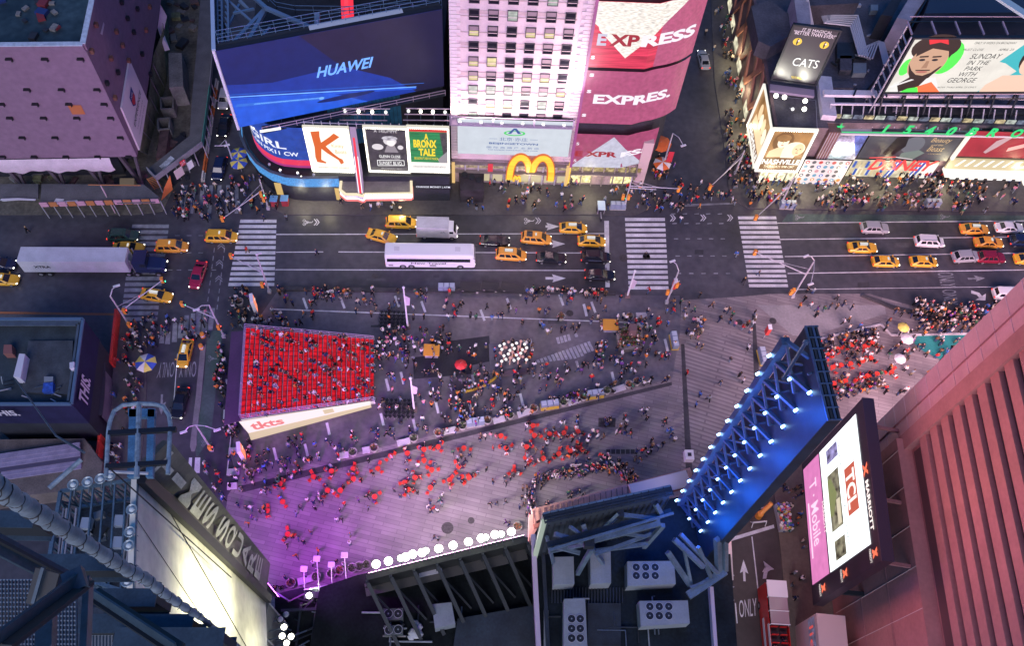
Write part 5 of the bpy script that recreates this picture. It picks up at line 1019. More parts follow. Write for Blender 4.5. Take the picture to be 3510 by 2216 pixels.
f = strip('lit_poster', 'bright blue white poster washed out by lamps beside the brown column', (2858, 453), (2990, 453), (2921, 545), (2800, 545), mat('poster_ice', (.45, .52, .62), .5, noise=(.25, .8))); f.poly([(.6, 0), (1, 0), (1, .9), (.8, .5)], mat('poster_iceblue', (.10, .16, .40), .5, noise=(.4, .6)), .04); done(f)
lettering(f, [('BEAUTY', .2, .55, .5, .66, mat('print_gold', (.4, .3, .12), .5), {}), ('AND THE BEAST', .2, .7, .52, .8, MATS['print_gold'], {})]); ice = f
f = strip('lit_poster', 'dark grey poster with gold lettering above the red store sign', (2996, 453), (3326, 453), (3236, 547), (2926, 547), led('poster_slate', (.055, .055, .075), .9, .25, .5)); f.poly([(.3, .2), (.42, .12), (.45, .5), (.36, .9), (.25, .8)], emat('slate_black', (.012, .012, .018), .5), .04); f.ell(.52, .45, .12, .3, emat('slate_grey', (.14, .15, .18), .8), .035); f.poly([(.45, .75), (.62, .62), (.7, .72), (.62, .95), (.45, .95)], emat('slate_teal', (.16, .22, .2), .8), .04); done(f)
GOLD = emat('gold_letter', (.62, .42, .22), .8); lettering(f, [('Beauty', .68, .16, .90, .36, GOLD, dict(shear=.3)), ('and the', .71, .38, .84, .44, GOLD, dict(shear=.3)), ('Beast', .70, .46, .88, .64, GOLD, dict(shear=.3)), ('IN THEATRES MARCH 17', .74, .72, .88, .75, GOLD, {})])
f = strip('lit_poster', 'dark red poster with a faint pale figure at the picture edge', (3336, 455), (3640, 452), (3540, 540), (3268, 538), led('poster_wine', (.42, .03, .05), .75, .3, .3)); f.poly([(.36, .35), (.48, .15), (.52, .2), (.42, .6), (.34, .85), (.3, .8)], emat('wine_pale', (.55, .35, .38), .8), .04); f.poly([(.56, .60), (1, .1), (1, .3), (.57, .75)], emat('wine_pink', (.9, .42, .38), .9), .05); done(f, None)
mb = MB(); mb.beam(WY((3333, 450), BY - .5), WY((3262, 545), BY - .5), .5, .5, MATS['frame_white']); tag(mb.build('light_strip'), 'white upright strip light before the dark red poster', 'light')
f = strip('lit_wall', 'white shop wall covered with round coloured logos', (2760, 548), (2918, 550), (2876, 637), (2716, 638), emat('logo_wall_white', (.80, .66, .68), .85), 94.3, 'shop wall')
lc = [emat('logo_%d' % k, c, .8) for k, c in enumerate([(.6, .08, .08), (.1, .16, .5), (.75, .3, .08), (.12, .12, .14), (.6, .3, .35), (.15, .35, .5)])]
for r in range(6):
 for k in range(7): f.ell(.07 + k * .143, .09 + r * .163, .046, .058, lc[(r * 5 + k * 3 + (r * k) % 4) % 6], .04, 12); 
 for k in range(7):
  if (r + k) % 3 == 0: f.ell(.07 + k * .143, .09 + r * .163, .02, .026, WLIT, .06, 8)
done(f)
STF = strip('store_window', 'blue and white lit store window under the dark grey poster', (2930, 550), (3232, 552), (3180, 606), (2888, 610), led('store_glow', (.55, .50, .36), .9, .5, .8), BY - .15, 'store window')
SBLU = emat('store_blue', (.03, .09, .42), .9)
for k in range(9): STF.rect(.02 + k * .05, .08, .05 + k * .05, .45, SBLU if k % 3 == 0 else emat('store_cream', (.6, .5, .3), .8), .03); STF.rect(.02 + k * .05, .52, .05 + k * .05, .9, SBLU if k % 3 == 1 else emat('store_cream', (.6, .5, .3), .8), .03)
for u in (.50, .78): STF.poly([(u, .0), (u + .07, .0), (u + .02, 1), (u - .06, 1)], SBLU, .06); STF.poly([(u + .02, .0), (u + .035, .0), (u - .02, 1), (u - .035, 1)], WLIT, .08)
STF.rect(.83, .1, 1, .95, emat('store_white', (.85, .78, .7), 1.0), .05); done(STF)
t = thing('script_sign', 'red script store sign reading DISNEY over the lit window', 'sign', WY((3080, 560), BY - 1)); mb = MB(); f = Face(mb, lambda u, v, off=0.0: Vector((fl((2955, 560)).x + 12.0 * u, BY - 1.3 - off, 4.6 - 3.0 * v + 1.6)))
RS = emat('sign_red_glow', (.85, .06, .06), .95); f.text('DISNEY', .06, .1, .98, 1, RS, .0, .25, .03); f.line(.0, .02, .35, -.12, .07, RS, .0, 4); f.line(.35, -.12, .6, .05, .06, emat('sign_pale', (.7, .6, .62), .8), .02, 4); mb.build('lettering', t)
t = thing('store_canopy', 'lit white store canopy with pointed lettering under the dark red poster', 'canopy', WY((3370, 580), BY)); mb = MB(); a = WY((3260, 590), BY - 1.6); mb.box((a.x + 6.5, BY - .8, 2.6), (14, 1.8, .5), MATS['store_white']); mb.box((a.x + 6.5, BY - .2, 4.2), (14, .3, 2.4), MATS['store_cream']); mb.build('canopy', t)
mb = MB()
for k in range(8): x = a.x + .6 + k * 1.6; mb.poly([(x, BY - .6, 4.0), (x + .5, BY - .6, 4.0), (x + 1.3, BY - .6, 5.6), (x + .9, BY - .6, 5.6)], WLIT); mb.box((x + .3, BY - 1.75, 2.3), (.9, .06, .45), WLIT)
mb.build('lettering', t); mb = MB(); mb.beam((a.x + 14.4, BY - .6, .2), (a.x + 17.5, BY - .6, 5.5), 1.2, .6, MATS['store_white']); mb.box((a.x + 20, BY - .3, 1.8), (8, .4, 3.0), led('store_glow5', (.8, .55, .25), .8, .8, .8)); mb.build('side_frame', t)
t = thing('brown_blade', 'brown ribbed column between the NASHVILLE poster and the store', 'column', WY((2830, 470), 95)); mb = MB(); mb.prism([(54.3, 94.6), (56.2, 94.6), (56.2, BY), (54.3, BY)], .13, 12.4, mat('brown_cladding', (.20, .11, .09), .6, noise=(.8, .3)))
for k in range(5): mb.box((54.4 + k * .42, 94.55, 6.3), (.1, .1, 12), PSTEEL)
mb.build('shaft', t)
GN_ = emat('numeral_green', (.03, .70, .20), .8); t = thing('roof_numerals', 'green glowing star and numerals 1540 BROADWAY along the roof edge', 'sign', WY((2871, 440), BY - .6))
zc = WY((3000, 447), BY - .6).z; mb = MB(); mb.beam((54.6, BY - .7, zc - .55), (125, BY + .8, zc - .55), .1, .1, GN_); mb.beam((54.6, BY - .4, zc - .8), (125, BY + 1.1, zc - .8), 1.2, .35, mat('ledge_white', (.6, .6, .6), .5)); mb.build('ledge', t)
for ch, x, w in (('★', 2858, 30), ('1', 3023, 18), ('5', 3096, 30), ('4', 3171, 30), ('0', 3247, 30), ('B', 3318, 34), ('R', 3390, 34), ('O', 3475, 36), ('A', 3550, 36)):
 x0 = WY((x, 447), BY - .7).x; x1 = WY((x + w, 447), BY - .7).x; mb = MB(); g = Face(mb, lambda u, v, off=0.0: Vector((x0 + (x1 - x0) * u, BY - .8 - off, zc + 1.6 - 2.0 * v)))
 if ch == '★': g.poly([(.5 + .5 * (1 if k % 2 == 0 else .42) * math.sin(k * .6283), .5 - .55 * (1 if k % 2 == 0 else .42) * math.cos(k * .6283)) for k in range(10)], GN_, 0)
 else: g.text(ch, 0, 0, 1, 1, GN_, 0, .2, .05)
 mb.build('numeral', t)
t = thing('glass_terrace', 'terrace of small glazed bays lit from inside behind the green numerals', 'terrace', WY((3100, 420), BY)); mb = MB(); mb.box((90, BY + 2.0, RZ - .5), (70.5, 3.2, 1.2), RFD); mb.build('deck', t)
for k in range(30):
 x = 55.6 + k * 1.75; mb = MB(); mb.box((x, BY + .9, RZ + .3), (1.45, .1, 1.2), led('bay_glow_%d' % (k % 3), [(.5, .42, .24), (.40, .45, .40), (.12, .14, .2)][k % 3], .7, 1.6, .9)); mb.build('glazed_bay', t)
mb = MB()
for k in range(31): mb.beam((54.8 + k * 1.75, BY + .2, RZ - 1.0), (54.6 + k * 1.75, BY + 2.4, RZ + 1.6), .16, .16, PSTEEL)
mb.beam((54.5, BY + .2, RZ - .9), (124, BY + 2.0, RZ - .9), .2, .2, PSTEEL); mb.beam((54.5, BY + 2.4, RZ + 1.6), (124, BY + 4.2, RZ + 1.6), .3, .3, MATS['pale_parapet']); mb.beam((53.5, BY + 4.0, RZ + 2.2), (124, BY + 5.8, RZ + 2.2), 1.1, .5, MATS['pale_parapet']); mb.build('bar', t)
mb = MB()
for k in range(12): mb.beam((58 + k * 5.2, BY + 3.3, RZ + 2.6), (58.8 + k * 5.2, BY + 4.9, RZ + 2.6), .25, .15, BLACK)
mb.build('bracket', t)
# SUNDAY board
f = board('lit_billboard', 'wide pale billboard with a bearded man reading SUNDAY IN THE PARK WITH GEORGE', (3028, 314), (3640, 312), 16.5, (3127, 132), (3790, 131), led('poster_ivory', (.62, .60, .54), 1.0, .3, .12), .7)
wU = lambda x: (x - 1440) / (2960 - 1440)
SKT = emat('portrait_skin', (.52, .32, .21), .9); SKS = emat('portrait_shade', (.34, .19, .12), .9); HR = emat('portrait_hair', (.035, .02, .016), .8); GR = emat('paint_green', (.08, .80, .08), 1.0); RD = emat('paint_red', (.75, .03, .04), .9); TQ = emat('paint_teal', (.05, .42, .46), .9); OG = emat('paint_orange', (.78, .17, .06), .9); SHT = emat('shirt_white', (.72, .70, .70), .95); DK_ = emat('poster_ink', (.03, .03, .04), .5)
f.poly([(.0, 1), (.03, .82), (.10, .72), (.24, .72), (.31, 1)], SHT, .04); f.poly([(.05, .85), (.10, .70), (.20, .68), (.17, .92), (.08, 1)], HR, .05); f.ell(.145, .16, .125, .24, HR, .06, 24); f.ell(.24, .35, .07, .30, GR, .055, 20); f.ell(.045, .52, .03, .16, GR, .055, 14)
f.ell(.145, .42, .098, .32, SKT, .07, 28); f.poly([(.05, .45), (.075, .62), (.105, .76), (.16, .80), (.2, .72), (.235, .5), (.225, .5), (.195, .62), (.16, .68), (.12, .66), (.085, .58)], HR, .08); f.poly([(.055, .20), (.09, .06), (.2, .02), (.255, .18), (.245, .36), (.225, .22), (.13, .17), (.065, .32)], HR, .085)
for u in (.108, .176): f.ell(u, .38, .017, .022, DK_, .1, 10); f.line(u - .022, .325, u + .024, .315, .028, HR, .1, 2.5)
f.poly([(.135, .40), (.15, .40), (.158, .53), (.128, .54)], SKS, .09); f.ell(.143, .605, .032, .022, emat('portrait_lip', (.42, .15, .12), .9), .1, 12); f.line(.105, .575, .182, .572, .02, HR, .095, 2.5)
f.poly([(.08, .0), (.18, .0), (.20, .10), (.15, .06), (.10, .1)], RD, .1); f.poly([(.16, .9), (.23, .80), (.31, 1), (.15, 1)], OG, .09); f.poly([(.12, .93), (.17, .9), (.19, 1), (.09, 1)], GR, .1); f.line(.02, .9, .12, .75, .02, SHT, .1)
f.poly([(.60, .1), (.70, .0), (.95, .0), (.95, 1), (.52, 1), (.60, .82), (.66, .6), (.57, .45), (.53, .42)], TQ, .045); f.ell(.72, .33, .085, .3, HR, .06, 20); f.ell(.715, .42, .06, .25, emat('portrait_fair', (.72, .50, .38), .95), .07, 20); f.poly([(.54, .86), (.6, .68), (.82, .66), (.9, 1), (.53, 1)], MATS['portrait_fair'], .065); f.ell(.715, .56, .02, .022, RD, .1, 10); [f.ell(u, .38, .012, .018, DK_, .1, 8) for u in (.69, .74)]
done(f, DSTEEL, .3); XL = [('"GYLLENHAAL"'[:0] + 'ONLY 10 WEEKS ON BROADWAY', .33, .05, .55, .09, DK_, {}), ('MUST CLOSE', .29, .17, .40, .21, DK_, dict(shear=.2)), ('APRIL 23', .48, .17, .56, .21, DK_, dict(shear=.2)), ('SUNDAY', .355, .265, .52, .36, DK_, dict(shear=.25)), ('IN THE', .36, .39, .48, .47, DK_, dict(shear=.25)), ('PARK', .365, .50, .46, .58, DK_, dict(shear=.25)), ('WITH', .355, .61, .45, .69, DK_, dict(shear=.25)), ('GEORGE', .315, .72, .47, .81, DK_, dict(shear=.25)), ('NOW THRU APRIL 23 ONLY', .28, .89, .50, .92, DK_, dict(shear=.2))]
lettering(f, XL); sun = f
t = thing('billboard_stand', 'black steel stand and catwalks round the wide pale billboard', 'stand', f.a); mb = MB(); n = f.out
for k in range(9):
 p = f.a.lerp(f.b, k / 8); mb.beam(upz(p, RZ) + n * 2.2, upz(p, 16.4) + n * .3, .22, .22, DSTEEL); mb.beam(upz(p, RZ) - n * 4, upz(p, f.z1 - .5) - n * .8, .25, .25, DSTEEL); mb.beam(upz(p, f.z1) - n * .8, upz(p, f.z1 + .1) - n * 3.4, .22, .22, mat('pinkish_steel', (.5, .36, .42), .5)); mb.beam(upz(p, RZ + .1), upz(p, 16.4), .25, .25, DSTEEL)
mb.build('strut', t); mb = MB()
for off, z in ((1.3, 16.2), (-3.4, f.z1)): mb.beam(upz(f.a, z) + n * off, upz(f.b, z) + n * off, .18, .18, DSTEEL); mb.beam(upz(f.a, z + 1) + n * off, upz(f.b, z + 1) + n * off, .1, .1, MATS['pinkish_steel'])
mb.beam(upz(f.a, f.z1 - 4) - n * 2, upz(f.b, f.z1 - 4) - n * 2, 1.6, .15, DSTEEL); mb.beam(upz(f.a, RZ + .6) + n * 1, upz(f.b, RZ + .6) + n * 1, 1.6, .3, DSTEEL); mb.build('catwalk', t)
mb = MB(); a = f.a - (f.b - f.a).normalized() * 1.0
for k in range(16): z = RZ + .5 + k * .9; mb.beam(upz(a, z) - n * 1.5, upz(a, z) + n * .8, .2, .16, PSTEEL if k % 2 else BLACK)
for s_ in (-1.5, .8): mb.beam(upz(a, RZ) + n * s_, upz(a, f.z1 + 1) + n * s_, .2, .2, PSTEEL)
mb.build('ladder', t); mb = MB(); mb.beam(W((3408, -20), 30), W((3530, 60), 30), 1.2, .4, mat('teal_pipe', (.45, .60, .60), .4)); tag(mb.build('glass_bridge'), 'pale teal tube crossing the top corner above the wide billboard', 'pipe')
# ============================================================ red glass steps and ticket booth
Pz = 5.2; s00, s01 = W((843, 1124), Pz), W((824, 1436), Pz); s10, s11 = W((1283, 1165), 1.2), W((1284, 1372), 1.2)
st = thing('red_steps', 'broad flight of glowing red glass steps over the ticket booth', 'steps', (s00 + s01) / 2)
RG = led('red_glass_tread', (.70, .008, .014), .62, 1.6, .55); RGR = mat('red_glass_riser', (.22, .008, .012), .3, noise=(2, .3)); WBX = mat('booth_white', (.62, .60, .62), .5)
NST = 27; mb = MB(); mr = MB()
for k in range(NST):
 a0, a1 = k / NST, (k + 1) / NST; z = Pz + (1.2 - Pz) * a0
 q = [s00.lerp(s10, a0), s00.lerp(s10, a1 - .006), s01.lerp(s11, a1 - .006), s01.lerp(s11, a0)]
 for j in range(16):
  t0, t1 = j / 16 + .004, (j + 1) / 16 - .004
  mb.quad(upz(q[0].lerp(q[3], t0), z), upz(q[0].lerp(q[3], t1), z), upz(q[1].lerp(q[2], t1), z), upz(q[1].lerp(q[2], t0), z), RG)
 mr.quad(upz(q[1], z - .02), upz(q[2], z - .02), upz(q[2], z - .22), upz(q[1], z - .22), RGR); mr.quad(*[upz(p, z - .03) for p in (q[0], q[3], q[2], q[1])], mat('step_seam', (.10, .004, .01), .5))
 if k: mr.beam(upz(q[0], z + .02), upz(q[3], z + .02), .05, .04, PSTEEL)
o = mb.build('tread', st); mr.build('riser', st)
mb = MB(); foot = [v2(s00), v2(s10), v2(s11), v2(s01)]
for a, b, za, zb_ in ((foot[0], foot[1], Pz, 1.2), (foot[2], foot[3], 1.2, Pz), (foot[3], foot[0], Pz, Pz)): mb.quad(a, b, upz(b, zb_ - .3), upz(a, za - .3), WBX)
mb.build('booth_wall', st)
mb = MB()
for a, b, za, zb_ in ((s00, s10, Pz, 1.2), (s01, s11, Pz, 1.2), (s00, s01, Pz, Pz)):
 for h in (.05, .55, 1.05): mb.beam(upz(a, za + h), upz(b, zb_ + h), .09, .09, mat('rail_violet', (.42, .36, .50), .35, .3))
 for k in range(15): p = upz(a, za).lerp(upz(b, zb_), k / 14); mb.beam(p, p + Vector((0, 0, 1.05)), .06, .06, PSTEEL)
mb.build('rail', st)
# lit tkts fascia on the plaza side
t = thing('booth_sign', 'white lit slanting ticket booth sign reading tkts', 'sign', upz(s01, 2)); d_ = (v2(s11) - v2(s01)).normalized(); n_ = Vector((d_.y, -d_.x, 0)); n_ = n_ if n_.y < 0 else -n_
mb = MB(); a, b = v2(s01) + n_ * .3 - d_ * .3, v2(s01) + n_ * .25 + d_ * 17; lo = v2(s01) + n_ * .95 + d_ * .3; lo2 = b + n_ * .2
mb.quad(upz(lo, 2.2), upz(lo2, .9), upz(b, 1.7), upz(a, Pz - .2), emat('fascia_white', (.92, .78, .74), .8)); mb.quad(upz(lo + n_ * .5, .9), upz(lo2 + n_ * .2, .4), upz(lo2, .9), upz(lo, 2.2), emat('fascia_warm', (.85, .72, .45), .55)); mb.build('panel', t)
mb = MB(); f = Face.on(mb, upz(a, Pz - .2), upz(b, 1.7), upz(lo2, .9), upz(lo, 2.2)); _f2 = f.fn; f.fn = lambda u, v, off=0.0: _f2(u, v, off if f.n.dot(Vector((0, -.5, 1))) > 0 else -off); f.text('tkts', .05, .2, .30, .85, emat('tkts_red', (.75, .20, .20), .8), .06, 0, .03); f.rect(.62, .2, .7, .8, MATS['fascia_warm'], .03); mb.build('lettering', t)
t = thing('booth_roof', 'long violet glass canopy along the back of the red steps', 'canopy', upz(s00, 4)); mb = MB(); mb.prism([W(p, 4.0) for p in (m1(905, 455), m1(962, 450), m1(946, 800), m1(876, 820))], 3.8, 4.0, mat('canopy_violet', (.10, .055, .11), .35, noise=(.4, .15))); mb.build('slab', t); mb = MB()
for p in (m1(912, 470), m1(955, 470), m1(885, 800), m1(935, 790)): mb.beam(upz(W(p, 4), 0), upz(W(p, 4), 3.8), .2, .2, PSTEEL)
mb.build('post', t)
# ============================================================ low building at the left edge
NAVY = mat('navy_fascia', (.018, .018, .055), .6, noise=(.5, .2), spec=.2); RPL = mat('grey_plank_roof', (.05, .06, .07), .7, noise=(.6, .3)); LET = mat('fascia_lettering', (.50, .48, .55), .6)
H1 = 12.0; q = [W(m1(325, 405), H1), W(m1(280, 738), H1), W(m1(-120, 738), H1), W(m1(-140, 405), H1)]
bl = thing('fascia_block', 'low flat roofed block with a navy fascia reading THIS', 'building', q[1]); mb = MB(); mb.prism(q, 0, 6.2, DWALL); mb.prism([p.lerp(sum(q, Vector()) / 4, -.012) for p in q], 6.2, H1 - .05, NAVY, NAVY, False); mb.build('wall', bl)
mb = MB(); c_ = sum(q, Vector()) / 4; mb.poly([upz(p.lerp(c_, .02), H1 - 1.2) for p in q[::-1]], mat('deck_teal', (.03, .046, .055), .7, noise=(.5, .3))); mb.prism([W(p, H1 - .8) for p in (m1(110, 490), m1(285, 488), m1(275, 700), m1(85, 690))], H1 - 1.2, H1 - .85, RPL); mb.build('roof', bl)
mb = MB()
for i in range(4): mb.beam(upz(q[i], H1), upz(q[(i + 1) % 4], H1), .35, .3, mat('parapet_blue', (.08, .14, .22), .5)); 
for k in range(3): off = .05 + .04 * k; mb.beam(upz(q[0].lerp(c_, off), H1 - .2), upz(q[3].lerp(c_, off), H1 - .2), .2, .2, STEEL)
mb.beam(upz(q[0].lerp(c_, .09), H1 - .4), upz(q[1].lerp(c_, .09), H1 - .4), .3, .3, STEEL); mb.build('parapet', bl)
a, b = q[1], q[0]; d_ = (b - a).normalized(); n_ = Vector((d_.y, -d_.x, 0)); n_ = n_ if n_.x > 0 else -n_
mb = MB(); g = Face(mb, lambda u, v, off=0.0: upz(a + d_ * (1.2 + 4.0 * u) + n_ * (.35 + off), H1 - 1.0 - 3.0 * v)); g.text('THIS.', 0, 0, 1, 1, LET, .0, 0, .03); a2 = q[2]; d2 = (q[1] - q[2]).normalized(); n2 = Vector((d2.y, -d2.x, 0)); n2 = n2 if n2.y < 0 else -n2
g = Face(mb, lambda u, v, off=0.0: upz(W(m1(-60, 745), H1) + d2 * 3.6 * u + n2 * .4, H1 - .5 - 1.6 * v)); g.text('THIS.', 0, 0, 1, 1, LET, .0, 0, .03); mb.build('lettering', bl)
def roofbox(name, label, pts, z0, z1, m, cat):
 mb = MB(); mb.prism([W(p, z1) for p in pts], z0, z1, m); return tag(mb.build(name), label, cat)
roofbox('roof_unit', 'white slanted unit on the roof of the THIS block', [m1(75, 540), m1(98, 542), m1(80, 635), m1(52, 630)], H1 - 1.2, H1 + .6, mat('unit_white', (.55, .55, .62), .5), 'roof unit')
roofbox('roof_unit', 'reddish crate at the corner of the white unit on the THIS roof', [m1(15, 505), m1(45, 505), m1(48, 540), m1(12, 540)], H1 - 1.2, H1, mat('crate_red', (.22, .09, .08), .7), 'crate')
roofbox('blue_tarp', 'bright blue tarpaulin bundle on the THIS roof', [m1(170, 655), m1(208, 652), m1(206, 688), m1(165, 690)], H1 - .9, H1 - .2, mat('tarp_bright', (.03, .09, .40), .6, noise=(2, .5)), 'tarpaulin')
roofbox('roof_unit', 'grey box above the blue tarpaulin on the THIS roof', [m1(172, 630), m1(208, 630), m1(206, 650), m1(172, 652)], H1 - 1.2, H1 - .3, ACG, 'roof unit')
roofbox('white_bin', 'small pale box on the parapet beside the THIS lettering', [m1(272, 575), m1(290, 572), m1(288, 595), m1(272, 598)], H1 - .5, H1 + .5, MATS['unit_white'], 'box')
mb = MB()
for k in range(12): p = W(m1(rnd.uniform(5, 250), rnd.uniform(640, 725)), H1 - 1); mb.beam(p, p + Vector((rnd.uniform(-1.5, 1.5), rnd.uniform(-.8, .8), rnd.uniform(.1, .8))), .12, .12, rnd.choice([PSTEEL, STEEL, DSTEEL]))
tag(mb.build('roof_clutter'), 'jumble of bars and ladders along the edge of the THIS roof', 'clutter', kind='stuff')
mb = MB(); cv = [W(p, 3.0) for p in (m1(388, 500), m1(408, 560), m1(412, 640), m1(408, 720), m1(400, 790))]
for a, b in zip(cv, cv[1:]): mb.quad(upz(a, .1), upz(b, .1), upz(b, 3.2), upz(a, 3.2), mat('curved_grey', (.14, .13, .15), .5, noise=(.5, .2)))
for a, b in zip(cv, cv[1:]): mb.beam(upz(a, 3.3) - Vector((1.4, 0, 0)), upz(b, 3.3) - Vector((1.4, 0, 0)), 3.0, .2, mat('canopy_dark_grey', (.045, .04, .055), .6))  # dark grey top of the canopy
tag(mb.build('curved_canopy'), 'curved grey canopy wall between the THIS block and the pavement', 'canopy')
# benches and flat roof below
t = thing('terrace_seating', 'rows of long violet grey benches on a low roof below the THIS block', 'seating', W(b1(150, 160), 4)); mb = MB(); bz_ = 4.0
for k in range(6):
 a, b = W(b1(-60, 140 + k * 15), bz_), W(b1(316, 85 + k * 15), bz_); mb = MB(); mb.beam(upz(a, bz_ + .3 - k * .12), upz(b, bz_ + .3 - k * .12), .75, .3, mat('bench_violet', (.24, .21, .32), .5, noise=(.8, .2)) if k != 3 else mat('bench_dark', (.07, .06, .11), .6)); mb.build('bench', t)
mb = MB(); mb.prism([W(p, 3.6) for p in (b1(-80, 60), b1(330, 55), b1(400, 150), b1(390, 245), b1(-80, 300))], 0, 3.6, mat('brown_terrace', (.12, .10, .095), .8, noise=(.5, .3))); tag(mb.build('terrace_block'), 'low brown flat roof carrying the violet benches', 'building')
# red fence with banners
RF1 = mat('fence_red', (.62, .05, .03), .5, noise=(.7, .15))
def fence(pts, label, h=1.7, white=()):
 t = thing('banner_fence', label, 'fence', W(pts[0]))
 n = 0
 for a, b in zip(pts, pts[1:]):
  A_, B_ = W(a), W(b); k_ = max(1, int((B_ - A_).length / 3))
  for k in range(k_):
   p, q_ = A_.lerp(B_, k / k_), A_.lerp(B_, (k + .97) / k_); mb = MB(); mb.beam(upz(p, h / 2 + .1), upz(q_, h / 2 + .1), .3, h, RF1 if n not in white else mat('banner_pale', (.6, .5, .52), .6)); mb.build('panel', t); n += 1
 return t
fence([m1(470, 392), m1(449, 600)], 'tall red banner fence along the pavement from the signal mast down', 1.9, (3,)); fence([m1(417, 800), b1(394, 192)], 'tall red banner fence behind the hooped mast top', 1.9, (2,)); fence([b1(400, 222), b1(200, 262), b1(-40, 318)], 'low red and white banner fence running off towards the cable', 1.2, (2, 3, 6))
# ============================================================ tower with the vertical TIMES SQUARE sign
VT, VB, ST_, SB_ = W(b1(535, 215), 58.8), W(b1(1040, 690), 20), W(b1(665, 62), 58.8), W((926, 1933), 20); HT = W(b1(518, 665), 58.8); HB = VB + (HT - VT)
bl = thing('sign_tower', 'dark sign tower rising close below the camera', 'building', v2(VB)); mb = MB(); back = Vector((-6.2, .2, 0))
mb.prism([VB + Vector((-.9, -1.3, 0)), VB + Vector((-.9, -16, 0)), VB + Vector((-5.6, -16, 0)), VB + Vector((-5.6, -1.3, 0))], 0, 55.2, mat('tower_dark', (.03, .035, .045), .6, noise=(.4, .3)), mat('tower_roof', (.04, .055, .075), .6, noise=(.7, .5))); mb.build('wall', bl)
FACE = mat('sign_face_vinyl', (.62, .60, .50), .45, noise=(.12, .22)); t = thing('floodlit_billboard', 'huge floodlit cream sign face on the tower side', 'billboard', VB); mb = MB(); o_ = Vector((-.35, 0, 0))
mb.add([VT, VB, HB, HT, VT + o_, VB + o_, HB + o_, HT + o_], [(0, 3, 2, 1), (4, 5, 6, 7), (0, 1, 5, 4), (1, 2, 6, 5), (2, 3, 7, 6), (3, 0, 4, 7)], FACE); mb.build('sheet', t)
mb = MB(); dn = Vector((.04, 0, 0)); L_ = lambda a, b: VT.lerp(VB, b).lerp(HT.lerp(HB, b), a) + dn
mb.beam(L_(.0, .16), L_(1.0, .9), .05, .05, BLACK); mb.beam(L_(.35, .0), L_(1, .55), .03, .03, BLACK); mb.build('seam', t)
mb = MB(); mb.beam(VT + Vector((.15, .1, 0)), VB + Vector((.15, .1, 0)), .7, .9, BLACK); mb.beam(VT + Vector((.5, .5, 0)), VB + Vector((.5, .5, 0)), .12, .12, DSTEEL); mb.build('ledge', t)
t = thing('vertical_sign', 'tall grey vertical sign with pale upright letters TIMES SQUARE', 'sign', VB); mb = MB(); PAN = mat('sign_panel_grey', (.12, .115, .10), .5, noise=(.3, .3)); PL = mat('sign_letter_pale', (.46, .45, .40), .5, noise=(.6, .3))
mb.add([VT + Vector((0, .6, 0)), VB + Vector((0, .6, 0)), SB_, ST_] + [p + Vector((-.5, 0, 0)) for p in (VT + Vector((0, .6, 0)), VB + Vector((0, .6, 0)), SB_, ST_)], [(0, 1, 2, 3), (4, 7, 6, 5), (0, 4, 5, 1), (1, 5, 6, 2), (2, 6, 7, 3), (3, 7, 4, 0)], PAN); mb.build('panel', t)
mb = MB(); g = Face(mb, lambda u, v, off=0.0: (VT + Vector((0, .6, 0))).lerp(ST_, u).lerp((VB + Vector((0, .6, 0))).lerp(SB_, u), v) + Vector((.05 + off, 0, 0)))
v_ = .035
for ch in 'TIMES SQUARE':
 if ch == ' ': v_ += .03; continue
 g.text(ch, .16 if ch != 'I' else .40, v_, .86 if ch != 'I' else .62, v_ + .062, PL, 0, 0, .02); v_ += .077
mb.build('lettering', t)
t = thing('lower_sign_wall', 'dark lower wall panels with floodlights at the foot of the cream sign face', 'wall', v2(VB)); mb = MB(); a, b = VB + Vector((.05, -.2, 0)), VB + Vector((.05, -17, 0)); mb.beam(upz(a, 10), upz(b, 10), .4, 19.5, mat('wall_grey_green', (.12, .13, .12), .5, noise=(.3, .4)))
for k in range(4): p = a.lerp(b, k / 5); mb.beam(upz(p, .5) + Vector((.25, 0, 0)), upz(p, 19.5) + Vector((.25, 0, 0)), .12, .12, PSTEEL)
mb.build('panel', t)
FLD = []
for k, (x, y) in enumerate(((1112, 795), (1105, 830), (1140, 832), (1098, 765), (1120, 745), (1122, 858))):
 p = W(b1(x, y), 18 - k * .6); mb = MB(); mb.lathe([(.18, -.5), (.38, -.1), (.42, .05)], DSTEEL, p); mb.ball(p, .34, BULB if k in (0, 1, 2, 5) else PSTEEL, 8); mb.beam(p, p + Vector((-1.6, -.4, -.3)), .12, .12, STEEL); o = mb.build('flood_lamp'); tag(o, f'{"dazzling" if k in (0, 1, 2, 5) else "unlit"} floodlight, {ORD[k]} in the cluster at the foot of the cream sign face', 'lamp', 'floodlights at the foot of the cream sign face'); FLD.append(p)
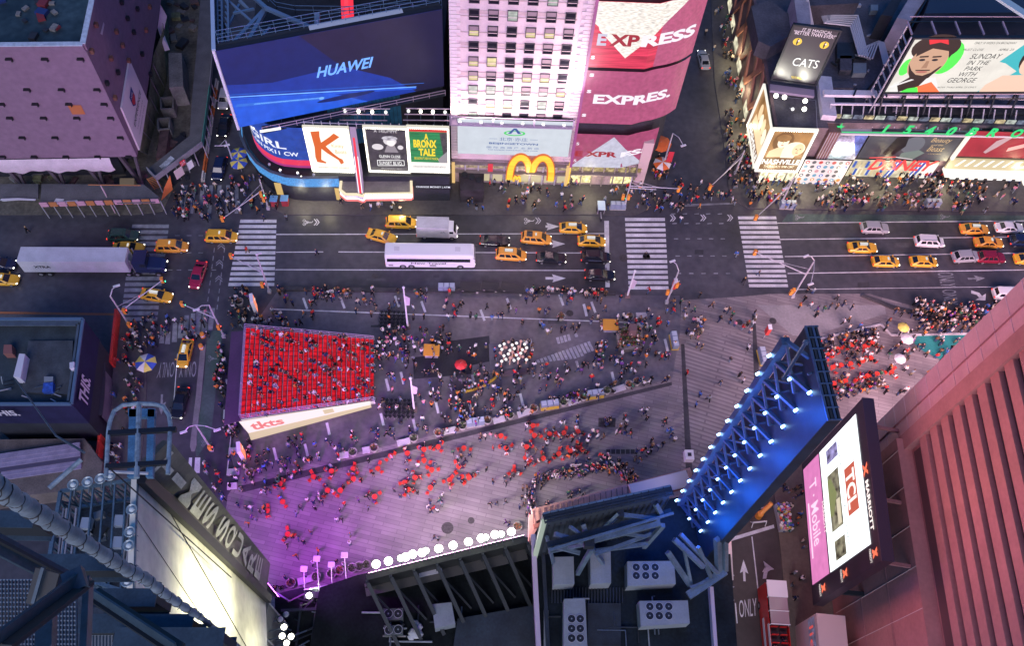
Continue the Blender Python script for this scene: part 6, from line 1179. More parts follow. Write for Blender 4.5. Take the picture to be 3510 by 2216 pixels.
# truss head of the tower
t = thing('tower_truss_head', 'blue lit steel truss box on top of the sign tower', 'truss', W(b1(360, 400), 58)); TB = mat('truss_blue', (.09, .15, .20), .45, .3, noise=(.8, .3)); mb = MB()
c4 = [W(b1(*p), 58.6) for p in ((238, 262), (535, 215), (520, 665), (188, 560))]
for dz in (0, -3.2):
 for i in range(4):
  a, b = upz(c4[i], 58.6 + dz), upz(c4[(i + 1) % 4], 58.6 + dz); mb.beam(a, b, .22, .22, TB)
for i in range(4):
 a, b = c4[i], c4[(i + 1) % 4]; n = 8
 for k in range(n): p, q_ = a.lerp(b, k / n), a.lerp(b, (k + 1) / n); mb.beam(upz(p, 58.6), upz(p, 55.4), .12, .12, TB); mb.beam(upz(p, 58.6 if k % 2 else 55.4), upz(q_, 55.4 if k % 2 else 58.6), .1, .1, TB)
for k in range(7): mb.beam(c4[0].lerp(c4[1], k / 7), c4[3].lerp(c4[2], k / 7), .1, .14, TB)
for x in (250, 262, 275, 300, 505, 520): mb.beam(W(b1(x, 330), 58), W(b1(x - 25, 560), 58), .1, .2, PSTEEL)
mb.build('frame', t)
mb = MB(); p = W(b1(390, 400), 57.5)
for k in range(10): mb.box((p.x + rnd.uniform(-.7, .7), p.y + rnd.uniform(-1, 1), p.z + rnd.uniform(-.3, .3)), (rnd.uniform(.3, .9), rnd.uniform(.2, .7), rnd.uniform(.2, .5)), rnd.choice([ACG, DSTEEL, STEEL, PSTEEL]), rnd.random() * 3)
for (x, y) in ((470, 380), (465, 465), (340, 390)): q_ = W(b1(x, y), 58.3); mb.box(q_, (.6, .7, .5), mat('box_blue_grey', (.25, .31, .38), .5)); 
mb.build('equipment', t)
for k, (x, y) in enumerate(((285, 235), (342, 224), (392, 212), (430, 200), (515, 332), (507, 420), (503, 473), (496, 615), (395, 637))):
 p = W(b1(x, y), 59.2 if k < 8 else 56); mb = MB(); mb.lathe([(.12, -.45), (.26, -.3), (.36, 0), (.33, .02), (.22, -.08)], mat('lamp_shell', (.28, .35, .38), .35, .3), p, 14); mb.ball(p - Vector((0, 0, .1)), .2, mat('lamp_glass', (.55, .62, .62), .15), 8); mb.beam(p - Vector((0, 0, .4)), p + Vector((-.6 if k > 3 else 0, -.6 if k < 4 else 0, -.6)), .07, .07, STEEL); o = mb.build('round_lamp')
 tag(o, f'unlit round lamp, {ORD[k if k < 4 else k - 4]} along the {"upper end" if k < 4 else "sign face side"} of the tower truss', 'lamp', 'round lamps on the tower truss')
t = thing('hooped_mast', 'rusty hooped mast frame with crossbars above the tower truss', 'mast', W(b1(540, 100), 62)); mb = MB(); zH = 63.0; HP = mat('hoop_paint', (.22, .28, .32), .45, noise=(3, .35)); U = lambda x, y: W(b1(x, y), zH)
arc = [U(415, 205), U(424, 30), U(430, -10), U(446, -52), U(480, -75), U(540, -82), U(600, -80), U(640, -70), U(662, -35), U(667, 0), U(657, 195)]
mb.tube(arc, .14, HP, 8); mb.tube([U(545, -85), U(535, 210)], .17, HP, 8); mb.build('hoop', t); mb = MB(); mb.beam(U(425, 35), U(690, 20), .3, .3, BLACK); mb.beam(U(415, 165), U(658, 150), .28, .28, BLACK); mb.tube([W(b1(192, 250), 60), W(b1(318, 138), 60)], .16, HP, 8); mb.tube([W(b1(430, 185), 60.5), W(b1(580, 192), 60.5)], .1, PSTEEL, 6); mb.build('crossbar', t)
mb = MB(); zz = 60
for x0, x1 in ((505, 535), (578, 605)): mb.prism([W(b1(*p), zz) for p in ((x0, -60), (x1, -60), (x1 - 8, 205), (x0 - 8, 205))], 59.6, zz, mat('shaft_blue', (.07, .17, .28), .5, noise=(1, .4)))
mb.prism([W(b1(*p), zz) for p in ((500, -62), (608, -62), (606, -30), (502, -30))], 59.6, zz, MATS['shaft_blue']); mb.build('shaft', t)
# ============================================================ steel platform near the camera
def WD(p, depth):
 r = ray(p); return Vector(CAM + r * (depth / FPX))
t = thing('steel_platform', 'blue grey steel beams and gratings close below the camera', 'platform', WD(b1(200, 700), 30)); FS = mat('beam_blue_grey', (.042, .07, .095), .5, .2, noise=(.9, .25)); FSD = mat('beam_dark', (.018, .022, .026), .6)
def ibeam(a, b, d, w=.7, h=.75):
 mb = MB(); A_, B_ = WD(b1(*a), d), WD(b1(*b), d); mb.beam(A_, B_, w * .12, h, FSD)
 for s_ in (-1, 1): mb.beam(A_ + Vector((0, 0, s_ * h / 2)), B_ + Vector((0, 0, s_ * h / 2)), w, .06, FS)
 return mb.build('beam', t)
for a, b, d in (((-60, 395), (172, 400), 40), ((172, 565), (500, 563), 40), ((380, 700), (640, 700), 38), ((335, 800), (780, 800), 37), ((480, 853), (900, 853), 36)):
 mb = MB(); A_, B_ = WD(b1(*a), d), WD(b1(*b), d); mb.beam(A_, B_, .35, 2.0, FSD); mb.beam(A_ + Vector((0, 0, 1.0)), B_ + Vector((0, 0, 1.0)), .75, .08, FS); mb.beam(A_ - Vector((0, 0, 1.0)), B_ - Vector((0, 0, 1.0)), .75, .08, FS); mb.build('beam', t)
for a, b, d0, d1, w in (((-60, 440), (270, 615), 27, 30, .62), ((350, 655), (690, 880), 33, 31, .6), ((-40, 860), (300, 605), 17, 20, .25), ((170, 560), (130, 700), 22, 22, .1)):
 mb = MB(); A_, B_ = WD(b1(*a), d0), WD(b1(*b), d1); mb.beam(A_, B_, w, .08, FS, CAM - np.array(A_)); mb.beam(A_ - Vector((0, 0, .3)), B_ - Vector((0, 0, .3)), .1, .6, FSD, CAM - np.array(A_)); mb.beam(A_ - Vector((0, 0, .6)), B_ - Vector((0, 0, .6)), w, .08, FS, CAM - np.array(A_)); mb.build('beam', t)
mb = MB()
for x0, x1 in ((150, 215), (325, 352)): mb.beam(WD(b1((x0 + x1) / 2 + 8, 610), 30), WD(b1((x0 + x1) / 2 - 6, 900), 26), (x1 - x0) / 1.142 * 28 / FPX, .3, FS)
mb.build('column', t); mb = MB(); mb.box(WD(b1(295, 615), 20), (.45, .5, .25), FS, .5); mb.build('bracket', t)
for (x0, y0, x1, y1, d) in ((-30, 610, 300, 880, 34), (340, 830, 600, 890, 36)):
 mb = MB(); a, b, c_, e_ = WD(b1(x0, y0), d), WD(b1(x1, y0), d), WD(b1(x1, y1), d), WD(b1(x0, y1), d); n = int((x1 - x0) / 13)
 zc = a.z; a, b, c_, e_ = (W(b1(x, y), zc) for x, y in ((x0, y0), (x1, y0), (x1, y1), (x0, y1)))
 for k in range(n + 1): mb.beam(a.lerp(b, k / n), e_.lerp(c_, k / n), .035, .14, FS)
 for k in range(16): mb.beam(a.lerp(e_, k / 15), b.lerp(c_, k / 15), .05, .05, mat('grating_light', (.26, .32, .36), .5))
 mb.build('grating', t)
t = thing('wrapped_cable', 'thick cable wrapped in pale grey cloth tied with cord', 'cable', WD(b1(0, 240), 10.5)); mb = MB(); CL = mat('cloth_grey', (.19, .23, .27), .85, noise=(1.8, .25)); pts = []; rs = []
ctl = [(-60, 205, 9.6), (0, 255, 10.4), (110, 325, 12), (210, 385, 14), (330, 462, 16.5), (420, 520, 19), (500, 572, 22), (570, 605, 25), (640, 660, 28), (705, 705, 31), (780, 752, 35), (860, 815, 40), (960, 890, 46)]
wd = [82, 80, 70, 66, 58, 54, 48, 44, 36, 32, 26, 18, 14]
for i in range(len(ctl) - 1):
 for k in range(9):
  s_ = k / 9; x, y, d = (ctl[i][j] + (ctl[i + 1][j] - ctl[i][j]) * s_ for j in range(3)); pts.append(WD(b1(x, y), d)); rs.append((wd[i] + (wd[i + 1] - wd[i]) * s_) / 1.142 * d / FPX / 2 * (1 + .13 * math.sin(i * 3.3 + k * 1.7) + rnd.uniform(-.10, .10)))
mb.tube(pts, rs, CL, 12); mb.build('wrapping', t, True); mb = MB()
for i in range(4, len(pts) - 4, 5):
 p, r = pts[i], rs[i] * 1.04; tt = (pts[i + 1] - pts[i - 1]).normalized(); x = tt.cross(Vector((0, 0, 1))).normalized(); y = x.cross(tt); mb.tube([p + x * (r * math.cos(a)) + y * (r * math.sin(a)) + tt * (.25 * r * math.sin(a * .5)) for a in [k * .45 for k in range(14)]], r * .075, BLACK, 4)
 mb.tube([p - y * r, p - y * r * 1.25 - x * r * .4 + tt * r * .5, p - y * r * 1.1 - x * r * .9 + tt * r], r * .07, BLACK, 4)
mb.build('cord', t)
mb = MB(); mb.tube([W(m1(60, 640), 14), W(b1(220, 45), 45), W(b1(330, 110), 58)], .09, STEEL, 5); mb.tube([W(b1(415, 160), 62), W(b1(560, 290), 59), W(b1(905, 600), 40)], .05, BLACK, 5); tag(mb.build('guy_wire'), 'thin steel guy wire slanting across the THIS block to the tower', 'wire')
# ============================================================ dark roofs along the bottom
bl = thing('dark_flat_block', 'dark flat roofed block between the sign tower and the truss roof', 'building', W(b2(350, 800))); bl_d = bl; RZ2 = 10.0
fr2 = [W(b2(*p), RZ2) for p in ((-120, 640), (30, 590), (705, 440), (735, 900), (-160, 900))]
mb = MB(); mb.prism(fr2, 0, RZ2, DWALL, mat('tar_roof', (.006, .009, .010), .9, noise=(.3, .5), spec=.15)); mb.prism([W(b2(*p), RZ2 + 1) for p in ((420, 760), (760, 700), (760, 900), (400, 900))], RZ2, RZ2 + .8, mat('slate_roof', (.018, .028, .038), .7, noise=(.4, .4))); mb.build('wall', bl)
roofbox('roof_unit', 'pale green grey box unit alone on the dark flat roof', [b2(320, 705), b2(397, 697), b2(412, 782), b2(332, 800)], RZ2, RZ2 + 2, ACG, 'roof unit')
def acunit(label, pts, z0, z1, fans, r, m=ACG, lid=None):
 t = thing('ventilation_unit', label, 'roof unit', W(pts[0], z0)); mb = MB(); P = [W(p, z1) for p in pts]; mb.prism(P, z0, z1, m); mb.build('casing', t)
 for x, y in fans:
  c = W((x, y), z1); mb = MB(); mb.lathe([(r, .02), (r, .08), (r * .92, .08), (r * .9, .03)], PSTEEL, c, 18, False); mb.lathe([(r * .9, .035), (r * .3, .03)], FAN, c, 18); fo = mb.build('fan', t); mb = MB()
  for k in range(6): a = k * 1.047; mb.quad(*[c + Vector((q_ * math.cos(a + da), q_ * math.sin(a + da), .07)) for q_, da in ((r * .12, 0), (r * .85, -.12), (r * .85, .22), (r * .12, .3))], DSTEEL)
  mb.lathe([(r * .2, .06), (r * .2, .1)], ACG, c, 8); mb.build('blade', fo)
 return t
acunit('two fan ventilation unit, upper of the pair on the dark flat roof', [b2(130, 722), b2(208, 720), b2(208, 764), b2(132, 768)], RZ2, RZ2 + 1.4, [b2(150, 742), b2(188, 742)], .5, mat('unit_dim', (.07, .085, .085), .6))
acunit('two fan ventilation unit, lower of the pair on the dark flat roof', [b2(133, 788), b2(206, 786), b2(206, 822), b2(135, 825)], RZ2, RZ2 + 1.4, [b2(152, 806), b2(188, 804)], .5, MATS['unit_dim'])
mb = MB(); p = W(b2(250, 810), RZ2); 
for k in range(6): mb.ball(p + Vector((rnd.uniform(-.7, .7), rnd.uniform(-.8, .8), .3)), rnd.uniform(.4, .7), mat('white_bag', (.42, .44, .46), .7), 6, (1, 1, .6))
tag(mb.build('white_sacks'), 'heap of white sacks on the dark flat roof', 'sacks')
t = thing('roof_sign_frame', 'dark steel backs of the roof signs with slanting braces', 'sign frame', fr2[1]); fa, fb_ = W(b2(30, 590), RZ2), W(b2(700, 442), RZ2); dd = (fb_ - fa).normalized(); nn = Vector((dd.y, -dd.x, 0)); nn = nn if nn.y < 0 else -nn
TZ = 16.0; ta, tb = W(b2(62, 590), TZ), W(b2(690, 440), TZ); mb = MB(); mb.prism([v2(ta), v2(tb), v2(tb) + nn * .6, v2(ta) + nn * .6], 7, TZ, mat('panel_back', (.014, .016, .014), .6, noise=(.5, .4))); mb.build('panel', t)
mb = MB()
for k in range(8): p = ta.lerp(tb, k / 7); mb.beam(upz(p + nn * .7, TZ - .5), upz(p + nn * 7 + dd * 2.0, RZ2), .4, .5, mat('brace_dark', (.016, .021, .023), .5)); mb.beam(upz(p + nn * .7, RZ2), upz(p + nn * .7, TZ), .3, .3, MATS['brace_dark']); mb.beam(upz(p + nn * .8, RZ2 + 3), upz(p + dd * 3 + nn * 5, RZ2 + .2), .2, .2, MATS['brace_dark'])
mb.build('brace', t); mb = MB(); mb.beam(W(b2(118, 612), 13.5), W(b2(648, 490), 13.5), .16, .16, mat('rail_pale', (.55, .56, .5), .5)); mb.beam(W(b2(60, 640), 13), W(b2(690, 475), 13), .12, .12, DSTEEL); mb.beam(W(b2(60, 650), 13), W(b2(690, 505), 13), 1.4, .12, mat('catwalk_dim', (.06, .06, .055), .7)); mb.beam(W(b2(270, 590), 13.4), W(b2(360, 570), 13.4), .5, .5, PSTEEL); mb.build('catwalk', t)
ARMS = []
for k, (x, y) in enumerate(((102, 548), (150, 536), (198, 524), (217, 520), (245, 509), (281, 503), (297, 495), (347, 487), (403, 474), (463, 460), (513, 446), (531, 443), (567, 432), (592, 430), (631, 421))):
 p = W(b2(x, y), TZ + .6); q_ = v2(ta) + dd * ((p - ta).dot(dd)); mb = MB(); mb.ball(p, .46 if k not in (2, 6, 11, 13) else .36, emat('flood_glow', (1, 1, .86), 9.0), 10); mb.beam(p, upz(q_, TZ), .1, .1, DSTEEL); mb.lathe([(.3, -.6), (.5, -.1)], DSTEEL, p, 8); o = mb.build('flood_lamp')
 tag(o, f'dazzling white floodlight, {ORD[k]} from the sign tower end of the long row', 'lamp', 'row of floodlights over the plaza edge'); ARMS.append(p)
bl = thing('dark_low_block', 'small dark roof with lamp arms beside the foot of the sign tower', 'building', W(b1(1250, 800))); mb = MB(); mb.prism([W(p, 8) for p in (b1(1075, 665), b1(1180, 640), b1(1360, 650), b1(1420, 700), b1(1430, 900), b1(1080, 900))], 0, 8, DWALL, MATS['tar_roof']); mb.build('wall', bl); mb = MB(); mb.beam(W(b1(1190, 648), 9), W(b1(1355, 620), 9), .15, .15, PSTEEL); mb.beam(W(b1(1190, 672), 9), W(b1(1400, 655), 9), .7, .3, DSTEEL); mb.beam(W(b1(1100, 730), 9), W(b1(1420, 715), 9), .3, .3, DSTEEL); [mb.beam(W(b1(1180 + k * 60, 700), 8), W(b1(1160 + k * 60, 868), 8.5), .25, .4, MATS['brace_dark']) for k in range(4)]; mb.build('roof_steel', bl)
for k, (x0, y0, x1, y1) in enumerate(((1190, 567, 1192, 640), (1240, 527, 1250, 655), (1297, 550, 1300, 648), (1348, 512, 1358, 655))):
 a, b = W(b1(x0, y0), 11.5), W(b1(x1, y1), 9); mb = MB(); mb.tube([b, a], .06, PSTEEL, 5); mb.box(a, (.75, .6, .3), mat('lamp_head_grey', (.5, .46, .55), .5)); tag(mb.build('arm_lamp'), f'square lamp head on a long arm, {ORD[k]} from the sign tower', 'lamp', 'lamp arms over the plaza planters')
for k, (x, y) in enumerate(((1210, 671), (1272, 660), (1356, 661))):
 p = W(b1(x, y), 9.2); mb = MB(); mb.ball(p, .36, MATS['flood_glow'], 8); mb.beam(p, p + Vector((0, -.8, -.6)), .1, .1, DSTEEL); tag(mb.build('flood_lamp'), f'white floodlight on the small dark roof, {ORD[k]} from the sign tower', 'lamp', 'floodlights on the small dark roof'); ARMS.append(p)
# ============================================================ roof with the big sign trusses
RJ = 15.0; DB = mat('roof_deep_blue', (.009, .015, .020), .7, noise=(.3, .45), spec=.15); TRS = mat('truss_steel', (.12, .17, .22), .45, .3, noise=(.7, .25))
jq = [W(p, RJ) for p in ((1826, 1841), (1846, 2260), (2530, 2260), (2500, 1850), (2400, 1690), (1850, 1800))]
bl = thing('truss_roof_block', 'dark roofed block carrying ventilation units and sign trusses', 'building', jq[0]); bl_j = bl; mb = MB(); mb.prism(jq, 0, RJ, DWALL, DB); mb.build('wall', bl)
mb = MB(); mb.beam(upz(jq[0], RJ + .5), upz(jq[1], RJ + .5), .5, 1.0, mat('parapet_mauve', (.46, .38, .46), .5)); mb.beam(W(b3(148, 640), RJ + .5), W(b3(165, 880), RJ + .5), .4, 1.0, MATS['parapet_mauve']); mb.beam(upz(jq[0], RJ + .6) + Vector((1, 0, 0)), upz(jq[1], RJ + .6) + Vector((1, 0, 0)), .4, .9, DSTEEL); mb.build('parapet', bl)
mb = MB()
for k in range(24): mb.beam(W(b2(790 + k * 12, 640), RJ + .15), W(b2(790 + k * 12, 700), RJ + .15), .12, .15, DSTEEL)
for k in range(4): mb.box(W(b2(767, 748 + k * 38), RJ + .4), (.5, 1.0, .3), ACG)
mb.prism([W(b2(*p), RJ + .3) for p in ((930, 700), (1060, 700), (1060, 868), (930, 868))], RJ, RJ + .3, mat('roof_pad', (.014, .022, .03), .8, noise=(.8, .4))); mb.build('roof_walk', bl)
acunit('plain square roof unit, first from the pale parapet', [b2(795, 520), b2(875, 518), b2(878, 625), b2(797, 628)], RJ, RJ + 2.4, [], 1); acunit('plain square roof unit, second from the pale parapet', [b2(940, 500), b2(1020, 498), b2(1022, 622), b2(942, 625)], RJ, RJ + 2.4, [], 1)
acunit('six fan ventilation unit under the blue truss tower', [b2(1085, 537), b2(1268, 535), b2(1275, 625), b2(1086, 635)], RJ, RJ + 2.0, [b2(1120 + 37 * i, 560 + 33 * j) for i in range(3) for j in range(2)], .45)
acunit('six fan ventilation unit standing upright by the pale parapet', [b2(838, 684), b2(920, 682), b2(930, 890), b2(836, 890)], RJ, RJ + 2.0, [b2(867 + 34 * i, 762 + 38 * j) for i in range(2) for j in range(3)], .45)
acunit('six fan ventilation unit nearest the brown street', [b2(1132, 692), b2(1322, 690), b2(1330, 780), b2(1138, 792)], RJ, RJ + 2.0, [b2(1173 + 37 * i, 714 + 36 * j) for i in range(3) for j in range(2)], .45)
# front sign and its truss
t = thing('truss_sign', 'long dark sign truss along the plaza side of the roof', 'sign truss', W(b2(760, 375), 24)); SZ = 28.5; a, b = W(b2(760, 377), SZ), W(b2(1262, 266), SZ); d_ = (b - a).normalized(); n_ = Vector((d_.y, -d_.x, 0)); n_ = n_ if n_.y < 0 else -n_
mb = MB(); mb.prism([v2(a), v2(b), v2(b) - n_ * .8, v2(a) - n_ * .8], 14, SZ, mat('sign_back_dark', (.03, .04, .05), .6)); mb.build('panel', t); mb = MB()
for k in range(4): mb.beam(upz(a, SZ + .05) + n_ * (-.7 + k * .3), upz(b, SZ + .05) + n_ * (-.7 + k * .3), .2, .12, TRS if k == 0 else DSTEEL)
mb.beam(upz(a, SZ - 2.5) + n_ * 1.8, upz(b, SZ - 2.5) + n_ * 1.2, .6, .12, DSTEEL); mb.beam(upz(a, SZ - 2) + n_ * 2.5, upz(b, SZ - 2) + n_ * 1.6, .25, .25, TRS)
for k in range(18): p = a.lerp(b, k / 17); mb.beam(upz(p, SZ + .1) - n_ * .7, upz(p, SZ + .1) + n_ * .4, .08, .08, DSTEEL)
for k in range(22): p = a.lerp(b, k / 21); mb.beam(upz(p, SZ - 2), upz(p, RJ), .16, .16, DSTEEL)
mb.build('catwalk', t); mb = MB(); mb.beam(upz(a, SZ), upz(a, RJ - 1), .35, .5, emat('edge_glow', (.62, .75, .62), .35)); mb.build('light_strip', t); mb = MB()
for p, q_, z, z2, w in (((935, 465), (1052, 352), 25, 24, .5), ((910, 390), (930, 445), 26, 25, .45), ((800, 430), (910, 462), 26, 25, .45), ((955, 455), (1215, 388), 25, 26, .5), ((800, 478), (900, 505), 22, 22, .4), ((890, 585), (945, 488), 17, 24, .45), ((930, 500), (1165, 468), 22, 22, .4), ((1062, 355), (1212, 374), 26, 26, .45), ((1195, 312), (1222, 360), 27, 26, .45), ((960, 510), (1180, 430), 23, 23, .35), ((1000, 420), (1160, 440), 24, 24, .3), ((1150, 480), (1225, 395), 20, 26, .45), ((780, 500), (930, 470), 20, 24, .3), ((940, 470), (1000, 560), 24, 16, .35), ((860, 400), (940, 460), 27, 24, .3), ((1050, 350), (960, 440), 26.5, 24, .3), ((770, 440), (800, 560), 24, 16, .3)):
 mb.beam(W(b2(*p), z), W(b2(*q_), z2), w, w, TRS)
mb.box(W(b2(935, 465), 25), (1.0, 1.0, 1.2), DSTEEL); mb.box(W(b2(1055, 350), 26), (.8, .8, .9), DSTEEL); mb.build('truss', t)
t = thing('sign_ledge', 'pink lit ledge and louvres along the lower edge of the sign truss', 'ledge', W(b2(712, 360), 14)); mb = MB(); a, b = W(b2(716, 362), 12.5), W(b2(1335, 198), 12.5); PKL = mat('ledge_pink_lit', (.50, .26, .20), .6, noise=(.6, .2)); mb.beam(a, b, 1.5, 1.2, PKL)  # pink light on the ledge is put into its colour
for k in range(30): p = a.lerp(b, k / 29) + Vector((0, -.2, .7)); mb.beam(p + Vector((0, -.8, 0)), p + Vector((0, .7, 0)), .06, .08, BLACK)
mb.beam(a + Vector((0, -1.4, .6)), b + Vector((0, -1.4, .6)), .5, .3, mat('ledge_brick', (.34, .12, .08), .6)); mb.build('ledge', t); mb = MB(); a2, b2_ = W(b2(1100, 268), 13.4), W(b2(1325, 210), 13.4); mb.beam(a2, b2_, 2.0, .3, mat('ledge_pale', (.62, .50, .46), .6)); mb.build('cover', t); mb = MB(); p = W(b2(714, 360), 12.5); mb.beam(p, W(b2(712, 470), 12.5), .9, 1.0, PKL); mb.build('return', t)
# blue lit truss tower
TZt, TZb = 55.0, 15.5; A_ = W((2694, 1170), TZt); B_ = (W((2437, 1859), 18.5) + W((2823, 1456), 53)) / 2; ax = (v2(B_) - v2(A_)); axn = ax.normalized(); nn = Vector((-axn.y, axn.x, 0)); nn = nn if nn.x > 0 else -nn
t = thing('blue_truss_tower', 'tall sign tower with an open steel truss back lit bright blue', 'sign tower', upz(A_.lerp(B_, .5), TZb)); TBL = mat('tower_steel', (.07, .11, .19), .4, .35, noise=(.9, .2)); Ai, Bi = v2(A_) - axn * .0, v2(B_); C_ = Ai.lerp(Bi, .5) + nn * 1.5
mb = MB()
for p, w in ((Ai, .7), (Bi, .7), (C_, .5)): mb.beam(upz(p, TZb), upz(p, TZt), w, w, TBL)
mb.build('chord', t); nl = 12; NODES = []; lv = lambda k: TZb + (TZt - TZb) * k / nl
for k in range(nl + 1):
 z = lv(k); mb = MB(); a, b, c_ = upz(Ai, z), upz(Bi, z), upz(C_, z)
 mb.beam(a, c_, .30, .30, TBL); mb.beam(b, c_, .30, .30, TBL); mb.beam(a.lerp(b, .5), c_, .14, .14, TBL)
 if k < nl:
  z2 = lv(k + 1); mb.beam(a, upz(Bi, z2), .30, .30, TBL); mb.beam(upz(a.lerp(b, .5), z), upz(Ai, z2), .2, .2, TBL); mb.beam(a, upz(C_, z2), .16, .16, TBL); mb.beam(upz(C_, z), upz(Bi, z2), .16, .16, TBL); mb.beam(upz(a.lerp(b, .25), z), upz(C_, z2), .12, .12, TBL); mb.beam(upz(a.lerp(b, .75), z), upz(C_, z2), .12, .12, TBL)
  NODES += [a - axn * .3 - nn * .4 + Vector((0, 0, .6)), b + axn * .1 - nn * .5 + Vector((0, 0, .8 + k % 2)), upz(a.lerp(b, .36), z + 1.0) - nn * .2, upz(a.lerp(b, .68), z + 2.4) - nn * .2]
 mb.build('bracing', t)
mb = MB(); SBK = mat('sign_back_blue', (.018, .03, .05), .5, .2, noise=(.6, .3)); A2, B2 = Ai - axn * .5 + nn * 1.2, v2(W((2838, 1440), TZt)) - nn * .9
for p, q_ in ((A2, B2),):
 dq = (q_ - p).normalized(); nq = Vector((dq.y, -dq.x, 0)); nq = nq if nq.dot(nn) > 0 else -nq
 mb.prism([p + nq * .5, q_ + nq * .5, q_ + nq * 1.6, p + nq * 1.6], TZb, TZt + .5, SBK)
 for k in range(4): mb.beam(upz(p + nq * (.6 + k * .28), TZt + .6), upz(q_ + nq * (.6 + k * .28), TZt + .6), .18, .2, DSTEEL if k % 2 else TBL)
 for k in range(9): w_ = p.lerp(q_, k / 8); mb.beam(upz(w_ + nq * .5, TZt + .7), upz(w_ + nq * 1.6, TZt + .7), .1, .12, TBL)
mb.build('sign_back', t)
LEDL = emat('led_blue_white', (.30, .58, 1.0), 4.5); k_ = 0
for p in NODES:
 k_ += 1
 mb = MB(); mb.box(p, (.34, .2, .18), LEDL, .5); mb.build('lamp', t)
mb = MB(); a, b = W(m3(520, 497), TZt + 2), W(m3(432, 640), TZt + 2); mb.tube([a, b], .14, TBL, 6); mb.ball(a, .25, TBL, 6); mb.build('mast_arm', t)
# framed wing at the street end
t = thing('sign_wing', 'braced steel wing between the blue tower and the roof corner', 'sign truss', W(b3(100, 600), 20)); mb = MB()
for p, q_, z, z2, w in (((5, 450), (120, 560), 22, 20, .5), ((30, 430), (175, 585), 22, 19, .4), ((-20, 500), (70, 635), 20, 17, .5), ((175, 450), (180, 580), 24, 18, .6), ((205, 445), (205, 575), 24, 18, .5), ((60, 672), (205, 575), 17, 18, .9), ((70, 640), (190, 590), 18, 18, .3), ((100, 480), (150, 600), 22, 18, .35), ((40, 470), (75, 640), 21, 17, .3)): mb.beam(W(b3(*p), z), W(b3(*q_), z2), w, w, TRS)
mb.build('truss', t); mb = MB(); mb.beam(W(b3(205, 430), 16), W(b3(215, 600), 12), .8, 1.5, mat('wing_pale', (.5, .42, .44), .6)); mb.build('edge', t)
t = thing('wall_balcony', 'red lit cage balcony hanging over the brown street', 'balcony', W(b3(200, 650), 10)); mb = MB()
for k in range(6): mb.beam(W(b3(165 + k * 14, 590), 11), W(b3(160 + k * 14, 690), 11), .12, .12, DSTEEL)
for y in (595, 640, 692): mb.beam(W(b3(160, y), 11), W(b3(240, y - 3), 11), .12, .12, PSTEEL)
mb.build('cage', t); mb = MB(); mb.prism([W(b3(*p), 8) for p in ((160, 700), (242, 695), (175, 752), (162, 745))], 7.5, 8, mat('soffit_red', (.28, .02, .04), .5)); mb.build('soffit', t); mb = MB(); q_ = W(b3(128, 680), 12); mb.box(q_, (1.2, 1.2, .6), emat('red_lamp', (.8, .08, .05), .8)); mb.build('red_lamp', t)
# ============================================================ the pink ribbed hotel tower on the right
hM = Vector((.0725, 1, 0)).normalized(); C0 = Vector((49.5, 42.9, 0)); oM = Vector((-1, .0725, 0)).normalized()
PINK = mat('pink_lit_stone', (.43, .19, .18), .65, noise=(.25, .12)); PINK2 = mat('pink_lit_stone_dark', (.36, .16, .16), .65, noise=(.3, .15)); PINKB = mat('pink_lit_panel', (.60, .36, .33), .6, noise=(.4, .08)); GAP = mat('ledge_gap', (.035, .018, .022), .6)  # pink glow of surrounding screens is put into the stone colours
def MP(s, z, out=0.0): return upz(C0 + hM * s + oM * out, z)
bl = thing('ribbed_hotel', 'hotel tower painted in pink light with deep horizontal ribs close on the right', 'building', C0)
mb = MB(); mb.prism([C0, C0 - hM * 75, C0 - hM * 75 - oM * 40, C0 - oM * 40], 0, 78, PINK2); mb.build('wall', bl)
mb = MB(); mb.prism([C0 + oM * .5 + hM * .3, C0 + oM * .5 - hM * 4.0, C0 + oM * .02 - hM * 4.0, C0 + oM * .02 + hM * .3], 0, 78, PINKB)
for k in range(22): z = 14 + k * 2.75; mb.beam(MP(.3, z, .52), MP(-4.0, z, .52), .06, .10, mat('joint_pale', (.66, .46, .44), .6))
mb.beam(MP(-2.1, 0, .53), MP(-2.1, 78, .53), .07, .3, PINK2); mb.prism([C0 + oM * .9 - hM * 4.0, C0 + oM * .9 - hM * 5.8, C0 + oM * .02 - hM * 5.8, C0 + oM * .02 - hM * 4.0], 0, 78, PINK); mb.build('corner_pier', bl)
for k in range(18):
 z0 = 26.9 + 2.5 * k; o_ = .75; mb = MB()
 mb.prism([C0 - hM * 5.8 + oM * .58, C0 - hM * 75 + oM * .58, C0 - hM * 75 + oM * .02, C0 - hM * 5.8 + oM * .02], z0 + .15, z0 + 1.62, PINK); mb.build('rib', bl)
mb = MB(); mb.quad(MP(-5.8, 27, .06), MP(-75, 27, .06), MP(-75, 72, .06), MP(-5.8, 72, .06), GAP); mb.quad(MP(-6.2, 24.4, .06), MP(-75, 24.4, .06), MP(-75, 26.8, .06), MP(-6.2, 26.8, .06), mat('recess_brown', (.10, .05, .055), .6)); mb.build('window_band', bl)
mb = MB(); mb.prism([C0 - hM * 4.5 + oM * 1.6, C0 - hM * 75 + oM * 1.6, C0 - hM * 75 + oM * .02, C0 - hM * 4.5 + oM * .02], 0, 24.0, PINK)
for k in range(16): s_ = -6 - k * 4.3; mb.beam(MP(s_, 1, 1.62), MP(s_, 24, 1.62), .06, .08, MATS['joint_pale'])
for z in (9, 16.5): mb.beam(MP(-4.6, z, 1.62), MP(-75, z, 1.62), .05, .5, PINK2)
mb.build('lower_wall', bl)
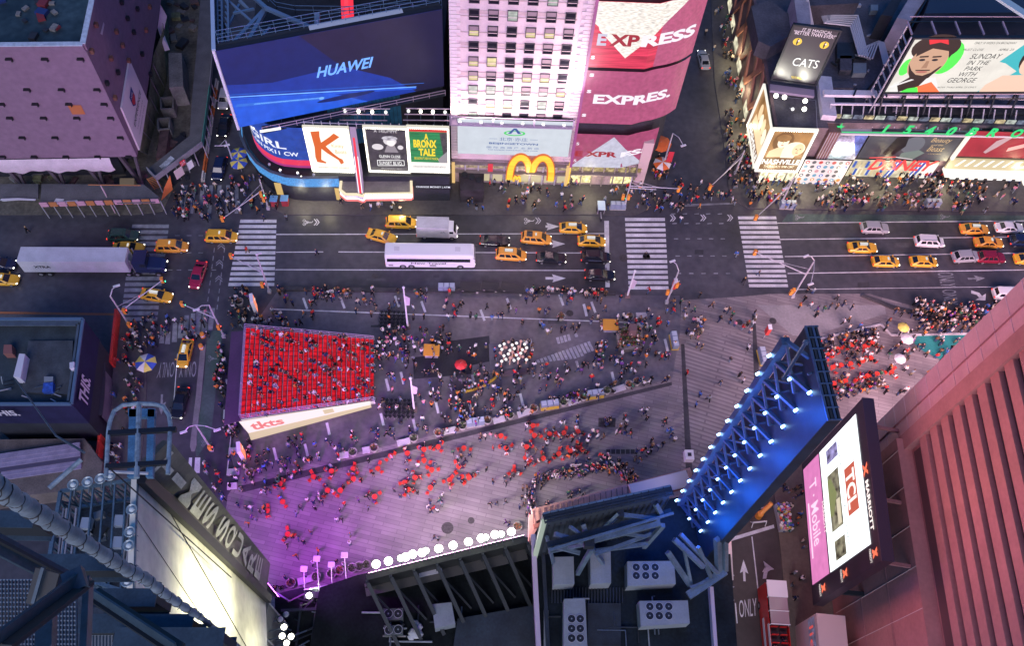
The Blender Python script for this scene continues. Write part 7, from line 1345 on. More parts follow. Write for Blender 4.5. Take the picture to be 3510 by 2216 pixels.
bA, bB = W((2754, 1612), 7.5), W((2786, 2008), 7.5); zT = (VZ((2941, 1420), bA) + VZ((2991, 1879), bB)) / 2; dB_ = (bB - bA).normalized(); nB = Vector((dB_.y, -dB_.x, 0)); nB = nB if nB.x < 0 else -nB
t = thing('led_screen', 'standing screen with magenta strip and bright white picture on the pink hotel', 'screen', bA); mb = MB(); FRM = mat('frame_plum', (.018, .014, .026), .4, noise=(.5, .2)); e0, e1 = bA - dB_ * 1.0, bB + dB_ * 2.3
mb.prism([e0 - nB * .02, e1 - nB * .02, e1 - nB * 1.2, e0 - nB * 1.2], 7.0, zT + 2.0, FRM); mb.build('panel', t)
mb = MB()
for s_ in (.3, 9, 16): p = bA + dB_ * s_; mb.beam(upz(p - nB * 2, zT - 2), upz(p - nB * 7, zT - 3), .35, .35, PINK2); mb.beam(upz(p - nB * 2, 10), upz(p - nB * 7, 10), .5, .5, DSTEEL)
mb.beam(upz(e0 - nB * .6, zT + 2.1), upz(e1 - nB * .6, zT + 2.1), 1.3, .2, mat('frame_violet', (.03, .025, .045), .5)); mb.build('bracket', t)
g0 = lambda u, v, off=0.0: upz(bA.lerp(bB, u) + nB * (.03 + off), zT + (7.5 - zT) * v)
mb = MB(); f = Face(mb, g0); f.rect(0, 0, 1, .66, led('screen_white', (.84, .93, .95), 1.5, .4, .08), 0, 1); f.rect(0, .68, 1, 1, led('screen_magenta', (.60, .18, .42), .95, .8, .1), 0, 1)
IMG = led('screen_photo', (.16, .15, .10), 1, 1.2, .9); f.rect(.26, .36, .72, .56, IMG, .03); f.rect(.80, .36, .95, .54, IMG, .03); f.rect(.05, .34, .17, .54, led('screen_photo_b', (.20, .18, .35), 1, 1.5, .9), .03); f.rect(.33, .10, .70, .27, emat('logo_brick', (.48, .10, .06), .9), .03); f.poly([(.3, .5), (.45, .42), (.6, .5), (.6, .56), (.3, .56)], emat('photo_green', (.22, .25, .1), .8), .05); f.rect(.5, .38, .7, .44, emat('photo_cream', (.6, .55, .4), .9), .05); mb.build('picture', t)
mb = MB(); f = Face(mb, g0); WL2 = emat('logo_white', (.95, .85, .8), 1.0); f.text('TCL', .37, .115, .66, .255, WL2, .06, 0, .03); f.text('AMERICA\'S FASTEST GROWING TV BRAND', .10, .29, .92, .33, emat('ink_green', (.04, .10, .06), .6), .06); f.text('T · Mobile', .17, .76, .72, .90, emat('mobile_white', (.92, .62, .80), .9), .06, 0, .01); f.rect(.33, .93, .80, .955, MATS['mobile_white'], .06); f.text('MARRIOTT', .42, .655, .68, .69, WL2, .06); mb.build('lettering', t)
mb = MB(); f = Face(mb, lambda u, v, off=0.0: upz(bA.lerp(bB, u) + nB * (.05 + off), zT + 1.8 - 1.6 * v)); f.text('MARRIOTT', .55, .35, .92, .85, WL2, 0, 0, .03); MRD = emat('logo_red', (.85, .16, .08), 1.0)
for x in (.42,): f.poly([(x, .2), (x + .03, .2), (x + .10, .95), (x + .07, .95)], MRD, .02); f.poly([(x + .07, .2), (x + .10, .2), (x + .03, .95), (x, .95)], MRD, .02)
g = Face(mb, lambda u, v, off=0.0: upz(bB + dB_ * (.4 + 1.6 * u) + nB * (.05 + off), zT + 2 + (7.2 - zT - 2) * v))
for v in (.03, .44, .78): g.poly([(.15, v), (.4, v), (.8, v + .06), (.55, v + .06)], MRD, 0); g.poly([(.55, v), (.8, v), (.4, v + .06), (.15, v + .06)], MRD, .02); g.text('MARRIOTT', .05, v + .075, .95, v + .10, WL2, 0)
mb.build('logo', t)
t = thing('street_level_signs', 'white shop poster wall under the standing screen', 'sign', W(b3(590, 760), 5)); mb = MB(); mb.prism([upz(bB + nB * .0 + dB_ * 3.4 + q_, 0) for q_ in (Vector((0, 0, 0)), dB_ * 9, dB_ * 9 - nB * 3.4, -nB * 3.4)], .1, 8.0, mat('shop_pale', (.62, .48, .46), .6)); mb.build('wall', t); mb = MB(); f = Face(mb, lambda u, v, off=0.0: upz(bB + nB * (.05 + off) + dB_ * (3.6 + 6 * u), 7.2 - 5 * v)); f.rect(.0, 0, 1, .45, mat('poster_sky', (.35, .45, .55), .5, noise=(1, .5)), 0); f.text('lier', .15, .1, .9, .38, emat('poster_red2', (.6, .08, .08), .7), .03); mb.build('poster', t)
# unseen screens added on these buildings to light the plaza and the street
def unseen_screen(name, label, a, b, z0, z1, col, st_):
 t = thing(name, label, 'screen', a.lerp(b, .5)); d = (b - a).normalized(); n = Vector((-d.y, d.x, 0)); mb = MB(); mb.prism([v2(a), v2(b), v2(b) - n * .25, v2(a) - n * .25], z0, z1, BLACK); mb.build('panel', t); mb = MB(); mb.quad(*[upz(p + n * .03, z) for p, z in ((b, z0), (a, z0), (a, z1), (b, z1))], led(name + '_glow_%d' % len(MATS), col, st_, .3, .3)); mb.build('picture', t)
unseen_screen('led_screen', 'pink screen on the plaza side of the floodlit roof sign, added unseen for light', v2(ta) + nn * 0 + Vector((.2, .3, 0)), v2(tb) + Vector((-.2, .3, 0)), 4, 15.6, (.92, .45, .80), 8)
unseen_screen('led_screen', 'salmon screen on the plaza side of the truss sign, added unseen for light', W(b2(770, 372), SZ) + Vector((.1, .35, 0)), W(b2(1255, 266), SZ) + Vector((0, .35, 0)), 15, SZ - .6, (1, .50, .52), 20)
unseen_screen('led_screen', 'violet screen on the plaza side of the sign tower, added unseen for violet light', v2(VB) + Vector((-6.2, 5.8, 0)), v2(VB) + Vector((-1.0, 2.8, 0)), 9, 24, (.62, .08, .95), 19)
unseen_screen('led_screen', 'rose screen on the far face of the blue truss tower, unseen, added hotel light', A2 + nn * 1.9, B2 + nn * 1.9, 17, TZt - 1, (1, .36, .38), 2.6)
unseen_screen('led_screen', 'broad rose white screen on the avenue side of the pink ribbed hotel, hidden from view', C0 + Vector((1.5, .5, 0)), C0 + Vector((40, .5, 0)), 8, 34, (1, .62, .70), 5.5)
mb = MB()
for k in range(26): p = W(b1(1090 + rnd.random() * 330, 690 + rnd.random() * 190), 8.2); mb.beam(p, p + Vector((rnd.uniform(-3, 3), rnd.uniform(-1.5, 1.5), rnd.uniform(.1, .9))), .14, .14, rnd.choice([DSTEEL, STEEL, MATS['brace_dark'], MATS['brace_dark']]))
tag(mb.build('roof_clutter'), 'dark bars and ducts cluttering the small roof beside the sign tower', 'clutter', kind='stuff')
for k in range(9):
 x, y = 800 + rnd.random() * 480, 640 + rnd.random() * 200; a, b = W(b2(x, y), RJ + .25), W(b2(x + rnd.choice((0, 120, -60)), y + rnd.choice((0, 60, 150))), RJ + .25); mb = MB(); mb.tube([a, Vector((b.x, a.y, a.z)), b], .09, rnd.choice([STEEL, ACG, DSTEEL]), 6); mb.build('roof_pipe', bl_j)
for k in range(10):
 x, y = 60 + rnd.random() * 600, 640 + rnd.random() * 210; a, b = W(b2(x, y), RZ2 + .3), W(b2(x + rnd.choice((0, 160, -90)), y + rnd.choice((0, 80, 120))), RZ2 + .3); mb = MB(); mb.tube([a, Vector((a.x, b.y, a.z)), b], .11, rnd.choice([STEEL, ACG, DSTEEL, CONC]), 6); mb.build('roof_pipe', bl_d)
# ============================================================ street furniture
POLE = mat('pole_pale', (.50, .48, .52), .45, .2); ORNG = mat('signal_orange', (.75, .28, .04), .5); LENS = {k: emat('lens_' + k, c, 3) for k, c in (('green', (.05, .9, .35)), ('red', (.9, .05, .03)))}
def head(root, p, c='red'):
 mb = MB(); mb.box(p, (.42, .42, 1.1), ORNG); mb.box(p + Vector((.26, 0, .0)), (.14, .3, .95), TRIM); mb.ball(p + Vector((.3, 0, .3 if c == 'red' else -.3)), .12, LENS[c], 6); mb.build('signal_head', root)
def mast(label, base, arms=(), heads=(), lights=(), h=8.5, name='signal_mast', cat='signal'):
 b = W(base); t = thing(name, label, cat, b); top = upz(b, h); mb = MB(); mb.tube([b, b + Vector((0, 0, .8)), top], [.22, .15, .10], POLE, 8); mb.box(b + Vector((0, 0, .3)), (.5, .5, .6), POLE); mb.build('pole', t)
 for (p, z) in arms: mb = MB(); e = W(p, z); mb.tube([upz(b, z - .6), e], [.10, .06], POLE, 6); mb.tube([upz(b, z + .8), upz(b, z - .6).lerp(e, .6)], .03, POLE, 4); mb.build('arm', t)
 for (p, z, c) in heads: head(t, W(p, z), c)
 for (p, z) in lights: mb = MB(); e = W(p, z); mb.tube([top, top.lerp(e, .5) + Vector((0, 0, .5)), e], [.08, .07, .05], POLE, 6); mb.box(e, (.9, .3, .14), mat('lamp_head_white', (.7, .68, .7), .4), .4); mb.build('lamp_arm', t)
 return t
mast('signal mast by the red banner fence with a long arm over the worn crossing', m1(520, 450), [(m1(635, 252), 6)], [(m1(635, 252), 5.8, 'green'), (m1(487, 374), 5.2, 'red'), (m1(506, 428), 3, 'red')], [(m1(456, 275), 10)], 9.5)
mast('signal mast beside the side street with an arm toward the red car', m1(878, 475), [(m1(713, 346), 6)], [(m1(713, 346), 5.8, 'green'), (m1(856, 437), 3.2, 'red')], [(m1(768, 368), 9)], 9)
mast('signal mast at the plaza end of the first bright crosswalk', m1(1056, 300), [(m1(905, 160), 6)], [(m1(904, 158), 5.8, 'red'), (m1(1026, 271), 3.2, 'red')], [(m1(1012, 148), 10)], 9.5)
mast('signal mast at the blue lit corner with an arm over the crosswalk', c1(1842, 1435), [(c1(1525, 1500), 5.5)], [(c1(1524, 1502), 5.2, 'red'), (c1(1790, 1332), 6, 'green'), (c1(1808, 1366), 4, 'red')], [], 7.5)
mast('signal mast with twin arms in front of the lowest red screen', c2(1878, 1432), [(c2(2255, 1294), 6.5), (c2(2100, 1300), 6)], [(c2(2252, 1298), 6, 'red'), (c2(1872, 1352), 4, 'green'), (c2(1910, 1352), 4, 'red')], [], 8)
mast('signal mast at the plaza end of the second crosswalk with orange flags', m2(1238, 342), [(m2(1290, 255), 6)], [(m2(1280, 272), 5, 'red'), (m2(1243, 300), 3, 'red')], [(m2(1262, 178), 10)], 9)
mast('tall signal mast at the plaza end of the last crosswalk', m3(468, 318), [(m3(322, 142), 7)], [(m3(322, 144), 6.6, 'red'), (m3(472, 294), 2.6, 'green'), (m3(464, 300), 2.6, 'red')], [(m3(522, 158), 11), (m3(540, 268), 11)], 10)
mast('signal mast at the corner under the NASHVILLE poster', c3(738, 1405), [(c3(575, 1488), 5.5)], [(c3(570, 1492), 5.2, 'red'), (c3(722, 1345), 4.5, 'red')], [(c3(772, 1292), 8)], 7.5)
mast('slim signal mast at the mouth of the street beside the red screens', c3(425, 1195), [(c3(258, 1280), 5)], [(c3(255, 1285), 4.8, 'red')], [], 6)
t = mast('street lamp with a red banner beside the orange umbrellas', c2(2138, 1165), [], [], [(c2(2285, 998), 9)], 9, 'street_lamp', 'street lamp'); mb = MB(); p = W(c2(2195, 1075), 5); mb.box(p, (.9, .08, 2.4), REDP); mb.build('banner', t)
mast('twin armed street lamp beside the grey median by the side street', b1(830, 100), [], [(b1(822, 92), 4, 'red')], [(b1(718, 30), 9), (b1(850, 22), 9)], 8.5, 'street_lamp', 'street lamp')
mast('thin pole with a short arm on the pavement by the two umbrellas', c1(1612, 1150), [(c1(1470, 1000), 6)], [], [(c1(1555, 995), 7)], 6.5, 'street_lamp', 'street lamp')
for (b, h, lab) in ((m2(226, 436), 11, 'white flagpole beside the upper stack of black chairs'), (m2(251, 760), 10, 'white flagpole beside the lower stack of black chairs'), (m2(1085, 315), 7, 'thin flagpole at the kerb beside the second crosswalk')):
 q_ = W(b); t = thing('flagpole', lab, 'flagpole', q_); mb = MB(); mb.tube([q_, q_ + Vector((0, 0, h))], [.16, .10], mat('flagpole_white', (.68, .66, .70), .4), 8); mb.box(q_ + Vector((0, 0, .2)), (.8, .8, .4), mat('base_brown', (.18, .12, .12), .7)); mb.ball(q_ + Vector((0, 0, h)), .22, MATS['flagpole_white'], 8); mb.build('pole', t); mb = MB(); a = q_ + Vector((.1, 0, h - 2.2)); mb.add([a, a + Vector((.7, -.2, -.2)), a + Vector((.5, -.1, -2.4)), a + Vector((0, 0, -2.6))], [(0, 1, 2, 3)], mat('flag_cloth', (.5, .42, .5), .7)); mb.build('flag', t)
# planters
PLN = mat('planter_stone', (.40, .37, .35), .7, noise=(2, .2)); LEAF = mat('planter_leaf', (.06, .085, .03), .7, noise=(6, .5)); FLW = mat('planter_flower', (.35, .10, .04), .7, noise=(8, .5))
def planter_proto(m):
 t = thing('planter', None, 'planter'); mb = MB(); mb.lathe([(.46, 0), (.62, .75), (.64, .8), (.54, .8), (.52, .7)], PLN, (0, 0, 0), 14, False); mb.build('tub', t); mb = MB()
 for k in range(46):
  a = rnd.uniform(0, 6.28); r = rnd.uniform(0, .5); c_ = Vector((r * math.cos(a), r * math.sin(a), .78 + .28 * (1 - r) + rnd.uniform(-.05, .15))); d_ = Vector((rnd.uniform(-1, 1), rnd.uniform(-1, 1), rnd.uniform(-.4, .8))).normalized() * .13; e_ = d_.cross(Vector((rnd.uniform(-1, 1), .3, 1))).normalized() * .07
  mb.quad(c_ - d_, c_ + e_, c_ + d_, c_ - e_, m if rnd.random() < .65 else LEAF)
 mb.build('plant', t); return t
PG, PF = planter_proto(LEAF), planter_proto(FLW); used = set()
def planter(p, label, flower):
 src = PF if flower else PG; q_ = W(p)
 if id(src) in used: r = dup(src, q_, rnd.uniform(0, 6))
 else: used.add(id(src)); r = src; r.location = q_
 r['label'] = label; r['group'] = 'round planters round the plaza'
ln = [b2(12, 115), b2(95, 98), b2(250, 60), b2(345, 38), b2(440, 12), m2(538, 808), m2(625, 788), m2(718, 762), m2(834, 737), m2(912, 716), m2(1002, 692), m2(1089, 667), m2(1120, 657)]
for k, p in enumerate(ln): f_ = k in (1, 3, 5, 7, 9, 11, 12); planter(p, f'{"flowering" if f_ else "leafy green"} round planter, {ORD[k]} from the ticket booth along the plaza ledge', f_)
for p, l, f_ in ((b1(982, 195), 'flowering planter by itself near the lower red sign pylon', True), (m2(825, 402), 'planter alone on the white line across the plaza', True), (m2(1092, 402), 'planter above the wooden garden bed', True), (m1(940, 345), 'planter beside the upper red sign pylon', True), (m3(438, 492), 'flowering planter at the tip of the blue truss tower', True), (b2(655, 405), 'planter at the far end of the floodlight row', True)): planter(p, l, f_)
for k, p in enumerate((b1(1142, 627), b1(1240, 602), b1(1300, 590), b1(1331, 578), b2(10, 568), b2(38, 562), b2(66, 556))): planter(p, f'round planter, {ORD[k]} from the sign tower behind the lamp arms', k in (0, 3))
# benches, bins, kiosks
BEN = mat('bench_white', (.55, .52, .55), .6, noise=(1, .15))
def bench(p, q, label, w=.9, z=.5, m=None):
 a, b = W(p), W(q); t = thing('stone_bench', label, 'bench', a.lerp(b, .5)); mb = MB(); mb.beam(upz(a, z - .06), upz(b, z - .06), w, .12, m or BEN); mb.build('seat', t); mb = MB()
 for s_ in (.15, .85): c_ = a.lerp(b, s_); mb.box(c_ + Vector((0, 0, (z - .12) / 2)), (.3, w * .8, z - .12), PLN)
 mb.build('foot', t)
for k, (p, q) in enumerate(((b2(-40, 128), b2(-5, 122)), (b2(50, 108), b2(78, 102)), (b2(185, 80), b2(235, 68)), (b2(365, 34), b2(415, 24)), (m2(560, 810), m2(605, 798)), (m2(655, 785), m2(705, 770)), (m2(852, 740), m2(898, 724)), (m2(1028, 690), m2(1075, 675)))): bench(p, q, f'pale stone bench, {ORD[k]} from the ticket booth along the plaza ledge')
for p, q, l in ((m2(1118, 395), m2(1160, 395), 'pale bench above the wooden garden bed'), (m2(1122, 436), m2(1165, 434), 'pale bench at the corner of the wooden garden bed'), (b1(898, 108), b1(938, 107), 'pale bench beside the lower red sign pylon'), (b1(892, 192), b1(940, 189), 'pale bench between pylon and single flowering planter'), (b1(892, 248), b1(930, 244), 'pale bench at the edge of the violet lit paving'), (b1(1168, 622), b1(1225, 605), 'pale bench behind the first lamp arms')): bench(p, q, l)
for k, (p, q) in enumerate(((m2(430, 285), m2(510, 293)), (m2(515, 283), m2(580, 292)), (m2(590, 285), m2(680, 303)))): bench(p, q, f'dark sloping lounge bench, {ORD[k]} from the flagpole along the avenue kerb', 1.6, .9, mat('bench_black', (.03, .03, .032), .5))
BINB = mat('bin_blue_grey', (.22, .27, .36), .4); BINY = mat('bin_yellow', (.55, .38, .05), .5)
def bins(p, ang, label, yel=True, n=3):
 c_ = W(p); t = thing('bin_kiosk', label, 'bins', c_, rz=math.radians(ang)); t.rotation_euler.z = 0; mb = MB(); a = math.radians(ang); u = Vector((math.cos(a), math.sin(a), 0))
 for k in range(n): mb.box(c_ + u * ((k - (n - 1) / 2) * .85) + Vector((0, 0, .75)), (.8, .85, 1.2), BINB, a); 
 mb.box(c_ + Vector((0, 0, .1)), (n * .87, 1.1, .2), BINY if yel else PLN, a); mb.build('case', t); mb = MB(); v_ = Vector((-u.y, u.x, 0))
 if yel: mb.box(c_ - v_ * .48 + Vector((0, 0, .55)), (n * .85, .06, .5), BINY, a); mb.build('panel', t)
 for k in range(n): mb = MB(); mb.box(c_ + u * ((k - (n - 1) / 2) * .85) + Vector((0, 0, 1.37)), (.7, .7, .05), mat('bin_lid', (.42, .48, .56), .3), a); mb.build('lid', t)
bins(m2(490, 816), 10, 'blue grey row of bins at the plaza ledge, the one without yellow', False); bins(m2(780, 747), 10, 'bin row with yellow panel at the plaza ledge near the ladder marking'); bins(m2(955, 706), 10, 'bin row with yellow panel nearest the garden end of the plaza ledge'); bins(m2(378, 290), 2, 'bin row on the avenue kerb beside the lounge benches', False); bins(m2(1266, 497), 94, 'bin row standing across the paved crossing edge', True); bins(m3(347, 558), 94, 'bin row beside the blue truss tower tip', True); bins(c3(780, 1420), 0, 'bin row on the kerb under the NASHVILLE corner', False); bins(c3(1770, 1408), 0, 'bin row in the crowd before the store sign', False); bins(c2(1832, 1428), 0, 'bin row at the kerb under the twin arm signal mast', False)
for k, p in enumerate((c1(1888, 1405), c1(1960, 1402))): c_ = W(p); mb = MB(); mb.box(c_ + Vector((0, 0, .8)), (1.0, 1.0, 1.5), mat('kiosk_red', (.35, .04, .05), .5)); mb.box(c_ + Vector((0, 0, 1.6)), (1.2, 1.2, .12), mat('kiosk_blue', (.15, .35, .60), .4)); tag(mb.build('news_box'), 'small blue topped news box, ' + ('beside the green light at the corner' if k == 0 else 'the one farther from the corner crosswalk'), 'news box')
def umbrella(p, cols, label, r=1.5, h=2.3):
 c_ = W(p, h); t = thing('umbrella', label, 'umbrella', v2(c_)); mb = MB(); n = 8
 for k in range(n):
  a, b = 6.2832 * k / n, 6.2832 * (k + 1) / n; P1 = lambda q, rr, z: c_ + Vector((rr * math.cos(q), rr * math.sin(q), z)); mb.add([c_ + Vector((0, 0, .45)), P1(a, r * .6, .28), P1(b, r * .6, .28), P1(a, r, 0), P1(b, r, 0)], [(0, 1, 2), (1, 3, 4, 2)], cols[k % len(cols)])
 mb.build('canopy', t); mb = MB(); mb.tube([v2(c_), c_ + Vector((0, 0, .5))], .04, POLE, 5); mb.build('pole', t)
UB = mat('umbrella_blue', (.05, .10, .45), .6); UY = mat('umbrella_yellow', (.70, .58, .12), .6); UW = mat('umbrella_white', (.70, .66, .66), .6); UO = mat('umbrella_orange', (.65, .14, .03), .6); UK = mat('umbrella_black', (.02, .02, .025), .5); UR = mat('umbrella_red', (.60, .03, .03), .6)
umbrella(m1(571, 577), [UY, UB, UW], 'blue and yellow striped umbrella on the pavement by the red fence', 1.5); umbrella(c1(1636, 1055), [UY, UB], 'blue and yellow umbrella on the narrow street, the one nearer the avenue buildings', 1.4); umbrella(c1(1637, 1115), [UY, UB], 'blue and yellow umbrella on the narrow street, the one nearer the crossing', 1.4)
umbrella(c2(2128, 985), [UO], 'plain orange umbrella over a food cart beside the red screens', 1.9); umbrella(c2(2140, 1122), [UO, UW], 'orange and white umbrella below the plain orange one', 1.5); umbrella(m2(433, 583), [UR], 'red umbrella in the crowd near the light tubes', .9); umbrella(m2(438, 632), [UK], 'black umbrella in the crowd below the red umbrella', .8); umbrella(m3(903, 437), [UY], 'yellow umbrella in the queue near the teal carpet', .9); umbrella(m3(918, 482), [UW], 'white umbrella at the end of the teal carpet', 1.0); umbrella(m3(890, 560), [UW], 'white umbrella among the red tables near the pink tower', .9)
for p, l in ((m2(319, 526), 'flat orange cart top in the crowd right of the red steps'), (m2(1020, 427), 'flat orange cart top beside the wooden garden bed')):
 c_ = W(p, 1.2); t = thing('food_cart', l, 'cart', v2(c_)); mb = MB(); mb.box(c_, (2.3, 1.9, .1), mat('cart_orange', (.72, .33, .04), .5)); mb.build('top', t); mb = MB(); mb.box(v2(c_) + Vector((0, 0, .6)), (1.9, 1.5, 1.0), PSTEEL); mb.build('body', t)
# stacks of black chairs
ch = MB(); ch.box((0, 0, .45), (.42, .42, .05), UK); ch.box((-.2, 0, .72), (.05, .42, .5), UK); [ch.beam((x, y, 0), (x, y, .45), .04, .04, PSTEEL) for x in (-.18, .18) for y in (-.18, .18)]; CHM = ch.mesh('folding_chair')
for nm, px in (('upper', m2(172, 412)), ('lower', m2(195, 760))):
 for i in range(7):
  for j in range(5):
   o = bpy.data.objects.new('folding_chair', CHM); COL.objects.link(o); c_ = W(px) + Vector(((i - 3) * .62, (j - 2) * .62, 0)); o.location = c_; o.rotation_euler.z = .5
   tag(o, f'black folding chair, {ORD[i]} in the {ORD[j]} row of the {nm} block of stored chairs', 'chair', 'stored black chairs')
# light tubes on a low stage
stg = [W(p) for p in (m2(543, 505), m2(700, 498), m2(700, 612), m2(548, 622))]; mb = MB(); mb.prism(stg, 0, .3, mat('stage_grey', (.12, .115, .14), .5, noise=(1, .2))); mb.prism([W(p) for p in (m2(590, 615), m2(705, 600), m2(710, 618), m2(592, 632))], 0, .5, mat('stage_step', (.10, .07, .09), .6)); tag(mb.build('low_stage'), 'low grey stage carrying upright glowing tubes', 'stage')
TBG = [emat('tube_glow_white', (.9, .85, .85), 1.0), emat('tube_glow_pink', (.7, .35, .35), .6), mat('tube_dark', (.06, .06, .08), .4)]
k_ = 0
for j in range(4):
 for i in range(7):
  p = W(m2(585 + i * 16 + (j % 2) * 7, 528 + j * 20 - i * 1)); mb = MB(); m = TBG[(i * 3 + j * 2) % 3]; hh = 1.3 + .5 * ((i + j) % 3)
  mb.tube([p + Vector((0, 0, .3)), p + Vector((0, 0, hh))], .09, TBG[1] if (i + j) % 2 else TBG[2], 6); mb.ball(p + Vector((0, 0, hh + .15)), .24, TBG[0] if (i + j) % 3 != 2 else TBG[1], 6); tag(mb.build('light_tube'), f'upright glowing tube, {ORD[i]} in the {ORD[j]} row on the low grey stage', 'light', 'glowing tubes on the low stage')
# wooden garden bed
t = thing('garden_bed', 'wooden garden bed with clipped plants and a stone pillar in the plaza', 'garden', W(m2(1092, 490))); gq = [W(p) for p in (m2(1046, 452), m2(1128, 446), m2(1137, 518), m2(1060, 530))]; WD_ = mat('garden_wood', (.30, .25, .23), .7, noise=(1.5, .3)); mb = MB()
for i in range(4): mb.beam(upz(gq[i], .45), upz(gq[(i + 1) % 4], .45), .7, .9, WD_)
for s_ in (.35, .68): mb.beam(upz(gq[0].lerp(gq[3], s_), .55), upz(gq[1].lerp(gq[2], s_), .55), .4, .7, WD_)
mb.build('frame', t); mb = MB()
for k in range(420):
 a, b = rnd.random(), rnd.random(); c_ = gq[0].lerp(gq[1], a).lerp(gq[3].lerp(gq[2], a), b) + Vector((0, 0, .6 + rnd.uniform(0, .7))); d_ = Vector((rnd.uniform(-1, 1), rnd.uniform(-1, 1), rnd.uniform(-.5, .8))).normalized() * .2; e_ = d_.cross(Vector((.2, rnd.uniform(-1, 1), 1))).normalized() * .1; mb.quad(c_ - d_, c_ + e_, c_ + d_, c_ - e_, rnd.choice([LEAF, mat('hedge_lime', (.16, .17, .03), .7), mat('hedge_red', (.22, .04, .04), .7), LEAF]))
mb.build('plants', t); mb = MB(); mb.box((gq[0] + gq[1] + gq[2] + gq[3]) / 4 + Vector((.2, .6, 1.4)), (1.0, 1.2, 2.8), mat('pillar_brown', (.16, .10, .10), .6)); mb.build('pillar', t)
mb = MB(); mb.tube([W(p, .12) for p in (m2(413, 690), m2(450, 689), m2(490, 680), m2(530, 662), m2(560, 642), m2(582, 622))], .22, mat('ramp_yellow', (.62, .40, .05), .6), 6); tag(mb.build('cable_ramp'), 'curved yellow cable ramp lying on the plaza', 'cable ramp')
# pylons
for p, l in ((m1(1003, 372), 'red and white lit sign pylon above the red steps'), (b1(956, 128), 'red and white lit sign pylon below the booth sign')):
 c_ = W(p); t = thing('sign_pylon', l, 'sign', c_); mb = MB(); mb.box(c_ + Vector((0, 0, 1.9)), (.5, 1.5, 3.6), WP_, .25); mb.build('body', t); mb = MB(); mb.box(c_ + Vector((.27, .06, 2.0)), (.06, 1.2, 2.9), emat('pylon_red', (.9, .22, .12), 1.1), .25); mb.build('light_panel', t); mb = MB(); g = Face(mb, lambda u, v, off=0.0: c_ + Vector((.32 + off, -.5 + 1.0 * u, 3.2 - 1.2 * v))); g.text('tkts', 0, 0, 1, .5, WLIT, .0); mb.build('lettering', t)
for p, l in ((m3(374, 448), 'small red and white flag sign beside the tower tip'), (m3(8, 268), 'red and white flag sign at the end of the second crosswalk')):
 c_ = W(p, 2.5); mb = MB(); mb.box(c_, (.5, .8, 1.8), mat('flag_red', (.6, .06, .05), .5)); mb.box(c_ + Vector((0, 0, .95)), (.55, .85, .1), WP_); mb.tube([v2(c_), c_], .06, POLE, 5); tag(mb.build('flag_sign'), l, 'sign')
c_ = W(b3(66, 118), 1.2); mb = MB(); mb.box(c_ - Vector((0, 0, .6)), (1.2, 1.4, 1.2), WP_); mb.box(c_ + Vector((0, 0, .02)), (.5, .5, .06), INK); tag(mb.build('white_kiosk'), 'white square booth at the dark paving strip beside the blue tower', 'booth')
# barrels and sawhorse
for k, p in enumerate((m1(796, 474), m1(791, 520))): c_ = W(p); mb = MB(); mb.lathe([(.36, 0), (.34, .35), (.35, .36), (.33, .7), (.34, .71), (.30, 1.05), (.14, 1.1)], ORNG, c_, 12); mb.lathe([(.355, .4), (.34, .65)], UW, c_, 12, False); tag(mb.build('traffic_barrel'), 'orange traffic barrel on the median, ' + ('nearer the crossing' if k == 0 else 'nearer the yellow taxi'), 'barrel')
t = thing('traffic_barrier', 'orange barrel standing between two white sawhorses in the brown street', 'barrier', W(b3(335, 355))); c_ = W(b3(335, 360)); mb = MB(); mb.lathe([(.5, 0), (.46, .5), (.42, 1.2), (.2, 1.25)], ORNG, c_, 12); mb.tube([c_ + Vector((0, 0, 1.2)), c_ + Vector((1.2, 1.0, 2.6))], .3, ORNG, 8); mb.build('barrel', t)
for y0, y1, x0, x1 in ((330, 328, 308, 362), (385, 380, 315, 368)):
 a, b = W(b3(x0, y0), 1), W(b3(x1, y1), 1); mb = MB(); mb.beam(a, b, .12, .35, UW)
 for q_ in (a, b): [mb.beam(q_, v2(q_) + Vector((0, s_, 0)), .09, .09, UW) for s_ in (-.4, .4)]
 mb.build('sawhorse', t)
# carts
c_ = W(b3(426, 372)); t = thing('vendor_cart', 'vendor cart heaped with colourful goods on the tan pavement', 'cart', c_); mb = MB(); mb.box(c_ + Vector((0, 0, .7)), (1.7, 3.6, 1.0), PSTEEL, .05); mb.build('body', t); mb = MB(); GM = [mat('goods_%d' % k, c, .6) for k, c in enumerate([(.7, .08, .06), (.75, .7, .65), (.7, .5, .05), (.1, .3, .12), (.65, .25, .4), (.05, .05, .06), (.1, .15, .5)])]
for k in range(150): p = c_ + Vector((rnd.uniform(-.8, .8), rnd.uniform(-1.8, 1.8), 1.25 + rnd.uniform(0, .5))); mb.box(p, (rnd.uniform(.15, .35),) * 3, rnd.choice(GM), rnd.random() * 3)
mb.build('goods', t)
c_ = W(c2(1715, 1470)); t = thing('pedicab', 'white and blue covered pedicab parked at the kerb by the stop line', 'pedicab', c_); mb = MB(); mb.box(c_ + Vector((0, .5, 1.7)), (1.2, 1.8, .12), mat('pedicab_cover', (.55, .72, .78), .5)); mb.build('cover', t); mb = MB(); mb.box(c_ + Vector((0, .6, .7)), (1.1, 1.2, .7), INK); mb.beam(c_ + Vector((0, 0, .6)), c_ + Vector((0, -1.4, .7)), .12, .12, POLE); [mb.beam(c_ + Vector((s_ * .5, q_, .4)), c_ + Vector((s_ * .5, q_, 1.7)), .06, .06, POLE) for s_ in (-1, 1) for q_ in (-.2, 1.3)]; mb.build('frame', t)
for x, y in ((-.6, .6), (.6, .6), (0, -1.3)): mb = MB(); p = c_ + Vector((x, y, .33)); mb.tube([p - Vector((.04, 0, 0)), p + Vector((.04, 0, 0))], .33, TYRE, 10); mb.build('wheel', t)
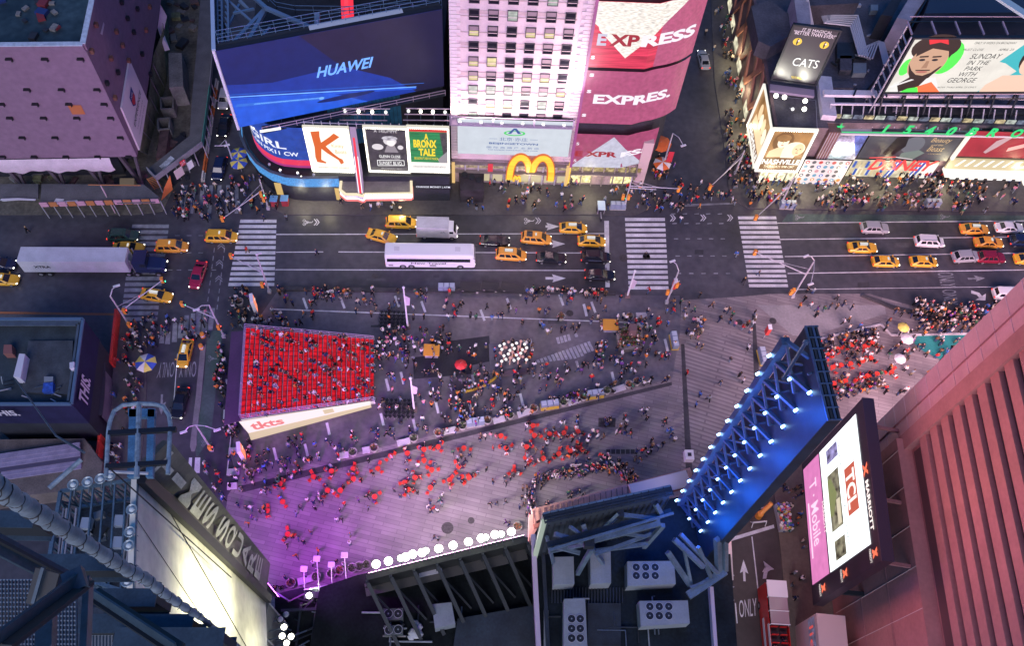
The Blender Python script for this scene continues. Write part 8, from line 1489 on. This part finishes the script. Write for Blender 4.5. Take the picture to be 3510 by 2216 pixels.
# avenue side white edging of the seating area
mb = MB(); pts = [W(p, .1) for p in (m3(485, 508), m3(650, 465), m3(815, 425), m3(855, 468), m3(1180, 462))]; [mb.beam(a, b, .3, .2, BEN) for a, b in zip(pts, pts[1:])]; tag(mb.build('white_edging'), 'zigzag white edging strip before the red tables by the pink tower', 'edging')
c_ = W(m3(1130, 372)); mb = MB(); mb.beam(W(m3(1050, 362), .4), W(m3(1150, 385), .4), 1.6, .8, MATS['dark_granite']); tag(mb.build('low_wall'), 'low dark wall in the queue beside the white van', 'wall')
# red tables and chairs
RT = mat('table_red', (.72, .05, .03), .45); tb = MB(); tb.lathe([(.34, .70), (.36, .72), (.36, .74)], RT, (0, 0, 0), 14); tb.tube([(0, 0, 0), (0, 0, .71)], .04, RT, 6); tb.lathe([(.22, 0), (.05, .05)], RT, (0, 0, 0), 10); TBM = tb.mesh('cafe_table')
cc = MB(); cc.box((0, 0, .45), (.40, .40, .04), RT); [cc.box((-.2, 0, .62 + k * .1), (.03, .38, .06), RT) for k in range(3)]; [cc.beam((-.2, y, .45), (-.22, y, .86), .03, .03, RT) for y in (-.19, .19)]; [cc.beam((x, y, 0), (-x * .6, y, .45), .03, .03, RT) for x in (-.2, .2) for y in (-.18, .18)]; CCM = cc.mesh('cafe_chair')
TAB = [('the violet area', [b1(x, y) for x, y in ((1300, 190), (1230, 212), (1100, 240), (1110, 310), (1050, 345), (1285, 265), (1335, 265), (1130, 436))] + [b2(x, y) for x, y in ((15, 180), (15, 220), (110, 180), (160, 130), (225, 120), (98, 290))]),
 ('the middle area', [b2(x, y) for x, y in ((290, 105), (345, 95), (290, 148), (445, 100), (255, 215), (320, 185), (425, 172), (465, 215), (390, 225), (215, 235), (228, 262), (315, 255), (437, 212))]),
 ('the crowded area', [b2(x, y) for x, y in ((590, 52), (610, 100), (690, 95), (715, 12), (720, 50), (780, 45), (835, 40), (890, 35), (755, 140), (815, 122), (860, 112), (905, 105), (640, 190), (700, 150), (890, 95))]),
 ('the hotel side area', [m3(x, y) for x, y in ((620, 545), (640, 530), (600, 550), (695, 515), (745, 520), (775, 505), (770, 565), (735, 578), (620, 602), (653, 593), (690, 587), (575, 628), (625, 665), (590, 670), (670, 655), (725, 645), (755, 635), (793, 627), (592, 692), (850, 620))])]
TABLES = []
for area, ps in TAB:
 ps = sorted(ps); 
 for k, p in enumerate(ps):
  c_ = W(p); o = bpy.data.objects.new('cafe_table', TBM); COL.objects.link(o); o.location = c_; tn = f'{ORD[k]} table across {area}'
  tag(o, f'round red café table, {ORD[k]} across {area} from the ticket booth', 'table', 'red café tables on the plaza'); a0 = rnd.uniform(0, 6.28); n = rnd.choice((2, 3, 3)); TABLES.append((c_, area, a0, n))
  for j in range(n):
   a = a0 + j * 6.283 / n + rnd.uniform(-.3, .3); r = rnd.uniform(.6, .95); q_ = bpy.data.objects.new('cafe_chair', CCM); COL.objects.link(q_); q_.location = c_ + Vector((r * math.cos(a), r * math.sin(a), 0)); q_.rotation_euler.z = a + math.pi + rnd.uniform(-.4, .4)
   tag(q_, f'red folding chair at the {tn}, ' + ('on its street side', 'on its tower side', 'between its others')[j], 'chair', 'red café chairs on the plaza')
# ============================================================ people
def skinmesh(J, E, sub):
 names = list(J); me = bpy.data.meshes.new('p'); me.from_pydata([J[n][0] for n in names], [(names.index(a), names.index(b)) for a, b in E], []); ob = bpy.data.objects.new('p', me); COL.objects.link(ob)
 ob.modifiers.new('s', 'SKIN').use_smooth_shade = True
 for i, n in enumerate(names): sv = me.skin_vertices[0].data[i]; sv.radius = J[n][1]; sv.use_root = n == 'pelvis'
 if sub: ob.modifiers.new('u', 'SUBSURF').levels = sub
 bpy.context.view_layer.update(); out = bpy.data.meshes.new_from_object(ob.evaluated_get(bpy.context.evaluated_depsgraph_get())); bpy.data.objects.remove(ob); bpy.data.meshes.remove(me); return out
def pose_joints(kind):
 sit = kind.startswith('sit'); z = -.48 if sit else 0; ln = .10 if kind in ('walk', 'stride', 'phone') else 0; V = lambda x, y, z_: (x, y, z_)
 J = {'pelvis': (V(0, 0, .95 + z), (.15, .12)), 'spine': (V(ln * .3, 0, 1.15 + z), (.14, .11)), 'chest': (V(ln * .6, 0, 1.36 + z), (.17, .12)), 'neck': (V(ln * .8, 0, 1.50 + z), (.06, .06)), 'jaw': (V(ln + .015, 0, 1.57 + z), (.078, .082)), 'crown': (V(ln + .005, 0, 1.70 + z), (.088, .092))}
 A = {'stand': ((.0, .24, 1.14), (.04, .26, .90)), 'walk': ((-.12, .25, 1.15), (.04, .26, .95)), 'stride': ((.10, .25, 1.15), (.26, .24, 1.02)), 'phone': ((.06, .24, 1.15), (.28, .12, 1.22)), 'photo': ((.14, .26, 1.38), (.30, .14, 1.60)), 'bag': ((-.04, .28, 1.14), (.02, .30, .88)), 'fold': ((.05, .25, 1.14), (.24, -.02, 1.16)), 'sit': ((.06, .25, 1.13), (.28, .18, 1.02)), 'sitlean': ((-.14, .27, 1.14), (-.2, .30, .96)), 'sitphone': ((.1, .24, 1.14), (.30, .10, 1.18))}[kind]
 for s, n in ((1, 'l'), (-1, 'r')):
  (ex, ey, ez), (wx, wy, wz) = A
  if kind == 'walk' and s < 0: ex, wx = .12, .24
  if kind == 'stride' and s < 0: ex, wx = -.16, -.06
  if kind == 'bag' and s < 0: (ex, ey, ez), (wx, wy, wz) = (.08, .24, 1.14), (.24, .16, 1.15)
  J['sh' + n] = (V(ln * .7, s * .19, 1.43 + z), (.068, .065)); J['el' + n] = (V(ex + ln * .5, s * ey, ez + z), (.048, .048)); J['wr' + n] = (V(wx + ln * .4, s * wy, wz + z), (.036, .036)); d = Vector((wx - ex, s * (wy - ey), wz - ez)).normalized() * .11; J['ha' + n] = (V(wx + ln * .4 + d.x, s * wy + d.y, wz + z + d.z), (.034, .045))
  J['hi' + n] = (V(0, s * .09, .90 + z), (.095, .09))
  if sit: J['kn' + n] = (V(.46, s * .12, .49), (.068, .068)); J['an' + n] = (V(.44, s * .12, .09), (.045, .045)); J['to' + n] = (V(.60, s * .13, .045), (.042, .04))
  else:
   sw = {'walk': .24, 'stride': .34}.get(kind, 0) * s; J['kn' + n] = (V(.04 + sw * .55, s * .10, .50), (.070, .070)); J['an' + n] = (V(-.02 + sw, s * .10, .10 + (.08 if sw < 0 else 0)), (.046, .046)); J['to' + n] = (V(.14 + sw, s * .12, .045 + (.02 if sw < 0 else 0)), (.042, .04))
 E = [('pelvis', 'spine'), ('spine', 'chest'), ('chest', 'neck'), ('neck', 'jaw'), ('jaw', 'crown')]
 for n in 'lr': E += [('chest', 'sh' + n), ('sh' + n, 'el' + n), ('el' + n, 'wr' + n), ('wr' + n, 'ha' + n), ('pelvis', 'hi' + n), ('hi' + n, 'kn' + n), ('kn' + n, 'an' + n), ('an' + n, 'to' + n)]
 return J, E
SLOT = ['skin', 'top', 'trousers', 'shoe', 'hair']
def dist(p, a, b):
 d = b - a; t = max(0, min(1, (p - a).dot(d) / d.length_squared)); return (p - a - d * t).length
PM = {}
for kind in ('stand', 'walk', 'stride', 'phone', 'photo', 'bag', 'fold', 'sit', 'sitlean', 'sitphone'):
 J, E = pose_joints(kind)
 for sub in (0, 1):
  me = skinmesh(J, E, sub); hx, hz = J['crown'][0][0], J['crown'][0][2]; mi = []
  for p in me.polygons:
   c = p.center; e = min(E, key=lambda e: dist(c, Vector(J[e[0]][0]), Vector(J[e[1]][0])))
   a, b = e; k = 1
   if b in ('jaw', 'crown'): k = 4 if (c.z > hz - .02 or c.x < hx - .02) else 0
   elif b == 'neck' : k = 1 if c.z < J['neck'][0][2] - .03 else 0
   elif b[:2] == 'ha': k = 0
   elif b[:2] in ('hi', 'kn', 'an'): k = 2
   elif b[:2] == 'to': k = 3
   elif a == 'pelvis' and c.z < J['pelvis'][0][2] + .02: k = 2
   mi.append(k)
  me.polygons.foreach_set('material_index', mi); me.polygons.foreach_set('use_smooth', [True] * len(mi)); me.name = 'person'; PM[kind, sub] = me
CC_ = {'black': (.012, .012, .015), 'charcoal': (.045, .045, .052), 'navy': (.015, .025, .09), 'white': (.68, .66, .66), 'cream': (.55, .47, .38), 'red': (.55, .03, .03), 'grey': (.22, .22, .24), 'pink': (.55, .22, .28), 'blue': (.06, .14, .42), 'green': (.05, .16, .09), 'brown': (.16, .09, .05), 'purple': (.16, .06, .26), 'orange': (.62, .20, .04), 'yellow': (.70, .55, .10), 'khaki': (.24, .20, .12), 'denim': (.06, .10, .20), 'blond': (.45, .30, .12), 'dark': (.018, .013, .010), 'teal': (.04, .28, .28)}
CM = {k: mat('cloth_' + k, c, .85, spec=.2) for k, c in CC_.items()}
SKN = [mat('skin_%d' % k, c, .55) for k, c in enumerate([(.55, .33, .24), (.42, .23, .15), (.20, .10, .06), (.62, .40, .30)])]
TOPS = ['black'] * 7 + ['charcoal'] * 4 + ['navy'] * 3 + ['white'] * 4 + ['grey'] * 2 + ['red'] * 2 + 'cream pink blue brown green purple orange brown'.split(); BOTS = ['black', 'denim', 'charcoal', 'navy', 'black', 'denim', 'grey', 'khaki']; HAIRS = ['dark', 'dark', 'dark', 'brown', 'brown', 'blond', 'grey', 'black', 'white', 'red']
HW = {'dark': 'dark hair', 'brown': 'brown hair', 'blond': 'blond hair', 'grey': 'grey hair', 'black': 'a black hat', 'white': 'a white cap', 'red': 'a red cap'}
PW = {'stand': 'standing', 'walk': 'walking', 'stride': 'striding', 'phone': 'holding a phone', 'photo': 'taking a photo', 'bag': 'waiting', 'fold': 'with folded arms', 'sit': 'seated', 'sitlean': 'leaning back', 'sitphone': 'seated with phone'}
STAND = ['stand', 'stand', 'walk', 'stride', 'phone', 'photo', 'bag', 'fold', 'walk']; SITS = ['sit', 'sit', 'sitlean', 'sitphone']; WALK = ['walk', 'stride', 'walk', 'stand', 'bag', 'phone']
PEOPLE = []
def inpoly(x, y, P):
 r = False; j = len(P) - 1
 for i in range(len(P)):
  if (P[i][1] > y) != (P[j][1] > y) and x < (P[j][0] - P[i][0]) * (y - P[i][1]) / (P[j][1] - P[i][1]) + P[i][0]: r = not r
  j = i
 return r
taken = {}
def free(q, d):
 kx, ky = int(q.x // 1), int(q.y // 1)
 for i in (-1, 0, 1):
  for j in (-1, 0, 1):
   for o in taken.get((kx + i, ky + j), ()):
    if (o - q).length < d: return False
 return True
def put(q, h, pose, zone): taken.setdefault((int(q.x // 1), int(q.y // 1)), []).append(v2(q)); PEOPLE.append((q, h, pose, zone))
def fill(cv, poly, n, zone, poses=STAND, d=.5, clump=.45, face=None, z=.0):
 poly = [cv(*p) for p in poly]; xs = [p[0] for p in poly]; ys = [p[1] for p in poly]; last = None; k = tries = 0
 while k < n and tries < n * 60:
  tries += 1
  if last is not None and rnd.random() < clump: x, y = last[0] + rnd.gauss(0, 9), last[1] + rnd.gauss(0, 8)
  else: x, y = rnd.uniform(min(xs), max(xs)), rnd.uniform(min(ys), max(ys))
  if not inpoly(x, y, poly): continue
  q = W((x, y + 8), z)
  if not free(v2(q), d): continue
  last = (x, y); put(q, rnd.uniform(0, 6.28) if face is None else face + rnd.gauss(0, .5), rnd.choice(poses), zone); k += 1
R4 = lambda x0, y0, x1, y1: [(x0, y0), (x1, y0), (x1, y1), (x0, y1)]
# seated on the red steps
STEPS = []
for k in range(27):
 for j in range(40):
  STEPS.append((k, j))
rnd.shuffle(STEPS); cnt = 0
for k, j in STEPS:
 a = (k + .5) / 27; b = (j + .5) / 40; dens = .85 - .45 * (1 - a) * 0
 if cnt >= 128: break
 p = s00.lerp(s10, a).lerp(s01.lerp(s11, a), b); q = upz(p, Pz + (1.2 - Pz) * (k / 27) - .15)
 if k < 1 or not free(v2(q), .62 if rnd.random() < .6 else 1.2): continue
 put(q, rnd.gauss(0, .5), rnd.choice(SITS) if rnd.random() < .85 else 'stand', 'on the red steps'); cnt += 1
for c_, area, a0, n in TABLES:
 for j in range(n):
  if rnd.random() < (.62 if 'middle' not in area else .45):
   a = a0 + j * 6.283 / n; put(c_ + Vector((.75 * math.cos(a), .75 * math.sin(a), -.02)), a + math.pi, rnd.choice(SITS), 'at a table in ' + area)
fill(b1, [(880, 230), (1370, 130), (1375, 330), (1000, 420), (900, 300)], 34, 'in the violet area'); fill(b2, [(0, 110), (560, 0), (560, 300), (0, 330)], 40, 'in the middle area', clump=.3); fill(b2, [(560, 10), (1150, -60), (1320, 30), (1120, 150), (760, 180), (600, 250)], 74, 'in the crowded area')
for k in range(330):
 t_ = rnd.random(); A1 = np.array([(700, 360), (690, 290), (740, 225), (830, 195), (930, 185), (1010, 170), (1060, 185), (1080, 220), (1110, 235)], float); i = min(7, int(t_ * 8)); f_ = t_ * 8 - i; c_ = A1[i] + (A1[i + 1] - A1[i]) * f_; q = W(b2(c_[0] + rnd.gauss(0, 16), c_[1] + rnd.gauss(0, 12)))
 if free(v2(q), .34): ce = W(b2(900, 270)); put(q, math.atan2(ce.y - q.y, ce.x - q.x) + rnd.gauss(0, .3), rnd.choice(['stand', 'phone', 'photo', 'fold', 'bag']), 'in the arc of spectators')
fill(b2, R4(850, 262, 915, 285), 5, 'performing inside the arc'); fill(b2, [(740, 250), (1000, 215), (1000, 260), (760, 320)], 2, 'inside the arc of spectators'); fill(b1, [(1060, 430), (1375, 350), (1375, 560), (1120, 620)], 20, 'on the violet paving'); fill(b1, [(1062, 640), (1130, 620), (1130, 640), (1065, 660)], 5, 'by the lamp arms', SITS); fill(b2, [(0, 330), (640, 260), (640, 400), (60, 500)], 12, 'on the open paving', WALK)
fill(b1, [(890, 85), (1190, 40), (1370, 75), (1372, 130), (880, 260)], 52, 'near the lower sign pylon'); fill(m2, [(0, 840), (400, 770), (800, 700), (1180, 630), (1190, 660), (800, 745), (400, 840), (0, 890)], 78, 'along the plaza ledge', STAND + SITS)
fill(m1, [(905, 285), (980, 285), (980, 440), (900, 440)], 22, 'beside the upper sign pylon'); fill(m1, [(985, 375), (1240, 380), (1240, 440), (985, 420)], 22, 'behind the red steps'); fill(m1, [(850, 500), (890, 500), (880, 760), (845, 700)], 20, 'on the strip beside the steps', WALK); fill(m1, [(885, 800), (940, 800), (935, 870), (885, 870)], 12, 'at the booth corner')
fill(m1, [(1085, 285), (1375, 285), (1375, 345), (1085, 345)], 18, 'under the avenue kerb wall'); fill(m1, [(1235, 290), (1375, 290), (1375, 310), (1235, 310)], 12, 'sitting along the kerb', SITS, face=-1.57); fill(m2, [(690, 278), (1010, 288), (1010, 304), (690, 298)], 26, 'sitting along the kerb', SITS, face=-1.57); fill(m2, [(0, 280), (470, 300), (470, 400), (0, 400)], 34, 'on the upper plaza', WALK); fill(m2, [(470, 320), (1220, 320), (1220, 460), (470, 460)], 44, 'on the upper plaza', WALK); fill(m2, [(95, 440), (420, 440), (380, 520), (110, 560)], 62, 'beside the orange cart top'); fill(m2, [(110, 560), (540, 500), (540, 700), (120, 780)], 74, 'right of the red steps'); fill(m2, [(300, 690), (680, 630), (690, 700), (400, 780)], 40, 'along the yellow cable ramp')
fill(m2, [(560, 495), (720, 495), (720, 640), (560, 640)], 34, 'around the light tubes'); fill(m2, [(720, 590), (1060, 540), (1270, 540), (1270, 640), (740, 700)], 52, 'in the central plaza', WALK); fill(m2, [(955, 500), (1000, 500), (1000, 590), (955, 590)], 11, 'left of the garden bed'); fill(m2, R4(1025, 395, 1215, 545), 44, 'around the garden bed', STAND + SITS); fill(m2, [(1230, 330), (1375, 330), (1375, 640), (1250, 640)], 16, 'on the paved crossing', WALK)
fill(m3, [(0, 300), (330, 290), (330, 520), (0, 520)], 26, 'on the paved crossing', WALK); fill(m3, [(60, 560), (300, 540), (250, 740), (20, 740)], 7, 'on the paved crossing', WALK); fill(m3, [(400, 290), (960, 290), (960, 450), (540, 450)], 26, 'on the pale paving', WALK); fill(m3, [(940, 340), (1300, 345), (1180, 450), (950, 455)], 105, 'in the queue by the van'); fill(m3, [(580, 470), (800, 440), (800, 495), (540, 530)], 34, 'on the long bench row', SITS + ['stand']); fill(m3, [(850, 450), (1180, 455), (1060, 570), (850, 540)], 26, 'around the teal carpet'); fill(m3, [(540, 530), (880, 510), (1060, 560), (900, 700), (600, 700)], 36, 'in the hotel side area'); fill(m3, [(600, 680), (820, 640), (830, 670), (600, 715)], 24, 'on the low bench row', SITS + ['stand'])
fill(b3, [(400, 130), (500, 130), (510, 500), (410, 480)], 22, 'on the tan pavement'); fill(b3, [(440, 500), (540, 500), (550, 860), (470, 860)], 7, 'on the tan pavement', WALK)
fill(m1, [(480, 470), (600, 430), (610, 500), (550, 800), (430, 800)], 34, 'by the red banner fence'); fill(m1, [(520, 400), (840, 370), (840, 500), (520, 520)], 34, 'on the worn side crossing', WALK); fill(m1, [(505, 640), (560, 640), (520, 860), (490, 860)], 8, 'on the side pavement', WALK); fill(b1, [(415, 60), (490, 60), (490, 170), (420, 180)], 9, 'by the red banner fence'); fill(b1, [(800, 150), (850, 150), (890, 310), (830, 250)], 10, 'beside the median lamp')
fill(c1, [(1160, 1270), (1620, 1270), (1560, 1500), (1180, 1500)], 58, 'on the crowded corner crossing', WALK); fill(c1, [(1560, 1200), (2000, 1200), (2000, 1500), (1560, 1500)], 32, 'on the blue lit corner'); fill(c2, R4(40, 1340, 600, 1440), 14, 'under the theatre marquee', WALK); fill(c2, R4(800, 1230, 1640, 1450), 48, 'in front of the stone hotel', WALK); fill(c2, R4(1740, 1270, 2400, 1440), 44, 'before the red screens', WALK); fill(c2, [(2080, 1080), (2220, 1080), (2220, 1230), (2060, 1230)], 20, 'around the food cart umbrellas')
fill(c3, [(280, 60), (420, 60), (500, 700), (370, 700)], 36, 'on the far side street pavement', WALK); fill(c3, [(340, 700), (500, 800), (540, 1280), (380, 1280)], 62, 'on the side street pavement'); fill(c3, [(0, 1250), (440, 1250), (440, 1420), (0, 1420)], 20, 'crossing the side street', WALK); fill(c3, [(480, 1240), (860, 1240), (860, 1420), (480, 1420)], 44, 'under the NASHVILLE corner'); fill(c3, [(960, 1230), (2200, 1150), (2000, 1440), (960, 1440)], 175, 'in the crowd before the store'); fill(c3, R4(1900, 1250, 2400, 1470), 22, 'on the far avenue pavement', WALK); fill(c3, [(200, 180), (420, 180), (430, 420), (300, 420)], 12, 'on the far side street pavement')
for q in ((2210, 885), (1088, 875), (2222, 1005), (2330, 762), (2520, 880), (2596, 945), (97, 798), (2545, 975), (1170, 700), (850, 868)): put(W(q), rnd.uniform(0, 6), 'walk', 'crossing the roadway')
for k in range(9):
 if k in (2, 5): continue
 s_ = 1 if k % 2 else -1; c_, sn = math.cos(bus.rotation_euler.z), math.sin(bus.rotation_euler.z); x, y = -5.0 + k * .95, s_ * .55; put(Vector((bus.location.x + x * c_ - y * sn, bus.location.y + x * sn + y * c_, 3.0)), bus.rotation_euler.z, 'sit', 'riding on the open bus')
PEOPLE.sort(key=lambda r: (r[0] - Vector(CAM)).length)
seen = set(); SPH = MATS['cloth_black']; crowd = {'v': [], 'f': [], 'm': []}; pal = []
def pi(m):
 if m not in pal: pal.append(m)
 return pal.index(m)
cv_, cl_, cm_, co_, base = [], [], [], [], 0
PD = {}
for kd in set(k for k, s in PM): 
 me = PM[kd, 0]; PD[kd] = (np.array([v.co[:] for v in me.vertices]), [tuple(p.vertices) for p in me.polygons], [p.material_index for p in me.polygons])
for i, (q, h, pose, zone) in enumerate(PEOPLE):
 sc = rnd.uniform(.93, 1.08)
 for _ in range(200):
  tp, bt, hr = rnd.choice(TOPS), rnd.choice(BOTS), rnd.choice(HAIRS)
  lab = f'person in {tp} top and {bt} trousers with {HW[hr]} {PW[pose]} {zone}'
  if len(lab.split()) > 16: lab = f'person in {tp} top and {bt} trousers with {HW[hr]} {zone}'
  if len(lab.split()) > 16: lab = f'person in {tp} top, {bt} trousers and {HW[hr]} {zone}'
  if len(lab.split()) > 16: lab = f'{tp} topped person, {bt} trousers, {HW[hr]}, {zone}'
  if lab not in seen: break
 ms = [rnd.choice(SKN), CM[tp], CM[bt], SPH, CM[hr]]
 if i < 300:
  seen.add(lab); me = PM[pose, 1]
  if not len(me.materials): [me.materials.append(SPH) for _ in range(5)]
  o = bpy.data.objects.new('person', me); COL.objects.link(o); o.location = q; o.rotation_euler.z = h; o.scale = (sc, sc, sc)
  for k in range(5): o.material_slots[k].link = 'OBJECT'; o.material_slots[k].material = ms[k]
  tag(o, lab, 'person', 'people ' + zone)
 else:
  V_, F_, M_ = PD[pose]; c_, s_ = math.cos(h), math.sin(h); R_ = np.array([[c_, s_, 0], [-s_, c_, 0], [0, 0, 1]]) * sc; cv_.append(V_ @ R_ + np.array(q)); mm = [pi(m) for m in ms]; co_ += [[base + a for a in f] for f in F_]; cm_ += [mm[k] for k in M_]; base += len(V_)
me = bpy.data.meshes.new('crowd'); me.from_pydata([tuple(v) for v in np.concatenate(cv_)], [], co_)
for m in pal: me.materials.append(m)
me.polygons.foreach_set('material_index', cm_); me.polygons.foreach_set('use_smooth', [True] * len(cm_)); me.update()
o = bpy.data.objects.new('crowd', me); COL.objects.link(o); tag(o, 'dense crowd of pedestrians farther off across the plaza and pavements', 'crowd', kind='stuff')
# ============================================================ sky, lamps, camera
w = bpy.data.worlds.new('World'); scn.world = w; w.use_nodes = True; nt = w.node_tree; bg = nt.nodes['Background']
sk = nt.nodes.new('ShaderNodeTexSky'); sk.sky_type = 'NISHITA'; sk.sun_disc = False; sk.sun_elevation = math.radians(14); sk.sun_rotation = math.radians(200); sk.air_density = 1.6; sk.ozone_density = 5.0; sk.dust_density = .6
mx = nt.nodes.new('ShaderNodeMixRGB'); mx.blend_type = 'MULTIPLY'; mx.inputs[0].default_value = 1; mx.inputs[2].default_value = (.30, .66, 1.30, 1)
nt.links.new(sk.outputs[0], mx.inputs[1]); nt.links.new(mx.outputs[0], bg.inputs['Color']); bg.inputs['Strength'].default_value = .06
def lamp(kind, name, loc, tgt, col, e, size=1.0, spot=None, blend=.5):
 l = bpy.data.lights.new(name, kind); l.color = col; l.energy = e
 if kind == 'AREA': l.shape = 'RECTANGLE'; l.size, l.size_y = size if isinstance(size, tuple) else (size, size)
 elif kind == 'SUN': l.angle = size
 else: l.shadow_soft_size = size
 if kind == 'SPOT': l.spot_size = math.radians(spot); l.spot_blend = blend
 o = bpy.data.objects.new(name, l); COL.objects.link(o); o.location = loc
 if tgt is not None: o.rotation_euler = (Vector(tgt) - Vector(loc)).to_track_quat('-Z', 'Y').to_euler()
 return o
lamp('SUN', 'screen_fill_sun', (0, 0, 90), (2, 60, 45), (1, .86, .92), .85, math.radians(40))  # soft sun added as fill for the glow of surrounding screens
lamp('AREA', 'added_wash_upper', (4.6, SY - 4, 38), (5, SY, 60), (1, .80, .80), 3400, (18, .6))  # added above the view so the bright facade reflects in the plaza
# lamps the place has: wash lights, floodlights, led fixtures
lamp('AREA', 'wash_light_row', (4.6, SY - 3.2, 15.6), (5.5, SY, 30), (1, .80, .80), 1500, (18, .6))
lamp('AREA', 'wash_light_edge', (13.5, SY - 2.4, 22), (12.5, SY, 28), (1, .78, .84), 1000, (.5, 12))
for k in range(8): lamp('POINT', 'tower_led_glow', upz(Ai.lerp(Bi, .3 + .4 * (k % 2)) - nn * 2.6, 18 + k * 4.8), None, (.01, .14, 1.0), 240, 1.0)
for x, z, e in ((.20, .84, 450), (.74, .86, 700), (.40, .9, 200)):
 q_ = cats.fn(x, z + .16, 1.9); lamp('SPOT', 'billboard_spot', q_, cats.fn(x, z - .08, 0), (1, .97, .80), e, .15, 95, .9)
for x, y, e in ((48, 92.8, 260), (53, 92.5, 300), (60, 93.5, 300), (68, 94, 300), (78, 94.5, 350), (90, 95, 350), (-24, 86.5, 120), (-28, 86.8, 120), (-12, 85, 160), (0, 90.5, 160), (8, 90.5, 160), (18, 90, 180), (44.6, 104, 260), (44.8, 112, 220), (45, 122, 180)): lamp('POINT', 'shop_downlight', (x, y, 3.0), None, (1, .86, .52), e, .4)
for u in (.34, .58): lamp('SPOT', 'poster_spot', ice.fn(u, .45, 2.6), ice.fn(u, .62, 0), (1, 1, .85), 900, .2, 80, .9)
for dy, dz, e in ((-5, 45, 2400), (-9, 43, 2000), (-4, 37, 2400), (-12, 37, 1700), (-6, 27, 1200)):
 q_ = v2(VB) + Vector((6.5, dy, dz)); lamp('SPOT', 'face_flood', q_, v2(VB) + Vector((0, dy, dz)), (1, .97, .66), e, .3, 120, 1)
for k in range(0, len(ARMS), 3): lamp('SPOT', 'flood_beam', ARMS[k] + Vector((0, .6, -.3)), W(b2(500 + k * 20, 100)), (1, .93, .86), 2200, .3, 120, 1)
cam = bpy.data.cameras.new('camera'); cam.sensor_width = 36; cam.lens = FPX / 3510 * 36; cam.clip_end = 2000; cam.clip_start = .1
co = bpy.data.objects.new('camera', cam); COL.objects.link(co); M4 = Matrix.Identity(4)
for i in range(3):
 for j in range(3): M4[i][j] = RW[i][j]
M4.translation = Vector(CAM); co.matrix_world = M4; scn.camera = co
vs_ = scn.view_settings; vs_.view_transform = 'Standard'; vs_.look = 'None'; vs_.exposure = 1.25; vs_.gamma = 1
scn.cycles.use_denoising = True; scn.cycles.max_bounces = 5; scn.cycles.diffuse_bounces = 2; scn.cycles.glossy_bounces = 3; scn.cycles.sample_clamp_indirect = 4
